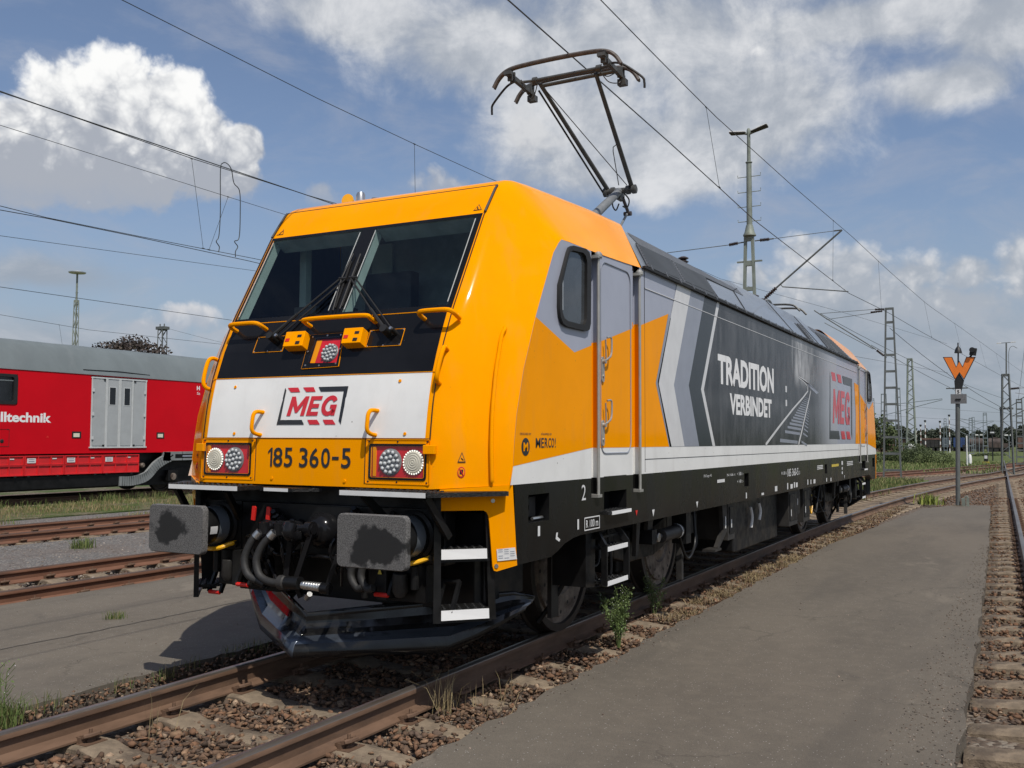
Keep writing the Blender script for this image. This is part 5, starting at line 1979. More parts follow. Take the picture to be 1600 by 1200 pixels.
# ---- ends: buffers, walkways, steps, coupling, plough
def make_end(rear):
    def M(p):
        return Vector((-p[0], LEN - p[1], p[2])) if rear else Vector(p)

    class RB(MB):
        def add(self, vs, fs):
            return MB.add(self, [M(v) for v in vs], fs)
    beam = RB('frame_black')
    beam.box(-1.09, 1.09, .52, .66, .86, 1.374)
    beam.box(-1.07, 1.07, .47, .52, .88, 1.24)
    beam.box(-1.12, -1.05, 1.0, 1.6, .55, 1.30).box(1.05, 1.12, 1.0, 1.6, .55, 1.30)
    for x in (-.35, .35):
        beam.box(x - .03, x + .03, .40, .50, .86, 1.20)
    beam.box(-1.1, 1.1, .9, 1.1, .50, 1.30)
    beam.build('headstock', LOCO, bevel=.008)
    for sx in (-1, 1):
        x = sx * .875
        b = RB('frame_black')
        b.lathe((x, .07, 1.058), (0, 1, 0), [(0, .15), (.02, .15), (.025, .105), (.2, .105)], 28)
        b.lathe((x, .17, 1.058), (0, 1, 0), [(0, .13), (.02, .14), (.14, .14)], 28)
        b.m('band_grey').lathe((x, .305, 1.058), (0, 1, 0), [(0, .142), (.10, .142)], 28)
        b.m('frame_black').lathe((x, .405, 1.058), (0, 1, 0), [(0, .150), (.03, .150), (.04, .175), (.07, .175)], 28)
        b.box(x - .20, x + .20, .462, .485, .88, 1.24)
        for dx in (-.16, .16):
            for dz in (-.14, .14):
                b.lathe((x + dx, .462, 1.058 + dz), (0, -1, 0), [(0, .022), (.025, .022)], 6)
        b.m('vinyl_white').obox((x + .055, .235, 1.05), (.9, .0, 0), (0, 1, 0), (0, 0, 1), .0, .0, .0)
        bo = b.build('buffer', LOCO, angle=40)
        p = RB('buffer_face')
        x -= sx * .012
        ring = rrect(x, 1.058, .272, .172, .04, 5)
        n = len(ring)
        inner = rrect(x, 1.058, .266, .166, .036, 5)
        lay = [[(u, .052, v) for u, v in inner], [(u, .046, v) for u, v in ring], [(u, .008, v) for u, v in ring], [(u, .0, v) for u, v in inner]]
        p.add([q for l in lay for q in l], [(k * n + i, k * n + (i + 1) % n, (k + 1) * n + (i + 1) % n, (k + 1) * n + i) for k in range(3) for i in range(n)] + [tuple(range(n))])
        # slightly domed face as a fine grid, carrying the grease blot
        g = 14
        b0 = len(p.v)
        rows = []
        for j in range(g + 1):
            for i in range(g + 1):
                u, v = -1 + 2 * i / g, -1 + 2 * j / g
                r0 = max(abs(u), abs(v))
                rows.append((u, v))
        po = p.build('buffer_plate', bo, angle=40)
        face = RB('buffer_face')
        face.poly([(u, -.0008, v) for u, v in inner])
        fo = face.build('plate_face', po, recalc=False)
        for ob in (po, fo):
            me = ob.data
            at = me.attributes.new('blot', 'FLOAT_VECTOR', 'POINT')
            sg = -1 if rear else 1
            vals = []
            for v in me.vertices:
                wx, wz = sg * v.co.x - x, v.co.z - 1.058
                vals += [(wx + .07) / .25, wz / .16, 0] if sx < 0 else [(wx - .03) / .33, (wz + .03) / .185, 0]
            at.data.foreach_set('vector', vals)
        # label on the housing
        l = RB('skirt_white')
        l.add([(x + .13 * math.cos(a) if False else x + math.cos(a) * .1425, y, 1.058 + math.sin(a) * .1425) for a in (.05, -.15, -.35) for y in (.20, .27)], [(0, 1, 3, 2), (2, 3, 5, 4)])
        l.build('type_plate', bo, recalc=False)
    # walkway treads over the buffers
    for sx in (-1, 1):
        t = RB('tread')
        pts = [(.40, .44), (.45, .19), (1.16, .19), (1.50, .66), (1.44, .72), (1.08, .405)]
        pts = [(sx * a, b, 1.335) for a, b in pts]
        t.slab(pts, (0, 0, .03))
        for i in range(13):
            for j in range(4):
                px, py = .50 + i * .055, .215 + j * .052
                t.lathe((sx * px, py, 1.364), (0, 0, 1), [(0, .017), (.010, .011)], 6)
        t.m('skirt_white').poly([(sx * .46, .1885, 1.333), (sx * 1.15, .1885, 1.333), (sx * 1.15, .1885, 1.366), (sx * .46, .1885, 1.366)])
        t.m('frame_black')
        for a, b in (((sx * .62, .24, 1.335), (sx * .70, .46, 1.12)), ((sx * 1.12, .24, 1.335), (sx * 1.16, .46, 1.06))):
            t.bar(a, b, .03, .05)
        t.build('walkway', LOCO)
    c = RB('tread')
    c.slab([(-.38, .43, 1.335), (-.34, .29, 1.335), (-.02, .27, 1.335), (.11, .43, 1.335)], (0, 0, .025))
    c.m('skirt_white').poly([(-.30, .2855, 1.334), (-.06, .2705, 1.334), (-.06, .2705, 1.358), (-.30, .2855, 1.358)])
    c.build('walkway', LOCO)
    # corner ladders
    for sx in (-1, 1):
        def cp(u, z, off=0.0):
            return Vector((sx * (1.08 + .409 * u + off * .633), .40 + .335 * u - off * .774 + .125 * max(0, 1.40 - z) * u, z))
        lf = RB('frame_black')
        for u0, u1 in ((.0, .085), (.645, .73)):
            oo = .006 if u0 < .1 else -.034
            q = [cp(u0, 1.33, oo), cp(u1, 1.33, oo), cp(u1, .50, oo), cp(u0, .50, oo)]
            lf.slab(q, cp(0, 0, -.035 if u0 < .1 else -.11) - cp(0, 0, 0))
        for z in (.505, .905, 1.315):
            lf.bar(cp(.04, z, -.02), cp(.67, z, -.02), .02, .02)
        lo_ = lf.build('ladder', LOCO)
        for z in (.945, .545):
            s = RB('tread')
            q = [cp(.085, z + .02, .0), cp(.645, z + .02, .0), cp(.645, z + .02, -.22), cp(.085, z + .02, -.22)]
            s.slab(q, (0, 0, .02))
            for i in range(6):
                for j in range(4):
                    s.lathe(cp(.13 + i * .09, z + .039, -.03 - j * .045), (0, 0, 1), [(0, .015), (.009, .010)], 6)
            s.m('vinyl_white').slab([cp(.09, z - .03, .004), cp(.64, z - .03, .004), cp(.64, z + .036, .004), cp(.09, z + .036, .004)], cp(0, 0, -.006) - cp(0, 0, 0))
            s.build('step', lo_)
        # small plate with printing on the corner panel, its screws
        pl = RB('skirt_white')
        pl.poly([cp(.76, .895, .011), cp(1.0, .905, .011), cp(.985, .985, .011), cp(.755, .975, .011)])
        pl.m('mid_grey')
        for i in range(5):
            z = .972 - i * .014
            for k in range(3):
                u0 = .775 + .072 * k
                if (i * 3 + k) % 4 != 2:
                    pl.poly([cp(u0, z - .003, .0125), cp(u0 + .055, z - .002, .0125), cp(u0 + .055, z + .002, .0125), cp(u0, z + .001, .0125)])
        pl.build('data_plate', LOCO, recalc=False)
        for u, z in ((.745, .862), (.735, 1.30)):
            RB('steel').lathe(cp(u, z, .004), cp(0, 0, 1) - cp(0, 0, 0), [(0, .016), (.006, .014)], 8).build('panel_screw', LOCO)
    # draw hook and screw coupling
    k = RB('gloss_black')
    k.lathe((.12, .47, 1.06), (0, -1, 0), [(0, .125), (.06, .125), (.10, .10), (.13, .06)], 22)
    k.tube(bez([(.12, .36, 1.05), (.12, .16, 1.04), (.12, .08, 1.07), (.12, .10, 1.13)], 5), .045, 10)
    k.cyl((.01, .20, 1.09), (.24, .20, 1.09), .035)
    for dx in (0.02, .20):
        k.lathe((dx, .20, 1.09), (1, 0, 0), [(-.02, .055), (.03, .055)], 14)
    for x0, x1 in ((.03, .02), (.21, .115)):
        k.bar((x0 + .015, .19, 1.07), (x1, .17, .75), .028, .035)
    k.m('frame_black').cyl((-.02, .17, .72), (.15, .17, .725), .045)
    k.m('bogie_grey').lathe((.0, .17, .72), (1, 0, .02), [(-.03, .05), (.02, .055), (.04, .035)], 12)
    k.m('steel').cyl((.17, .17, .715), (.34, .17, .705), .026)
    for i in range(7):
        k.lathe((.185 + .022 * i, .17, .714), (1, 0, -.06), [(0, .024), (.008, .031), (.016, .024)], 12)
    k.m('gloss_black').lathe((.36, .17, .705), (1, 0, 0), [(-.02, .04), (.04, .04)], 12)
    k.bar((.37, .18, .71), (.43, .22, .93), .022, .03)
    k.tube([(.43, .22, .93), (.42, .30, 1.0)], .018, 8)
    k.bar((.07, .20, .74), (.12, .22, .62), .05, .03)
    k.m('steel').tube([(.10, .30, .60), (.16, .26, .64)], .02, 8)
    k.build('coupling', LOCO, bevel=.004)
    # air hoses with red taps
    for pts, hx in (([(-.30, .24, 1.03), (-.345, .22, .975), (-.385, .20, .87), (-.37, .19, .79), (-.325, .19, .735), (-.24, .20, .705)], -.465), ([(-.165, .24, 1.035), (-.235, .22, .96), (-.275, .20, .86), (-.245, .19, .765), (-.185, .19, .722), (-.10, .19, .708), (-.035, .19, .715)], -.325)):
        h = RB('hose_grey')
        h.tube(bez(pts, 6), .027, 12)
        h.m('steel').lathe(pts[0], Vector(pts[0]) - Vector(pts[1]), [(-.03, .033), (.02, .033)], 12)
        h.m('gloss_black').tube([pts[0], (pts[0][0] + .05, .30, 1.085), (pts[0][0] + .06, .46, 1.10)], .03, 10)
        h.lathe((pts[0][0] + .03, .27, 1.07), (0, 0, 1), [(-.04, .04), (.04, .04), (.05, .02)], 10)
        h.cyl((pts[0][0] + .09, .33, 1.09), (pts[0][0] - .02, .33, 1.10), .028)
        h.lathe(pts[-1], Vector(pts[-1]) - Vector(pts[-2]), [(-.02, .034), (.05, .036), (.06, .02)], 10)
        ho = h.build('brake_hose', LOCO)
        RB('signal_red').slab([(hx - .02, .36, 1.115), (hx + .012, .36, 1.11), (hx + .024, .36, 1.205), (hx + .012, .36, 1.215), (hx - .01, .36, 1.215)], (0, .012, 0)).build('tap_handle', ho)
    for x in (.50, .585):
        h = RB('hose_grey')
        h.tube(bez([(x, .42, 1.0), (x - .02, .36, .90), (x - .05, .34, .78), (x + .01, .33, .70), (x + .06, .33, .71)], 6), .026, 10)
        h.build('brake_hose', LOCO)
    # valves, couplings and pipe runs crowded round the hook
    rr = random.Random(4)
    for i in range(16):
        x = -.42 + .055 * i + rr.uniform(-.02, .02)
        if -.02 < x < .26:
            continue
        g = RB('gloss_black')
        y, z = rr.uniform(.38, .46), rr.uniform(.92, 1.18)
        g.lathe((x, y, z), (rr.uniform(-.4, .4), -.6, rr.uniform(-.6, .6)), [(0, .024), (.03, .024), (.034, .036), (.06, .036), (.065, .02), (.10, .018)], 10)
        g.tube(bez([(x, y, z), (x + rr.uniform(-.05, .05), y - .06, z - .12), (x + rr.uniform(-.08, .08), y + .02, z - .30)], 5), .011, 7)
        g.build('valve', LOCO)
    for x0, z0, x1, z1 in ((-.62, .98, -.10, .90), (-.15, .86, .55, .90), (.30, 1.16, .62, 1.05), (-.55, .80, -.05, .66), (.22, .80, .60, .70)):
        RB('gloss_black').tube(bez([(x0, .46, z0), (x0 * .6 + x1 * .4, .40, z0 + .02), (x0 * .3 + x1 * .7, .38, z1 - .02), (x1, .44, z1)], 5), .014, 8).build('pipe', LOCO)
    # brackets with red tips hanging under the beam
    for x, z, y in ((-.525, .645, .33), (-.99, .53, .52), (.665, .655, .40), (1.10, .56, .50)):
        b = RB('frame_black')
        w = .06
        b.bar((x - w, y + .10, z + .20), (x - w, y, z), .022, .03)
        b.bar((x + w, y + .10, z + .20), (x + w, y, z), .022, .03)
        b.tube([(x - w, y + .10, z + .19), (x + w, y + .10, z + .19)], .02, 8)
        b.m('signal_red').tube([(x - w * .9, y - .002, z), (x + w * .9, y - .002, z)], .0155, 8)
        b.build('shunting_grip', LOCO)
    # yellow pipes beneath the buffers, other pipework
    for sx in (-1, 1):
        RB('yellow_pipe').tube(bez([(sx * 1.05, .52, .94), (sx * 1.0, .46, .915), (sx * .92, .36, .885), (sx * .8, .35, .89), (sx * .74, .42, .92), (sx * .72, .50, .93)], 5), .016, 8).build('pipe', LOCO)
        e = RB('frame_black')
        e.box(min(sx * .55, sx * .95), max(sx * .55, sx * .95), .52, .70, .60, .86)
        e.box(min(sx * .62, sx * .70), max(sx * .62, sx * .70), .40, .52, .62, .88)
        e.tube([(sx * .45, .5, .86), (sx * .45, .5, .6)], .025, 8)
        e.tube([(sx * .9, .45, .86), (sx * .9, .45, .70)], .03, 8)
        e.m('bogie_grey').lathe((sx * .78, .45, .80), (0, 0, -1), [(0, .05), (.12, .055), (.16, .03)], 12)
        e.build('pipe_bracket', LOCO, bevel=.006)
    st = RB('yellow_label')
    st.poly([(.640, .385, .795), (.675, .385, .795), (.657, .385, .835)])
    st.build('warning_sticker', LOCO, recalc=False)
    # snow plough: a vee with curled mouldboards
    for sx in (-1, 1):
        pb = RB('plough_black')
        rows = []
        prof = [(.47, .055), (.44, .030), (.40, .012), (.35, .0), (.29, .006), (.26, .015)]
        cols = [0, .45, .88, 1.05, 1.20, 1.33]
        for x in cols:
            t = x / 1.33
            yb = .345 + .72 * x
            top = .475 + .15 * t - (.06 * max(0, (x - 1.12) / .21) ** 2)
            bot = .185 + .30 * max(0, (x - .86) / .47) ** 1.2
            col = []
            for f, lean in ((0, .075), (.14, .085), (.30, .075), (.45, .050), (.55, .020), (.70, -.045), (.86, -.060), (1.0, -.062)):
                z = top + (bot - top) * f
                col.append((sx * x, yb + lean, z))
            rows.append(col)
        pb.grid(rows)
        pb.m('plough_sky_sheen')
        np_ = len(rows[0]) - 1
        for i_ in range(len(pb.fm)):
            if i_ % np_ == 4 or (sx < 0 and i_ % np_ > 4):  # band on both wings, whole lower left wing: painted-in sky reflection
                pb.fm[i_] = pb.cur
        po = pb.build('snow_plough', LOCO, angle=12)
        sol = po.modifiers.new('thickness', 'SOLIDIFY')
        sol.thickness = .014
        sol.offset = 0
    br = RB('frame_black')
    for x in (-.7, .7):
        br.bar((x, 1.25, .62), (x, 1.02, .46), .06, .08)
        br.box(x - .05, x + .05, 1.15, 1.3, .5, .9)
    br.box(-.7, .7, 1.18, 1.26, .60, .68)
    br.build('plough_bracket', LOCO)


make_end(False)
make_end(True)


# ---- running gear
def make_wheel(parent, x, y):
    s = 1 if x > 0 else -1
    w = MB('tyre_steel')
    # tread with flange
    w.lathe((s * .69, y, .625), (s, 0, 0), [(-.035, .60), (-.03, .652), (-.012, .655), (.0, .632), (.02, .628), (.135, .622), (.138, .56), (.105, .552), (.10, .02)], 48)
    o = w.build('wheel', parent)
    d = MB('wheel_steel')
    c = (s * .80, y, .625)
    d.lathe(c, (s, 0, 0), [(-.02, .575), (.0, .57), (.003, .50), (.018, .495), (.026, .49), (.026, .30), (.018, .295), (.006, .28), (.02, .20), (.05, .17), (.05, .02)], 48)
    d.m('seal_black')
    for k in range(18):
        a = 2 * math.pi * k / 18 + .1
        r = .455 if k % 2 else .40
        d.lathe((s * .827, y + math.cos(a) * r, .625 + math.sin(a) * r), (s, 0, 0), [(0, .017), (.0015, .017)], 8)
    d.build('brake_disc', o)
    a = MB('bogie_grey')
    if s > 0:
        a.cyl((-.70, y, .625), (.70, y, .625), .09)
        a.build('axle', o)


def make_bogie(yc_):
    B = bpy.data.objects.new('bogie', None)
    COL.objects.link(B)
    B.parent = LOCO
    for dy in (-1.3, 1.3):
        for x in (-.75, .75):
            make_wheel(B, x, yc_ + dy)
    for sx in (-1, 1):
        f = MB('frame_black')

        def bx(x0, x1, y0, y1, z0, z1):
            f.box(*sorted((sx * x0, sx * x1)), yc_ + y0, yc_ + y1, z0, z1)
        # side member, dropped between the axles
        sec = [(-1.95, .86, 1.02), (-1.2, .86, 1.02), (-.75, .60, .90), (-.35, .52, .82), (.35, .52, .82), (.75, .60, .90), (1.2, .86, 1.02), (1.95, .86, 1.02)]
        for (y0, a0, b0), (y1, a1, b1) in zip(sec[:-1], sec[1:]):
            vs = [(sx * x, yc_ + y, z) for x in (.93, 1.10) for y, z in ((y0, a0), (y1, a1), (y1, b1), (y0, b0))]
            f.add(vs, [(0, 1, 2, 3), (7, 6, 5, 4), (0, 4, 5, 1), (1, 5, 6, 2), (2, 6, 7, 3), (3, 7, 4, 0)])
        fo = f.build('side_frame', B, bevel=.012)
        for dy in (-1.3, 1.3):
            sgn = -1 if dy < 0 else 1
            g = MB('bogie_grey')
            y = yc_ + dy
            # caliper yoke over the disc and axle box behind it
            g.m('frame_black').box(*sorted((sx * .86, sx * 1.0)), y - .18, y + .16, .74, .98)
            g.m('bogie_grey').slab([(sx * .94, y - .10, .60), (sx * .94, y + .12, .60), (sx * .94, y + .16, .66), (sx * .94, y + .16, .80), (sx * .94, y - .10, .84)], (sx * .05, 0, 0))
            g.m('frame_black').box(*sorted((sx * .85, sx * 1.12)), y + .16, y + .46, .64, .86)
            g.lathe((sx * .99, y + .02, .76), (sx, 0, 0), [(0, .06), (.04, .06), (.06, .045)], 14)
            g.m('yellow_label').lathe((sx * .991, y - .04, .70), (sx, 0, 0), [(0, .022), (.014, .016)], 8)
            g.m('steel').lathe((sx * .991, y + .09, .79), (sx, 0, 0), [(0, .018), (.014, .014)], 8)
            g.m('frame_black')
            for k in range(7):
                z = .84 + .035 * k
                g.lathe((sx * 1.03, y - .32, z), (0, 0, 1), [(0, .075), (.012, .085), (.023, .085), (.035, .075)], 14)
            g.m('bogie_grey').bar((sx * 1.08, y - .16, .96), (sx * .99, y - .06, .82), .05, .09)
            g.m('frame_black').tube(bez([(sx * 1.05, y + .30, .84), (sx * 1.12, y + .42, .62), (sx * 1.12, y + .36, .46), (sx * 1.02, y + .22, .42)], 6), .014, 7)
            g.build('axle_box', B, bevel=.006)
        # outer end: guard iron, sand pipe, cables
        yo = -1.3 - .42 if yc_ < 9 else 1.3 + .42
        s2 = -1 if yc_ < 9 else 1
        e = MB('bogie_grey')
        e.slab([(sx * .92, yc_ + yo - .08, .98), (sx * .92, yc_ + yo + .06, .98), (sx * .92, yc_ + yo + .06, .20), (sx * .92, yc_ + yo - .08, .20)], (sx * .04, 0, 0))
        e.m('frame_black').tube(bez([(sx * .95, yc_ + yo - s2 * .25, .90), (sx * 1.0, yc_ + yo - s2 * .12, .55), (sx * .93, yc_ + yo - s2 * .05, .35), (sx * .80, yc_ + yo + s2 * .02, .14)], 6), .022, 8)
        e.build('guard_iron', B)
        e = MB('rubber')
        yy = yc_ - 1.3
        for pts, r in (([(1.12, yy + .05, 1.0), (1.14, yy + .10, .74), (1.15, yy + .02, .60), (1.12, yy - .22, .66), (1.0, yy - .30, .80)], .012), ([(1.13, yy + .28, 1.0), (1.16, yy + .33, .62), (1.14, yy + .30, .42), (1.0, yy + .2, .36)], .014), ([(1.12, yy - .05, .62), (1.16, yy + .05, .44), (1.15, yy + .3, .385), (1.14, yy + .5, .40)], .013)):
            e.tube(bez([(sx * a, b, c) for a, b, c in pts], 6), r, 7)
        e.build('cable', B)
        # yaw damper
        d = MB('frame_black')
        y0, y1 = yc_ - .12, yc_ + .62
        z = .755
        d.m('bogie_grey').cyl((sx * 1.30, y0 + .10, z), (sx * 1.30, y1 - .08, z + .01), .068, seg=20)
        d.lathe((sx * 1.30, y1 - .20, z + .01), (0, 1, 0), [(0, .07), (.02, .075), (.10, .075), (.14, .05)], 18)
        d.m('skirt_white').lathe((sx * 1.30, y1 - .155, z + .01), (0, 1, 0), [(0, .0765), (.02, .0765)], 18)
        d.m('steel').cyl((sx * 1.30, y0 - .02, z), (sx * 1.30, y0 + .10, z), .025)
        d.lathe((sx * 1.26, y0 - .04, z), (sx, 0, 0), [(0, .045), (.08, .045)], 12)
        d.m('frame_black').box(*sorted((sx * 1.12, sx * 1.33)), y0 - .22, y0 - .08, .70, .84)
        d.box(*sorted((sx * 1.20, sx * 1.36)), y1, y1 + .16, .62, .98)
        d.tube(bez([(sx * 1.32, y1 - .1, .70), (sx * 1.33, y1 + .02, .52), (sx * 1.33, y1 + .18, .46), (sx * 1.32, y1 + .42, .60), (sx * 1.28, y1 + .5, .95)], 7), .016, 8)
        d.build('damper', B, bevel=.004)
        for yy2, w, zb in ((y0 - .50, .10, .62), (y0 - .16, .16, .78), (y1 + .28, .14, .60)):
            h = MB('bogie_grey')
            h.slab([(sx * 1.30, yy2 - w / 2, .975), (sx * 1.30, yy2 + w / 2, .975), (sx * 1.28, yy2 + w * .32, zb), (sx * 1.28, yy2 - w * .32, zb)], (-sx * .04, 0, 0))
            h.build('hanger', B)
        h = MB('bogie_grey')
        h.box(*sorted((sx * 1.24, sx * 1.30)), y1 + .02, y1 + .08, .24, .70)
        h.build('hanger', B)
        # side ladder below the door
        yl = 2.615 if yc_ < 9 else LEN - 2.615
        l = MB('frame_black')
        for e_ in (-.245, .245):
            l.bar((sx * 1.37, yl + e_ * .92, .98), (sx * 1.47, yl + e_, .84), .03, .05)
            l.bar((sx * 1.47, yl + e_, .85), (sx * 1.47, yl + e_, .52), .022, .05, up=(1, 0, 0))
        l.bar((sx * 1.40, yl - .25, .90), (sx * 1.40, yl + .25, .90), .02, .02)
        l.slab([(sx * 1.38, yl - .24, .50), (sx * 1.38, yl - .22, .98), (sx * 1.38, yl - .42, .98), (sx * 1.38, yl - .42, .52)], (-sx * .3, 0, 0))
        lo_ = l.build('ladder', LOCO)
        for z in (.805, .525):
            s = MB('tread')
            s.box(*sorted((sx * 1.33, sx * 1.485)), yl - .225, yl + .225, z, z + .02)
            for i in range(6):
                for j in range(3):
                    s.lathe((sx * (1.36 + .045 * j), yl - .18 + .072 * i, z + .02), (0, 0, 1), [(0, .016), (.009, .011)], 6)
            s.m('vinyl_white').box(*sorted((sx * 1.485, sx * 1.491)), yl - .225, yl + .225, z - .012, z + .026)
            s.build('step', lo_)
    c = MB('frame_black')
    c.box(-.9, .9, yc_ - .35, yc_ + .35, .50, .95)
    c.box(-.65, .65, yc_ - 1.0, yc_ - .45, .28, .95)
    c.box(-.65, .65, yc_ + .45, yc_ + 1.0, .28, .95)
    c.build('traction_motor', B, bevel=.03)


make_bogie(4.23)
make_bogie(LEN - 4.23)


def make_underfloor():
    u = MB('frame_black')
    u.box(-1.30, 1.30, .8, LEN - .8, .98, 1.20)
    u.build('underframe', LOCO)
    t = MB('frame_black')
    t.box(-1.22, 1.22, 7.2, 9.6, .28, .99)
    t.box(-1.24, 1.24, 7.1, 7.2, .30, .99)
    t.build('transformer', LOCO, bevel=.02)
    for sx in (-1, 1):
        for y0, y1, z0, x1, m in ((6.55, 6.85, .50, 1.33, 'bogie_grey'), (9.75, 10.35, .42, 1.36, 'bogie_grey'), (10.4, 10.75, .55, 1.32, 'frame_black'), (10.9, 11.4, .40, 1.34, 'bogie_grey'), (11.6, 12.0, .55, 1.25, 'frame_black')):
            b = MB(m)
            b.box(*sorted((sx * .9, sx * x1)), y0, y1, z0, .985)
            b.m('frame_black').box(*sorted((sx * x1, sx * (x1 + .012))), y0 + .04, y1 - .04, z0 + .08, .90)
            b.m('skirt_white').poly([(sx * (x1 + .0135), y0 + .09, z0 + .15), (sx * (x1 + .0135), y0 + .13, z0 + .15), (sx * (x1 + .0135), y0 + .13, z0 + .25), (sx * (x1 + .0135), y0 + .09, z0 + .25)])
            b.build('equipment_box', LOCO, bevel=.012)
        b = MB('bogie_grey')
        b.slab([(sx * 1.33, 6.3, .985), (sx * 1.33, 6.5, .985), (sx * 1.33, 6.5, .62), (sx * 1.33, 6.16, .44), (sx * 1.33, 6.10, .46), (sx * 1.33, 6.36, .64)], (-sx * .05, 0, 0))
        b.m('skirt_white').box(*sorted((sx * 1.335, sx * 1.34)), 6.40, 6.43, .66, .80)
        b.m('bogie_grey').box(*sorted((sx * 1.2, sx * 1.36)), 5.9, 6.15, .43, .455)
        b.build('bracket', LOCO)
        c = MB('rubber')
        c.tube(bez([(sx * 1.3, 11.5, .95), (sx * 1.32, 11.7, .62), (sx * 1.32, 12.0, .50), (sx * 1.3, 12.3, .72), (sx * 1.3, 12.5, .96)], 6), .018, 8)
        c.m('yellow_pipe').tube(bez([(sx * 1.33, 11.45, .62), (sx * 1.34, 11.52, .50), (sx * 1.34, 11.62, .62)], 5), .01, 6)
        c.build('cable', LOCO)
        for y, z0, z1 in ((7.9, .55, .82), (8.35, .62, .85)):
            w = MB('skirt_white')
            w.tube(bez([(sx * 1.26, y, z0), (sx * 1.27, y + .03, (z0 + z1) / 2), (sx * 1.26, y - .01, z1)], 4), .022, 7)
            w.build('pipe', LOCO)


make_underfloor()


# ---------------------------------------------------------------- the red work train
def make_train():
    T = thing('work_train_car', 'red work train car with a grey roof, behind the two rusty tracks', 'rail car', (-21.05, 12, 0))
    X = -19.6
    Y0, Y1 = -2.0, 26.0
    b = MB('train_red')
    # side wall with the window and door openings left in it
    win = [(9.2, 11.68, 2.59, 3.41)]
    b.poly([(X, Y0, 1.25), (X, 9.2, 1.25), (X, 9.2, 3.55), (X, Y0, 3.55)])
    b.poly([(X, 9.2, 1.25), (X, 11.68, 1.25), (X, 11.68, 2.59), (X, 9.2, 2.59)])
    b.poly([(X, 9.2, 3.41), (X, 11.68, 3.41), (X, 11.68, 3.55), (X, 9.2, 3.55)])
    b.poly([(X, 11.68, 1.25), (X, Y1, 1.25), (X, Y1, 3.55), (X, 11.68, 3.55)])
    b.poly([(X - 2.9, Y0, 1.25), (X - 2.9, Y1, 1.25), (X - 2.9, Y1, 3.55), (X - 2.9, Y0, 3.55)])
    for y in (Y0, Y1):
        b.poly([(X, y, 1.25), (X - 2.9, y, 1.25), (X - 2.9, y, 3.55), (X - 2.4, y, 4.25), (X - .5, y, 4.25), (X, y, 3.55)])
    b.poly([(X, Y0, 1.25), (X, Y1, 1.25), (X - 2.9, Y1, 1.25), (X - 2.9, Y0, 1.25)])
    o = X + .003
    Q = lambda y0, y1, z0, z1: [(o, y0, z0), (o, y1, z0), (o, y1, z1), (o, y0, z1)]
    b.m('vinyl_white').text('lltechnik', Q(11.22, 12.73, 2.115, 2.385), bold=.035)
    b.text('Notfa', Q(10.22, 11.17, 2.115, 2.385), bold=.035)
    b.text('H', Q(18.07, 18.20, 3.28, 3.42), bold=.04)
    b.text('St', Q(18.08, 18.22, 3.13, 3.22))
    b.m('seal_black').tube([(X + .002, 11.2, 1.92), (X + .002, 11.48, 1.92), (X + .002, 11.48, 1.46), (X + .002, 11.2, 1.46)], .006, 4)
    b.lathe((X, 11.28, 1.60), (1, 0, 0), [(0, .06), (.006, .05)], 8)
    b.poly([(X + .003, 11.42, 1.90), (X + .003, 11.46, 1.90), (X + .003, 11.46, 1.93), (X + .003, 11.42, 1.93)])
    b.m('signal_red').poly([(X + .003, 12.58, 1.70), (X + .003, 12.68, 1.70), (X + .003, 12.64, 1.76)])
    b.build('body', T, recalc=False)
    r = MB('train_grey')
    rows = []
    prof = [(0.02, 3.545), (-.0, 3.60), (-.22, 4.0), (-.42, 4.27), (-.62, 4.40), (-1.0, 4.46), (-1.45, 4.48)]
    prof = prof + [(-2.9 - x, z) for x, z in prof[-2::-1]]
    n = 40
    for i in range(n + 1):
        y = Y0 + (Y1 - Y0) * i / n
        rows.append([(X + x, y, z + (.006 * math.sin(i * 2.3 + j)) * (1 if 1 < j < 11 else 0)) for j, (x, z) in enumerate(prof)])
    r.grid(rows)
    r.m('rubber').tube([(X - .03, 13.75, 3.68), (X - .03, 15.0, 3.70), (X - .03, 16.15, 3.66)], .012, 5)
    r.build('roof', T)
    w = MB('rubber')
    a = rrect(10.44, 3.0, 1.24, .41, .09, 4)
    c = rrect(10.44, 3.0, 1.13, .33, .06, 4)
    n = len(a)
    pts = [(X + .02, y, z) for y, z in a] + [(X + .02, y, z) for y, z in c] + [(X - .05, y, z) for y, z in c]
    w.add(pts, [(k * n + i, k * n + (i + 1) % n, (k + 1) * n + (i + 1) % n, (k + 1) * n + i) for k in range(2) for i in range(n)])
    w.box(X - .5, X - .3, 9.3, 11.6, 2.5, 3.5)
    w.m('train_grey').box(X - .06, X - .02, 9.3, 11.58, 3.22, 3.25)
    wo = w.build('window', T, recalc=False)
    g = MB('dark_glass')
    g.poly([(X - .03, y, z) for y, z in c])
    g.build('pane', wo, recalc=False)
    d = MB('door_grey')
    d.box(X - .05, X + .012, 14.02, 16.0, 1.43, 3.47)
    for y0, y1 in ((14.06, 14.52), (14.56, 14.98), (15.04, 15.46), (15.50, 15.96)):
        d.m('door_grey').box(X + .012, X + .026, y0 + .03, y1 - .03, 1.47, 3.42)
    d.m('door_trim')
    for y in (14.03, 14.52, 14.56, 14.99, 15.035, 15.48, 15.98):
        d.box(X + .012, X + .034, y - .016, y + .016, 1.43, 3.47)
    d.box(X + .0, X + .03, 14.0, 16.02, 3.45, 3.49).box(X, X + .04, 13.98, 16.04, 1.40, 1.44)
    d.m('seal_black').tube([(X + .02, 13.99, 3.50), (X + .02, 16.03, 3.50)], .014, 4)
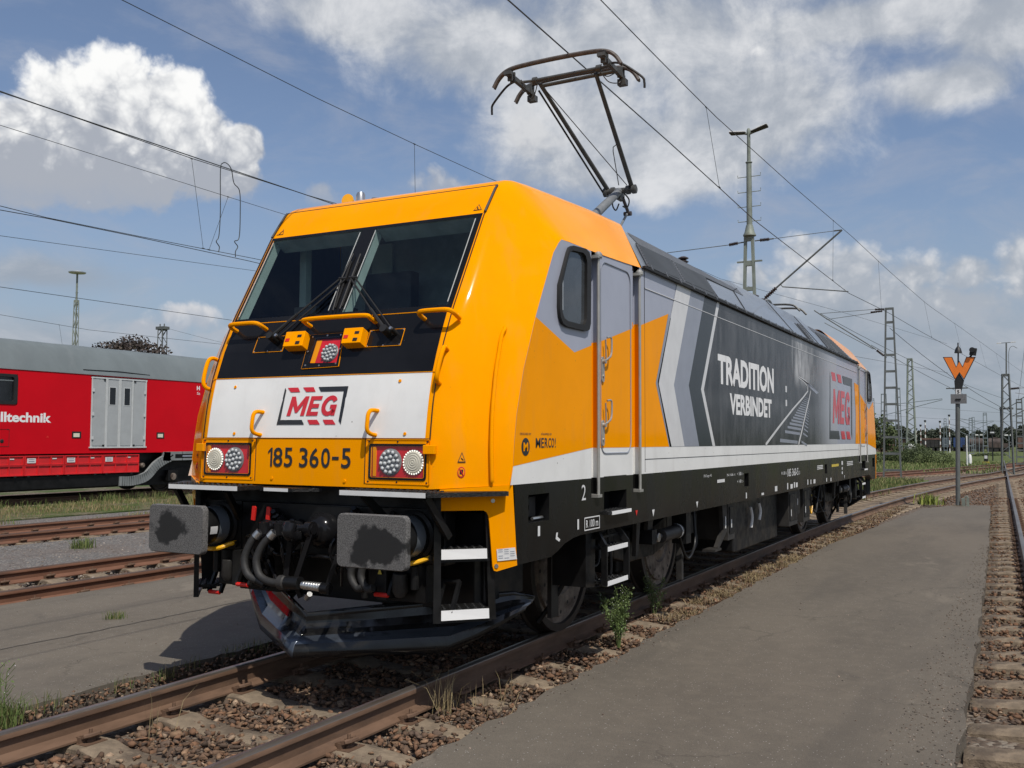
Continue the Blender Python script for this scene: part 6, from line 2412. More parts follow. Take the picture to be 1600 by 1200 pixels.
    for y in (14.45, 15.55):
        d.box(X + .03, X + .05, y - .03, y + .03, 3.40, 3.45).box(X + .03, X + .05, y - .03, y + .03, 1.45, 1.50)
    for z in (1.7, 2.4, 3.1):
        d.m('door_trim').box(X + .034, X + .05, 14.03, 14.10, z - .05, z + .05).box(X + .034, X + .05, 15.90, 15.97, z - .05, z + .05)
    do = d.build('double_door', T)
    for y0, y1 in ((14.64, 14.85), (15.17, 15.37)):
        p = MB('door_trim')
        p.box(X + .026, X + .032, y0 - .02, y1 + .02, 2.67, 3.22)
        p.m('dark_glass').poly([(X + .034, y0, 2.69), (X + .034, y1, 2.69), (X + .034, y1, 3.20), (X + .034, y0, 3.20)])
        p.build('door_window', do, recalc=False)
    for y in (13.56, 16.6):
        l = MB('seal_black')
        l.box(X - .01, X + .012, y - .15, y + .15, 1.69, 1.88)
        l.m('lamp_white').box(X + .012, X + .022, y - .11, y + .09, 1.72, 1.83)
        l.build('side_lamp', T)
    # long lockers beneath the body
    edges = [-1.6, -.2, 1.2, 2.6, 4.0, 5.4, 6.7, 8.0, 9.33, 10.63, 11.92, 13.16, 14.45, 15.78]
    for i, (y0, y1) in enumerate(zip(edges[:-1], edges[1:])):
        k = MB('box_red')
        k.box(X - .45, X + .02, y0 + .01, y1 - .01, .66, 1.20)
        for z in (1.19, .95, .93, .67):
            k.box(X + .02, X + .05, y0 + .02, y1 - .02, z - .014, z + .014)
        for j in range(4):
            y = y0 + .03 + (y1 - y0 - .06) * j / 3
            k.box(X + .02, X + .048, y - .014, y + .014, .66, 1.20)
        k.m('skirt_white').box(X + .05, X + .054, y0 + .08, y0 + .34, 1.0, 1.13)
        k.m('mid_grey').box(X + .0545, X + .0555, y0 + .12, y0 + .30, 1.09, 1.11).box(X + .0545, X + .0555, y0 + .12, y0 + .30, 1.03, 1.06)
        k.m('skirt_white').box(X + .03, X + .034, y0 + .86, y0 + 1.0, 1.10, 1.13)
        k.m('seal_black').box(X + .02, X + .06, y0 + .1, y0 + .16, .62, .66).box(X + .02, X + .06, y0 + 1.0, y0 + 1.06, .62, .66)
        k.build('locker', T)
    f = MB('frame_black')
    f.box(X - 2.6, X - .30, Y0, Y1, .22, 1.24)  # solid black box added so the space under the car stays dark
    f.box(X - .35, X - .02, Y0, 15.6, .28, .62)
    f.m('frame_grey')
    # the frame rises over the bogie in an S curve
    crv = bez([(0, 15.1, .40), (0, 15.6, .40), (0, 16.1, .52), (0, 16.5, .86), (0, 17.0, 1.09), (0, 17.5, 1.13), (0, 26, 1.14)], 6)
    for xa in (X - .02,):
        for i in range(len(crv) - 1):
            p, q = crv[i], crv[i + 1]
            dp = (q - p).normalized()
            f.obox(((xa), (p.y + q.y) / 2, (p.z + q.z) / 2), (1, 0, 0), dp, dp.cross(Vector((1, 0, 0))), .05, (q - p).length / 2 + .01, .14)
    f.box(X - .06, X + .0, 17.05, 26, 1.22, 1.255)
    f.m('frame_black').box(X - .2, X + .034, 17.2, 18.6, 1.06, 1.19)
    f.m('mid_grey').box(X + .034, X + .036, 17.5, 17.9, 1.10, 1.15)
    f.m('wheel_steel').lathe((X - .1, 15.95, .86), (1, 0, 0), [(0, .07), (.1, .08), (.14, .05)], 10)
    f.build('frame', T)
    for yc_ in (18.15, 1.0):
        g = bpy.data.objects.new('bogie', None)
        COL.objects.link(g)
        g.parent = T
        k = MB('frame_black')
        k.box(X - .45, X - .25, yc_ - 1.6, yc_ + 1.6, .50, .75)
        for dy in (-.9, .9):
            k.box(X - .30, X - .1, yc_ + dy - .2, yc_ + dy + .2, .34, .68)
            k.m('wheel_steel').lathe((X - .12, yc_ + dy, .47), (1, 0, 0), [(0, .12), (.05, .11), (.06, .06)], 12)
            k.m('frame_black')
        k.build('side_frame', g)
        for dy in (-.9, .9):
            for xx in (-20.30, -21.80):
                ww = MB('tyre_steel')
                ww.lathe((xx - .07, yc_ + dy, .46), (1, 0, 0), [(0, .46), (.13, .455), (.135, .40), (.10, .38), (.10, .12), (.15, .10)], 28)
                ww.build('wheel', g)


make_train()

# ---------------------------------------------------------------- overhead line
LINES = 'overhead wires over the yard'


def wire(name, label, pts, r=.008, drops=(), twin=None):
    """pts: polyline in space; drops: pairs of points hung from it"""
    m = MB('copper_wire')
    m.tube(pts, r, 5)
    o = m.build(name)
    tag(o, label, 'wire', LINES)
    for a, b in drops:
        d = MB('copper_wire')
        d.tube([a, b], .0045, 4)
        d.tube([(b[0], b[1] - .04, b[2] + .0), (b[0], b[1] + .04, b[2])], .014, 5)
        d.tube([(a[0], a[1] - .03, a[2] + .0), (a[0], a[1] + .03, a[2])], .012, 5)
        d.build('dropper', o)
    return o


def at_t1(y):
    st = float(np.interp(y, [-12, 3, 8, 13.5, 24, 29, 36, 45, 67, 90], [.45, .19, .10, -.04, .05, .51, .95, 1.6, 3.15, 4.9]))
    return st


cw = [(at_t1(y), y, 5.975 if y < 13 else 5.965) for y in (-12, -6, 0, 3, 6, 8, 11, 13.5, 17, 20, 24, 26.5, 29, 32.5, 36, 45, 55, 67, 90)]
wire('contact_wire', 'contact wire touching the raised pantograph of the locomotive', cw, .0085)


def mz(y):
    return float(np.interp(y, [-12, -4, 6.5, 11, 17, 23.2, 30, 39, 50, 74, 100], [7.55, 7.38, 7.40, 7.38, 7.46, 7.62, 7.50, 7.45, 7.5, 7.5, 7.6]))


def mx(y):
    return float(np.interp(y, [-12, 6.5, 11.3, 22.6, 39, 74, 100], [-.1, -.21, -.17, .10, .90, 3.28, 5.0]))


ms = [(mx(y), y, mz(y)) for y in yrange(-12, 96, 1.8)]
dr = []
for y in (10.8, 21.5, 28.0, 38, 47, 57, 66):
    dr.append(((mx(y), y, mz(y)), (at_t1(y + .06), y + .06, 5.985)))
wire('catenary_wire', 'carrying wire high above the locomotive, nearest the right edge of the sky', ms, .0075, dr)


def left_wire(name, label, x, pts, r=.008, drops=()):
    """a wire along the left tracks, following their bend further on"""
    path = []
    for y, z in pts:
        dx = 0 if y < 14 else (y - 14) ** 2 / 300 if y < 50 else 36 ** 2 / 300 + (y - 50) * .22
        path.append((x + (dx if x > -8 else 0), y, z))
    return wire(name, label, path, r, drops)


left_wire('catenary_wire', 'thin carrying wire rising to the top left above the cab roof', -6.3, [(-8, 7.75), (3.95, 7.72), (8, 7.66), (11.0, 7.68), (14.2, 7.73), (20, 7.85), (30, 7.7), (45, 7.95), (60, 7.7)], .0065, [((-6.3, 11.02, 7.68), (-6.3, 11.1, 5.92))])
left_wire('contact_wire', 'contact wire over the nearest rusty track on the left', -6.3, [(-8, 5.89), (2.1, 5.875), (8.4, 5.89), (20, 5.9), (30, 5.9), (45, 5.9), (60, 5.9)], .008)
left_wire('catenary_wire', 'carrying wire with two loops of jumper cable, over the far rusty track', -12.2, [(-8, 8.15), (6, 8.15), (10.7, 8.10), (14.7, 8.16), (22, 8.4), (40, 8.1), (60, 8.4)], .009, [((-12.2, 10.69, 8.09), (-12.2, 11.1, 6.09))])
left_wire('auxiliary_wire', 'thin wire slanting below the large white cloud', -12.2, [(-8, 7.55), (6.03, 7.51), (11.8, 7.47), (13.5, 7.46), (25, 7.5), (60, 7.6)], .006, [((-12.2, 11.85, 7.47), (-12.2, 11.28, 6.09))])
left_wire('contact_wire', 'upper of two contact wires running side by side below the cloud', -12.2, [(-8, 6.0), (6.1, 6.0), (7.04, 5.98), (9.3, 6.03), (12.6, 6.13), (20, 6.3), (60, 6.6)], .0075)
left_wire('contact_wire', 'lower of two contact wires running side by side below the cloud', -12.2, [(-8, 5.90), (6.1, 5.925), (7.04, 5.965), (9.3, 6.01), (12.6, 6.045), (20, 6.0), (60, 6.0)], .0085)
left_wire('catenary_wire', 'carrying wire above the red train, lowest but two in the left sky', -21, [(-8, 7.1), (11.9, 7.40), (21.8, 7.98), (28, 8.3), (60, 7.5)], .008)
left_wire('contact_wire', 'contact wire above the red train, crossing the lamp mast', -21, [(-8, 5.95), (12, 5.95), (20.6, 6.0), (60, 6.0)], .009)
left_wire('catenary_wire', 'faint wire just above the roof of the red train', -30, [(-8, 6.5), (18, 6.38), (22, 6.20), (29, 6.26), (60, 6.6)], .008, [((-30, 20.6, 6.26), (-30, 20.8, 5.3))])
left_wire('contact_wire', 'faintest and lowest wire above the roof of the red train', -30, [(-8, 5.3), (20, 5.3), (60, 5.3)], .008)

jm = MB('copper_wire')
jm.tube(bez([(-12.2, 11.58, 6.09), (-12.2, 11.60, 6.22), (-12.2, 11.50, 6.33), (-12.2, 11.58, 6.48), (-12.2, 11.61, 7.07), (-12.2, 11.585, 8.05), (-12.2, 11.66, 8.24), (-12.2, 11.80, 8.26), (-12.2, 11.94, 8.15), (-12.2, 12.03, 7.85), (-12.2, 12.22, 7.70), (-12.2, 12.26, 7.2), (-12.2, 12.24, 6.56), (-12.2, 12.09, 6.44), (-12.2, 12.20, 6.33), (-12.2, 12.13, 6.20), (-12.2, 12.13, 6.06)], 6), .011, 6)
tag(jm.build('jumper_cable'), 'looped jumper cable hanging between carrying wire and contact wires', 'cable')


# ---------------------------------------------------------------- masts
def flat_mast(P, x, y, z0, z1, w0, w1, step=.75, mat='mast_grey', d=.12, name='mast_frame'):
    """two uprights with rungs"""
    m = MB(mat)
    for s in (-1, 1):
        m.bar((x + s * w0 / 2, y, z0), (x + s * w1 / 2, y, z1), .075, d, up=(0, 1, 0))
    z = z0 + step * .6
    while z < z1:
        t = (z - z0) / (z1 - z0)
        w = w0 + (w1 - w0) * t
        m.box(x - w / 2, x + w / 2, y - d / 2 + .004, y + d / 2 - .004, z - .055, z + .055)
        z += step
    m.box(x - w1 / 2 - .02, x + w1 / 2 + .02, y - d / 2 - .004, y + d / 2 + .004, z1 - .10, z1)
    return m.build(name, P)


def lattice(P, x, y, z0, z1, w0, w1, step=.55, mat='mast_grey', r=.035, name='mast_frame'):
    """square lattice tower with crossed bracing"""
    m = MB(mat)
    n = max(2, int((z1 - z0) / step))
    zs = [z0 + (z1 - z0) * i / n for i in range(n + 1)]
    hw = lambda z: (w0 + (w1 - w0) * (z - z0) / (z1 - z0)) / 2
    for sx in (-1, 1):
        for sy in (-1, 1):
            m.bar((x + sx * w0 / 2, y + sy * w0 / 2, z0), (x + sx * w1 / 2, y + sy * w1 / 2, z1), r * 2, r * 2)
    for i, (a, b) in enumerate(zip(zs[:-1], zs[1:])):
        s = 1 if i % 2 else -1
        for sy in (-1, 1):
            m.bar((x - s * hw(a), y + sy * hw(a), a), (x + s * hw(b), y + sy * hw(b), b), r, r)
            m.bar((x + sy * hw(a), y - s * hw(a), a), (x + sy * hw(b), y + s * hw(b), b), r, r)
    m.box(x - w1 / 2, x + w1 / 2, y - w1 / 2, y + w1 / 2, z1 - .12, z1 + .02)
    return m.build(name, P)


def insulator_rod(m, a, b, r=.035, mat='insulator', back='mast_grey'):
    a, b = Vector(a), Vector(b)
    d = (b - a)
    L = d.length
    d.normalize()
    m.m(mat)
    k = 7
    prof = []
    for i in range(k):
        s = L * i / k
        prof += [(s, r * .55), (s + L / k * .4, r * 1.3), (s + L / k * .6, r * 1.3)]
    prof.append((L, r * .55))
    m.lathe(a, d, prof, 10)
    m.m(back)


M1 = thing('lamp_mast', 'lattice catenary mast carrying a double lamp, behind the locomotive roof', 'mast', (-2.62, 23.2, -.2))
flat_mast(M1, -2.62, 23.2, -.2, 7.75, .62, .20, .74, 'mast_green')
m = MB('mast_green')
m.lathe((-2.60, 23.2, 7.72), (0, 0, 1), [(0, .12), (.02, .19), (.05, .19), (.12, .15), (.34, .10), (.35, .085), (2.2, .075), (2.22, .10), (2.24, .10), (2.26, .055), (3.1, .05), (3.2, .06), (3.26, .03)], 14)
m.build('lamp_pole', M1)
m = MB('mast_green')
for z in (8.18, 8.62, 9.06, 9.52):
    m.tube([(-2.94, 23.2, z + .07), (-2.94, 23.2, z), (-2.26, 23.2, z), (-2.26, 23.2, z + .09)], .012, 5)
m.box(-2.98, -2.24, 23.16, 23.24, 6.96, 7.0)
m.build('climbing_rung', M1)
for sx in (-1, 1):
    m = MB('mast_green')
    dz = .12 if sx > 0 else .0
    m.tube([(-2.60, 23.2, 10.80), (-2.60 + sx * .12, 23.2, 10.84)], .035, 8)
    m.build('lamp_arm', M1)
    m = MB('pole_white')
    tip = Vector((-2.60 + sx * .56, 23.2, 10.86 + dz * .7))
    root = Vector((-2.60 + sx * .08, 23.2, 10.83))
    m.slab([(root.x, 23.10, root.z + .03), (root.x, 23.30, root.z + .03), (tip.x, 23.34, tip.z + .05), (tip.x, 23.06, tip.z + .05)], (0, 0, .03))
    m.m('bogie_grey').slab([(root.x, 23.10, root.z), (root.x, 23.30, root.z), (tip.x, 23.34, tip.z + .015), (tip.x, 23.06, tip.z + .015)], (0, 0, .03))
    m.build('lamp_head', M1, bevel=.01)
C1 = bpy.data.objects.new('cantilever', None)
COL.objects.link(C1)
C1.parent = M1
m = MB('mast_grey')
m.tube([(-1.84, 23.2, 6.14), (0.02, 23.2, 7.66)], .026, 8)
insulator_rod(m, (-2.16, 23.2, 5.86), (-1.84, 23.2, 6.14), .05)
m.tube([(-2.5, 23.2, 5.60), (-2.16, 23.2, 5.86)], .022, 6)
m.tube([(-1.70, 23.2, 6.22), (-1.66, 23.2, 6.16), (.16, 23.25, 5.90)], .016, 6)
m.tube([(.10, 23.25, 5.91), (.05, 23.25, 5.97)], .012, 6)
m.tube([(-2.45, 23.2, 7.58), (-2.30, 23.2, 7.585)], .018, 6)
insulator_rod(m, (-2.30, 23.2, 7.585), (-2.02, 23.2, 7.59), .042)
m.tube([(-2.02, 23.2, 7.59), (0.02, 23.2, 7.66)], .009, 5)
m.tube([(-2.05, 23.2, 7.59), (-1.9, 23.2, 7.595)], .02, 6).tube([(-.2, 23.2, 7.655), (.02, 23.2, 7.66)], .02, 6)
m.tube([(-2.78, 23.2, 7.57), (-2.95, 23.2, 7.56)], .02, 6)
insulator_rod(m, (-3.22, 23.2, 7.53), (-2.95, 23.2, 7.56), .042)
m.tube([(-8.5, 23.0, 7.28), (-5.21, 23.2, 7.46), (-3.22, 23.2, 7.53)], .012, 5)
m.build('cantilever_tube', C1)

M2 = thing('catenary_mast', 'grey ladder-shaped catenary mast just behind the rear cab of the locomotive', 'mast', (-1.33, 45, -.2))
flat_mast(M2, -1.33, 45, -.2, 8.2, .80, .32, .80, 'mast_grey')
m = MB('mast_grey')
m.tube([(-4.9, 45, 8.28), (-4.4, 45, 7.9), (-2.35, 45, 6.45), (-1.98, 45, 6.17)], .028, 7)
insulator_rod(m, (-1.95, 45, 6.14), (-1.62, 45, 5.86), .055)
m.tube([(-1.62, 45, 5.86), (-1.5, 45, 5.76)], .03, 6)
m.tube([(-4.58, 45, 8.10), (-1.95, 45, 8.16)], .014, 5)
m.tube([(-4.3, 45, 7.78), (-1.95, 45, 8.0)], .014, 5)
insulator_rod(m, (-2.2, 45, 8.02), (-1.65, 45, 8.05), .045)
insulator_rod(m, (-2.0, 45, 8.15), (-1.55, 45, 8.14), .045)
m.tube([(-4.4, 45, 7.62), (-2.1, 45, 6.2)], .018, 6)
m.build('cantilever', M2)
m = MB('concrete')
m.box(-1.85, -1.55, 44.7, 45.3, -.3, -.05).box(-1.11, -.81, 44.7, 45.3, -.3, -.05)
m.build('footing', M2)

M3 = thing('lamp_mast', 'lattice mast with a slim lamp on top, nearest the right edge', 'mast', (3.42, 58, -.25))
lattice(M3, 3.42, 58, -.25, 5.6, .62, .34, .42, 'mast_grey', .04)
m = MB('mast_grey')
m.tube([(3.46, 58, 5.6), (3.50, 58, 7.42)], .04, 8)
m.tube([(3.08, 58, 7.42), (3.90, 58, 7.46)], .018, 6)
m.tube(bez([(3.60, 58, 5.62), (3.62, 58, 6.9), (3.80, 58, 7.22), (4.05, 58, 7.1)], 6), .014, 6)
m.build('lamp_pole', M3)
for x, z in ((3.12, 7.43), (3.86, 7.46)):
    MB('pole_white').obox((x, 58, z), (1, 0, .06), (0, 1, 0), (-.06, 0, 1), .13, .08, .02).build('lamp_head', M3)
m = MB('mast_grey')
m.box(3.05, 3.78, 57.8, 58.2, 3.55, 3.65)
m.tube([(3.12, 58, -.25), (3.12, 58, 3.7)], .045, 6)
insulator_rod(m, (3.64, 58, 4.74), (4.1, 58, 4.78), .06)
m.tube([(4.1, 58, 4.78), (5.6, 58, 4.8)], .015, 5)
m.tube([(3.72, 58, 3.15), (5.8, 58, 4.3)], .028, 6)
m.tube([(3.9, 58, 4.5), (5.9, 58, 4.15)], .015, 5)
m.build('cantilever', M3)

M4 = thing('catenary_mast', 'dark narrow mast with a slanting arm at the right edge of the photo', 'mast', (3.85, 75, -.25))
flat_mast(M4, 3.95, 75, -.25, 4.8, .52, .34, .5, 'mast_grey')
m = MB('mast_grey')
m.tube([(3.9, 75, 4.7), (5.4, 75, 5.6)], .035, 6).tube([(3.0, 75, 4.05), (3.9, 75, 4.6)], .03, 6)
m.build('cantilever', M4)


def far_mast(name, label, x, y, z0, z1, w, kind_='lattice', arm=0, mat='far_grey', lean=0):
    t = thing(name, label, 'mast', (x, y, z0), 'far masts of the yard')
    if kind_ == 'lattice':
        lattice(t, x, y, z0, z1, w, w * .45, max(.6, (z1 - z0) / 20), mat, .06)
    else:
        flat_mast(t, x, y, z0, z1, w, w * .6, .9, mat, .14)
    if arm:
        m = MB(mat)
        m.tube([(x, y, z1 - 1.2), (x + arm, y, z1 - .6)], .035, 5)
        m.tube([(x, y, z1 - 2.2), (x + arm, y, z1 - .7)], .035, 5)
        m.build('cantilever', t)
    return t


far_mast('catenary_mast', 'tall pale green lattice mast beyond the meadow, left of the W signal', -8.95, 130, -.3, 12.4, 1.15, mat='mast_green')
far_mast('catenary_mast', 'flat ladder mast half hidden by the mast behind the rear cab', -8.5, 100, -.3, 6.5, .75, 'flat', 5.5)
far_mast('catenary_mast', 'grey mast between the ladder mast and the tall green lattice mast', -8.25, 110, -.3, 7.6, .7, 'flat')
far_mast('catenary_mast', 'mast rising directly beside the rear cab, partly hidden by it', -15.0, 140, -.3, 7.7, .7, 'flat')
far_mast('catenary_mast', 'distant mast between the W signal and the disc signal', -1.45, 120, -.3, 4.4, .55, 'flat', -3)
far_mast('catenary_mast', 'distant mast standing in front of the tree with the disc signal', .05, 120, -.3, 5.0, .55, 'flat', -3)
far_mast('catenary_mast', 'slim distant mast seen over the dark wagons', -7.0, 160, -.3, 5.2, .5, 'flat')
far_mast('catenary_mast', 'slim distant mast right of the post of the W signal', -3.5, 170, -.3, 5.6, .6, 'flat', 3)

# red and white banded poles
for i, (x, y, z0, z1, lab) in enumerate(((-11.5, 150, 0, 5.8, 'tallest red and white banded pole, beside the tall green mast'), (-10.25, 150, 0, 3.3, 'short red and white banded pole next to the brick hut'), (-9.65, 150, 0, 3.85, 'red and white banded pole, third from the hut'), (-9.02, 150, .2, 4.5, 'red and white banded pole in front of the dark wagon'), (-7.0, 150, .2, 4.4, 'red and white banded pole over the wagon with the reddish top'), (-5.75, 150, 0, 5.3, 'red and white banded pole close to the W signal'))):
    t = MB()
    n = 9
    for k in range(n):
        t.m('brick_wall' if k % 2 else 'pole_white').cyl((x, y, z0 + (z1 - z0) * k / n), (x, y, z0 + (z1 - z0) * (k + 1) / n), .075, seg=8)
    t.m('sign_black').lathe((x, y, z1), (0, 0, 1), [(0, .16), (.25, .16)], 8)
    tag(t.build('banded_pole'), lab, 'pole', 'red and white banded poles')


def wire_far(label, a, b, sag=.3, n=8):
    a, b = Vector(a), Vector(b)
    pts = [a.lerp(b, i / n) - Vector((0, 0, sag * 4 * (i / n) * (1 - i / n))) for i in range(n + 1)]
    m = MB('copper_wire')
    m.tube(pts, .012, 4)
    tag(m.build('overhead_wire'), label, 'wire', LINES)


wire_far('wire from the rear cab mast to the lattice mast at the right edge', (-1.33, 45, 7.2), (3.1, 58, 3.7), .25)
wire_far('wire sloping down behind the W signal towards the right', (-4.6, 45, 8.1), (3.3, 90, 5.2), .4)
wire_far('lower wire sloping down behind the W signal', (-2.2, 45, 6.4), (4.3, 95, 3.6), .3)
wire_far('wire across the far yard at mast height', (-12, 100, 5.9), (9, 118, 4.6), .3)
wire_far('wire across the far yard below mast height', (-12, 105, 4.7), (9, 120, 3.9), .3)
wire_far('steep wire at the top of the right edge', (4.6, 55, 8.2), (3.9, 75, 4.7), .1)

# ---- lamp masts on the left, beyond the red train
L1 = thing('lamp_mast', 'slim lattice lamp mast behind the red train', 'mast', (-40, 29, 0))
lattice(L1, -40, 29, -.2, 9.0, .30, .16, .5, 'mast_green', .022)
m = MB('mast_green')
m.tube([(-40, 29, 9.0), (-40, 29, 10.45)], .05, 8)
for z in (7.9, 8.2, 8.5, 8.8, 9.1, 9.4):
    m.tube([(-40.13, 29, z), (-39.87, 29, z)], .012, 4)
m.build('lamp_pole', L1)
m = MB('pole_white')
m.lathe((-40, 29, 10.42), (0, 0, 1), [(0, .12), (.03, .42), (.08, .45), (.14, .15)], 16)
m.build('lamp_head', L1)
L2 = thing('catenary_mast', 'short grey lattice mast in front of the dark red tree', 'mast', (-60, 52.7, 0))
lattice(L2, -60, 52.7, 0, 10.9, .62, .50, .6, 'mast_grey', .04)
m = MB('mast_grey')
m.box(-60.5, -59.5, 52.4, 53.0, 10.85, 11.1)
m.tube([(-60.3, 52.7, 11.1), (-60.3, 52.7, 11.35)], .05, 6).tube([(-59.8, 52.7, 11.1), (-59.8, 52.7, 11.35)], .05, 6)
m.build('mast_head', L2)
wire_far('stay wire running down to the right from the short mast by the tree', (-59.7, 52.7, 11.0), (-50, 62, 8.3), .2)

# ---------------------------------------------------------------- W signal
W = thing('shunting_signal', 'orange W signal board on a grey post at the end of the asphalt', 'signal', (2.74, 25, -.115))
m = MB('mast_grey')
m.tube([(2.74, 25, -.12), (2.80, 25, 3.1)], .062, 12)
m.m('concrete').box(2.60, 2.88, 24.86, 25.14, -.16, -.10)
m.build('post', W)
m = MB('sign_black')
Wp = [(2.435, 4.095), (2.68, 4.09), (2.778, 3.81), (2.86, 3.98), (2.942, 3.81), (3.04, 4.075), (3.285, 4.07), (2.975, 3.43), (2.86, 3.62), (2.745, 3.43)]
Wi = [(2.468, 4.074), (2.668, 4.07), (2.776, 3.775), (2.86, 3.945), (2.944, 3.775), (3.052, 4.056), (3.252, 4.052), (2.972, 3.468), (2.86, 3.655), (2.748, 3.468)]
cx, cz = 2.85, 3.78
Wo = [(cx + (x - cx) * 1.0, cz + (z - cz) * 1.0) for x, z in Wp]
m.slab([(x, 24.93, z) for x, z in Wo], (0, .05, 0))
m.m('sign_orange').poly([(x, 24.924, z) for x, z in Wi])
m.build('board', W, recalc=False)
m = MB('sign_black')
m.slab([(2.85, 24.95, 3.63), (2.72, 24.95, 3.40), (2.74, 24.95, 3.05), (2.88, 24.95, 3.05), (2.97, 24.95, 3.42)], (0, .12, 0))
m.tube([(2.82, 25, 3.6), (2.835, 25, 4.22)], .022, 6)
m.lathe((2.835, 25, 4.20), (0, 0, 1), [(0, .105), (.03, .10), (.12, .075), (.20, .02), (.28, .02), (.30, .008)], 12)
m.build('lamp_hood', W)
m = MB('sign_black')
m.tube([(3.10, 25.02, 4.02), (3.22, 25.02, 4.20)], .03, 6)
m.obox((3.22, 24.98, 4.22), (.98, 0, -.17), (0, 1, 0), (.17, 0, .98), .085, .10, .10)
m.lathe((3.20, 24.90, 4.26), (0, -1, 0), [(0, .07), (.10, .075)], 12)
m.build('lamp', W)
m = MB('mast_grey')
m.tube([(2.50, 25, 3.20), (3.06, 25, 3.205)], .018, 6)
m.m('skirt_white').box(2.755, 2.885, 24.91, 24.93, 3.02, 3.17)
m.m('sign_black').text('5', [(2.79, 24.906, 3.045), (2.85, 24.906, 3.045), (2.85, 24.906, 3.145), (2.79, 24.906, 3.145)], bold=.03)
m.build('number_plate', W, recalc=False)
m = MB('sign_back')
m.box(2.62, 3.03, 24.90, 24.92, 2.76, 3.03)
m.m('frame_black').box(2.74, 2.88, 24.88, 24.90, 2.85, 2.90)
m.build('sheet_plate', W)
bx_ = MB('leaf_green')
bx_.m('mast_green').box(2.84, 2.93, 24.9, 25.1, -.115, .10).box(2.96, 3.03, 24.95, 25.05, -.115, .12)
bx_.m('mast_green').tube(bez([(2.9, 25, .1), (2.97, 25.0, .16), (3.0, 25, .12)], 4), .02, 6)
tag(bx_.build('cable_box'), 'small green cable box at the foot of the W signal', 'box')

# disc signal, marker post and little lamps further off
D = thing('disc_signal', 'small black disc signal with a white bar among the far tracks', 'signal', (1.68, 90, -.2))
m = MB('sign_black')
m.tube([(1.68, 90, -.2), (1.68, 90, 2.3)], .05, 6)
m.lathe((1.68, 90.05, 2.45), (0, -1, 0), [(0, .22), (.08, .22)], 16)
m.build('signal_post', D)
MB('skirt_white').box(1.52, 1.84, 89.94, 89.96, 2.40, 2.52).build('signal_bar', D)
m = MB('pole_white')
m.tube([(.47, 73.7, -.25), (.47, 73.7, 2.1)], .05, 8)
tag(m.build('marker_post'), 'plain white post between the W signal and the marker lamps', 'post')
for x, y, z, lab in ((-.2, 110, 2.3, 'pair of tiny white lamps on a thin post over the tank wagons'), (2.9, 95, 2.2, 'tiny white lamp beside the right-hand lattice mast')):
    m = MB('pole_white')
    m.box(x - .35, x - .08, y - .1, y + .1, z, z + .12).box(x + .08, x + .35, y - .1, y + .1, z, z + .12)
    m.m('far_grey').tube([(x, y, -.2), (x, y, z)], .04, 6).tube([(x - .3, y, z), (x + .3, y, z)], .03, 6)
    tag(m.build('yard_lamp'), lab, 'lamp')
m = MB('pole_white')
m.lathe((.35, 80, -.2), (0, 0, 1), [(0, .14), (.5, .14), (.75, .12), (.85, .05)], 10)
tag(m.build('marker_stone'), 'short white marker in the grass near the far tracks', 'marker')
m = MB('sign_black')
m.box(1.2, 1.5, 84, 84.2, -.2, .55)
m.m('skirt_white').box(1.24, 1.46, 83.98, 84.0, .25, .50)
m.m('yellow_label').box(1.1, 1.6, 83.9, 84.1, -.2, .0)
tag(m.build('point_signal'), 'low black and white point signal in the grass', 'signal')

# ---------------------------------------------------------------- far rolling stock and hut
H = thing('brick_hut', 'low red-brown brick hut at the far edge of the meadow', 'hut', (-14, 150, -.3))
m = MB('brick_wall')
m.box(-17.5, -11.8, 150, 154, -.3, 1.95)
m.build('wall', H)
m = MB('roof_dark')
m.slab([(-17.8, 149.7, 2.15), (-11.5, 149.7, 1.95), (-11.5, 154.3, 1.95), (-17.8, 154.3, 2.15)], (0, 0, .18))
m.build('roof', H)
m = MB('dark_glass')
m.box(-16.2, -15.2, 149.97, 150.0, .6, 1.5)
m.build('window', H)


def wagon(label, x0, x1, y, z1, mat, top=None, tank=False, cat='wagon'):
    t = thing('freight_wagon', label, cat, ((x0 + x1) / 2, y, -.3), 'far wagons in the yard')
    m = MB(mat)
    if tank:
        m.lathe((x0 + .2, y + 1.2, 1.35), (1, 0, 0), [(0, .5), (.25, .85), (x1 - x0 - .65, .85), (x1 - x0 - .4, .5)], 16)
        m.box((x0 + x1) / 2 - .4, (x0 + x1) / 2 + .4, y + .9, y + 1.5, 2.15, 2.4)
    else:
        m.box(x0 + .1, x1 - .1, y, y + 2.6, .55, z1)
        for k in range(5):
            xx = x0 + .2 + (x1 - x0 - .4) * k / 4
            m.box(xx - .05, xx + .05, y - .06, y, .55, z1 - .05)
    m.build('body', t)
    if top:
        c = MB(top)
        c.box(x0 + .05, x1 - .05, y - .05, y + 2.65, z1, z1 + .28)
        c.build('roof', t)
    f = MB('wagon_black')
    f.box(x0, x1, y + .1, y + 2.5, .30, .52)
    f.build('frame', t)
    for k in (.18, .32, .68, .82):
        w = MB('wagon_black')
        w.lathe((x0 + (x1 - x0) * k, y + .2, .12), (0, -1, 0), [(0, .44), (.12, .44)], 14)
        w.build('wheel', t)
    return t


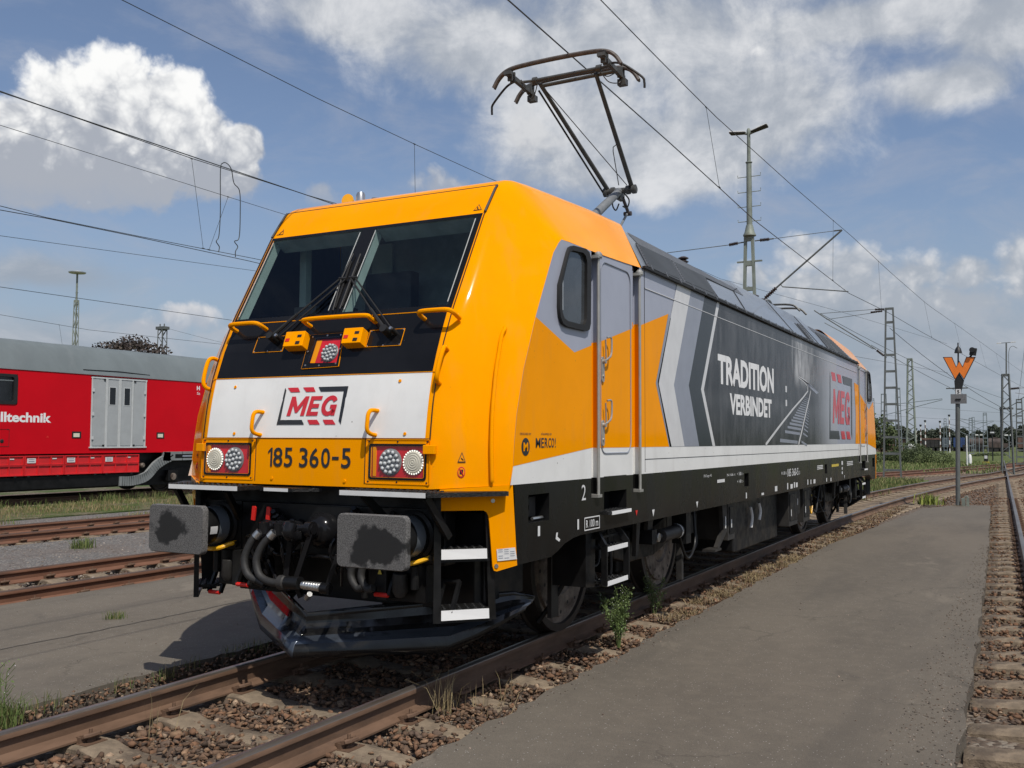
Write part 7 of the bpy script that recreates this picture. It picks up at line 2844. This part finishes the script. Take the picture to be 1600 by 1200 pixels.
wagon('black open wagon with a reddish top edge, at the left end of the row', -13.2, -10.0, 190, 1.9, 'wagon_black', 'brick_wall')
wagon('slate grey covered wagon beside the blue wagon, on its left', -9.8, -8.1, 190, 2.3, 'wagon_slate')
wagon('blue wagon seen right behind the post of the W signal', -7.9, -5.9, 190, 2.3, 'wagon_blue')
wagon('dark brown tank wagon, first to the right of the W signal', -5.7, -2.6, 191, 2.0, 'wagon_brown', None, True)
wagon('dark brown tank wagon, second to the right of the W signal', -2.5, .6, 191, 2.0, 'wagon_brown', None, True)
wagon('rust brown flat tank wagon behind the disc signal', -2.0, 1.6, 184, 1.3, 'wagon_brown')
wagon('black low wagon in front of the tank wagons', -6.0, -2.2, 183, 1.0, 'wagon_black')
wagon('red-brown shunting engine at the right edge of the photo', 2.6, 5.8, 188, 2.4, 'brick_wall', 'wagon_black', cat='engine')
m = MB('pole_white')
m.lathe((-9.9, 138, -.3), (0, 0, 1), [(0, .8), (1.3, .8), (1.5, .5), (1.6, .1)], 12)
tag(m.build('white_tank'), 'pale rounded tank at the foot of the tall green mast', 'tank')


# ---------------------------------------------------------------- plants
def leaf_cloud(name, parent, lumps, n, size, mat, seed, aspect=.6, k=None):
    """crown of many small leaf-sprays spread through the volume of several lumps"""
    r = np.random.default_rng(seed)
    L = np.array(lumps, float)          # x y z rx ry rz
    w = L[:, 3] * L[:, 4] * L[:, 5]
    i = r.choice(len(L), n, p=w / w.sum())
    d = r.normal(size=(n, 3))
    d /= np.linalg.norm(d, axis=1)[:, None]
    rad = r.uniform(.35, 1.0, n) ** .45 * (1 + .16 * np.sin(d[:, 0] * 7 + i) * np.cos(d[:, 2] * 6 + 2 * i))
    c = L[i, :3] + d * rad[:, None] * L[i, 3:]
    s = size * r.uniform(.5, 1.5, n)
    a = r.normal(size=(n, 3))
    a /= np.linalg.norm(a, axis=1)[:, None]
    b = np.cross(a, r.normal(size=(n, 3)))
    b /= np.linalg.norm(b, axis=1)[:, None]
    a = a * s[:, None]
    b = b * (s * aspect)[:, None]
    vs = np.stack([c - a, c - b * .9 + a * .1, c + a, c + b + a * .1], 1).reshape(-1, 3)
    fs = np.arange(n * 4).reshape(n, 4)
    base = np.array(parent.location) if parent else np.zeros(3)
    o = np_mesh(name, vs - base, fs, None, mat, 4, None, k)
    if parent:
        o.parent = parent
    return o


def tree(name, label, x, y, z0, lumps, n, size, mat, seed, trunk=.25, cat='tree', group=None):
    t = thing(name, label, cat, (x, y, z0), group)
    L = [(x + a, y + b, z0 + c, d, e, f) for a, b, c, d, e, f in lumps]
    tr = MB('bark')
    top = max(l[2] for l in L)
    tr.tube([(x, y, z0 - .1), (x + trunk * .3, y, z0 + (top - z0) * .5), (x, y, top)], trunk, 8, r2=trunk * .3)
    for l in L:
        tr.tube([(x, y, z0 + (l[2] - z0) * .45), ((x + l[0]) / 2, (y + l[1]) / 2, z0 + (l[2] - z0) * .75), (l[0], l[1], l[2])], trunk * .4, 5, r2=trunk * .1)
    tr.build('trunk', t)
    leaf_cloud('crown', t, L, n, size, mat, seed)
    return t


tree('copper_beech', 'dark red-leaved tree looking over the roof of the red train', -62, 51, -.2, [(0, 0, 8.1, 3.6, 3.2, 2.2), (-2.6, 0, 7.4, 2.0, 2.2, 1.3), (2.8, 0, 7.3, 1.9, 2.2, 1.2), (.5, 0, 9.1, 1.7, 1.8, 1.0), (-4.0, 0, 8.3, .9, .8, .5), (4.0, .5, 7.6, 1.1, 1.2, .7), (0, 0, 5.5, 4.2, 3.5, 2.2)], 15000, .12, 'beech_leaf', 5, .4)
far = [(-16.5, 232, [(0, 0, 2.6, 3.0, 2.5, 1.9), (2.2, 0, 2.2, 2, 2, 1.5)], 'rounded dark tree left of the banded poles'),
       (-12.5, 232, [(0, 0, 3.0, 2.3, 2, 2.1), (1.6, 0, 2.6, 1.6, 2, 1.7)], 'dark tree behind the banded poles, left of the W signal'),
       (-9.0, 236, [(0, 0, 2.8, 1.8, 2, 2.0)], 'narrow dark tree just left of the W signal'),
       (-5.8, 234, [(0, 0, 2.6, 1.7, 2, 1.7), (-1.0, 0, 2.1, 1.3, 2, 1.2)], 'small round tree just right of the W signal'),
       (-2.6, 238, [(0, 0, 3.2, 1.8, 2, 2.4), (1.4, 0, 2.8, 1.4, 2, 1.8)], 'tall dark tree behind the disc signal'),
       (.6, 240, [(0, 0, 3.0, 1.6, 2, 2.2)], 'dark tree left of the right-hand lattice mast'),
       (3.8, 236, [(0, 0, 3.3, 2.2, 2, 2.6), (2.4, 0, 3.4, 2, 2, 2.6)], 'large dark tree at the right edge of the photo'),
       (-22, 228, [(0, 0, 3.0, 3.6, 3, 2.4)], 'broad tree hidden behind the brick hut'),
       (9, 240, [(0, 0, 3.4, 3.5, 3, 2.6)], 'broad tree beyond the right edge')]
for i, (x, y, l, lab) in enumerate(far):
    tree('deciduous_tree', lab, x, y, -.3, l, 2600, .26, 'far_leaf', 20 + i, .2, group='far trees')
leaf_cloud('treeline', None, [(-140 + 9 * i, 330 + 8 * math.sin(i * 1.3), 1.5, 7, 4, 2.6 + 1.2 * math.sin(i * 2.1)) for i in range(32)], 16000, .55, 'far_leaf', 77, k='stuff')
tree('leafy_shrub', 'pale green bush beside the rear end of the locomotive', -8.6, 98, -.25, [(0, 0, 2.6, 1.3, 1.2, 1.9), (1.0, 0, 2.0, .9, 1, 1.5), (-1.0, 0, 2.8, 1.0, 1, 1.8), (-2.4, 0, 2.2, 1.4, 1, 2.0)], 3800, .13, 'bush_leaf', 41, .08, 'shrub')
for i, (x, y, lumps, lab) in enumerate(((-7.4, 112, [(0, 0, .9, 1.6, 1, .9), (1.3, 0, .7, 1.2, 1, .7)], 'yellow-green bush in the meadow under the tall green mast'), (-3.6, 80, [(0, 0, .6, 1.5, 1, .75), (1.6, 0, .5, 1.3, 1, .6)], 'wide dark green bramble behind the W signal'), (-7.3, 78, [(0, 0, .45, 1.4, 1, .5)], 'low bush in the meadow next to the rear cab'), (-5.4, 84, [(0, 0, .5, 1.6, 1, .6)], 'low bush left of the bramble behind the W signal'), (.9, 104, [(0, 0, .3, 1.8, 1, .4)], 'flat bush at the foot of the disc signal'))):
    tree('meadow_bush', lab, x, y, -.2, lumps, 4200, .06, 'bush_leaf', 60 + i, .04, 'bush', 'bushes in the meadow')


def blades(name, label, P, h, w, cols, seed, lean=.35, k='stuff'):
    """grass: bent two-segment blades rooted at P"""
    r = np.random.default_rng(seed)
    n = len(P)
    hh = h * r.uniform(.45, 1.25, n)
    a = r.uniform(0, 2 * np.pi, n)
    ln = np.abs(r.normal(0, lean, n)) * hh
    dx, dy = np.cos(a) * ln, np.sin(a) * ln
    b = r.uniform(0, 2 * np.pi, n)
    wx, wy = np.cos(b) * w / 2, np.sin(b) * w / 2
    z = np.zeros(n)
    v = np.stack([P + np.stack([-wx, -wy, z], 1), P + np.stack([wx, wy, z], 1), P + np.stack([dx * .35 + wx * .8, dy * .35 + wy * .8, hh * .6], 1), P + np.stack([dx * .35 - wx * .8, dy * .35 - wy * .8, hh * .6], 1), P + np.stack([dx, dy, hh * (1 - .25 * lean)], 1)], 1)
    base = (np.arange(n) * 5)[:, None]
    tri = np.concatenate([base + np.array([[0, 1, 2]]), base + np.array([[0, 2, 3]]), base + np.array([[3, 2, 4]])])
    cols = np.array(cols)
    t = cols[r.integers(0, len(cols), n)] * r.uniform(.7, 1.3, (n, 1))
    return np_mesh(name, v.reshape(-1, 3), tri, t, 'blade', 5, label, k)


GREEN = [(.10, .15, .035), (.13, .17, .05), (.08, .12, .03), (.20, .19, .08)]
DRY = [(.34, .27, .14), (.28, .21, .11), (.22, .20, .09), (.14, .16, .05)]


def clumped(x0, x1, y0, y1, n, clumps, spread, z, seed):
    r = np.random.default_rng(seed)
    c = np.stack([r.uniform(x0, x1, clumps), r.uniform(y0, y1, clumps)], 1)
    i = r.integers(0, clumps, n)
    p = c[i] + r.normal(0, spread, (n, 2))
    p = p[(p[:, 0] > x0) & (p[:, 0] < x1) & (p[:, 1] > y0) & (p[:, 1] < y1)]
    return np.column_stack([p, np.full(len(p), z)])


blades('grass', 'dry yellow-green grass on the verge beside the red train', np.concatenate([clumped(-19.0, -15.5, 6, 22, 9000, 120, .35, -.12, 1), clumped(-15.4, -13.5, 5, 20, 1500, 22, .22, -.15, 2)]), .10, .014, GREEN[:2] + DRY + DRY, 3)
blades('grass', 'tall grass under the edge of the red train', clumped(-19.6, -18.2, 8, 20, 900, 18, .2, -.12, 4), .24, .012, GREEN, 5)
blades('grass', 'meadow grass beyond the tracks on the right', np.concatenate([clumped(-22, 3, 57, 110, 30000, 900, 1.1, -.2, 6)]), .24, .05, [(.14, .19, .06), (.17, .21, .07), (.12, .165, .05), (.25, .24, .11)], 7)
blades('grass', 'grass between the curved tracks behind the locomotive', clumped(-2.5, .15, 27, 45, 5200, 170, .3, -.19, 8), .22, .025, GREEN + [(.30, .27, .12)], 9)
blades('grass', 'dry straw grass along the right edge of the locomotive track', np.concatenate([clumped(1.05, 1.46, 4.6, 12, 2600, 50, .10, -.175, 10), clumped(.95, 1.5, 12, 25, 1500, 60, .13, -.175, 12)]), .09, .006, DRY[:2] + [(.30, .22, .12), (.22, .16, .09), (.18, .14, .08)], 11, 1.3)
blades('grass', 'small grass shoots along the left asphalt edge', np.concatenate([clumped(-1.56, -1.40, -1.4, 2.2, 340, 14, .05, -.17, 13), clumped(-1.56, -1.40, -1.2, -.6, 160, 3, .06, -.17, 14)]), .13, .005, GREEN + DRY[:1], 15)


def tuft(label, x, y, z, n, h, seed, cols=GREEN, w=.006, sp=.05):
    r = np.random.default_rng(seed)
    P = np.column_stack([r.normal(x, sp, n), r.normal(y, sp, n), np.full(n, z)])
    o = blades('grass_tuft', label, P, h, w, cols, seed, .5, None)
    tag(o, label, 'grass tuft', 'grass tufts')


tuft('small green tuft growing from a crack in the left asphalt', -3.62, 1.79, -.118, 90, .09, 31)
tuft('green tuft at the left edge of the photo beside the shiny rail', -1.36, -.93, -.17, 160, .20, 32)
tuft('green tuft in the gravel between the two rusty tracks', -9.63, 6.08, -.165, 170, .20, 33, GREEN, .01, .10)
tuft('dry straw stalks beside the right rail in the foreground', .93, .78, -.19, 40, .30, 34, DRY[:2], .004, .05)
tuft('dry straw stalks lying next to a sleeper end in the foreground', 1.15, 1.0, -.18, 30, .22, 35, DRY[:2], .004, .12)
tuft('few dry stalks between the rails near the left rail', -.38, -.55, -.19, 10, .34, 36, DRY[:2], .004, .05)
tuft('yellow-green tuft at the end of the asphalt by the W signal', 1.9, 26.4, -.19, 140, .35, 37, [(.25, .28, .06), (.18, .24, .05)], .03, .18)


def weed(label, x, y, z, h, stems, seed, spread=.16, leafy=1.0, mat='weed_leaf'):
    t = thing('weed_plant', label, 'weed', (x, y, z))
    r = random.Random(seed)
    s = MB('stem_green')
    tips = []
    for i in range(stems):
        a = r.uniform(0, 6.28)
        hh = h * r.uniform(.55, 1.0)
        lx, ly = math.cos(a) * spread * r.uniform(.2, 1), math.sin(a) * spread * r.uniform(.2, 1)
        p = bez([(x + lx * .1, y + ly * .1, z), (x + lx * .4, y + ly * .4, z + hh * .5), (x + lx, y + ly, z + hh)], 5)
        s.tube(p, .004, 5, r2=.002)
        for q in p[3:]:
            tips.append((q, hh))
            for _ in range(2):
                b = r.uniform(0, 6.28)
                e = q + Vector((math.cos(b) * .05, math.sin(b) * .05, r.uniform(.03, .08)))
                s.tube([q, e], .002, 3)
                tips.append((e, hh))
    s.build('stem', t)
    n = int(len(tips) * 3.4 * leafy)
    rr = np.random.default_rng(seed)
    idx = rr.integers(0, len(tips), n)
    c = np.array([tips[k][0][:] for k in idx]) + rr.normal(0, .016, (n, 3))
    sz = rr.uniform(.008, .022, n)
    a = rr.normal(size=(n, 3))
    a[:, 2] += .5
    a /= np.linalg.norm(a, axis=1)[:, None]
    b = np.cross(a, rr.normal(size=(n, 3)))
    b /= np.linalg.norm(b, axis=1)[:, None]
    a *= sz[:, None]
    b *= (sz * .35)[:, None]
    vs = np.stack([c - a * .2, c - b + a * .5, c + a * 1.2, c + b + a * .5], 1).reshape(-1, 3)
    o = np_mesh('leaf', vs - np.array([x, y, z]), np.arange(n * 4).reshape(n, 4), None, mat, 4, None, 'stuff')
    o.parent = t
    f = MB('pole_white')
    for q, hh in tips[::11]:
        f.ball(q + Vector((0, 0, .012)), .0035, 5, 3)
    f.build('flower', t)
    f.cur = 0
    return t


weed('bushy green weed by the rail below the side ladder', 1.20, 3.36, -.19, .52, 17, 51, .17)
weed('thin dark weed behind the bushy one, close to the rail', .93, 5.05, -.19, .42, 7, 52, .14, .7)
weed('tall thin weed with a yellow flower at the left edge', -1.36, -.95, -.17, .50, 2, 53, .05, .15)
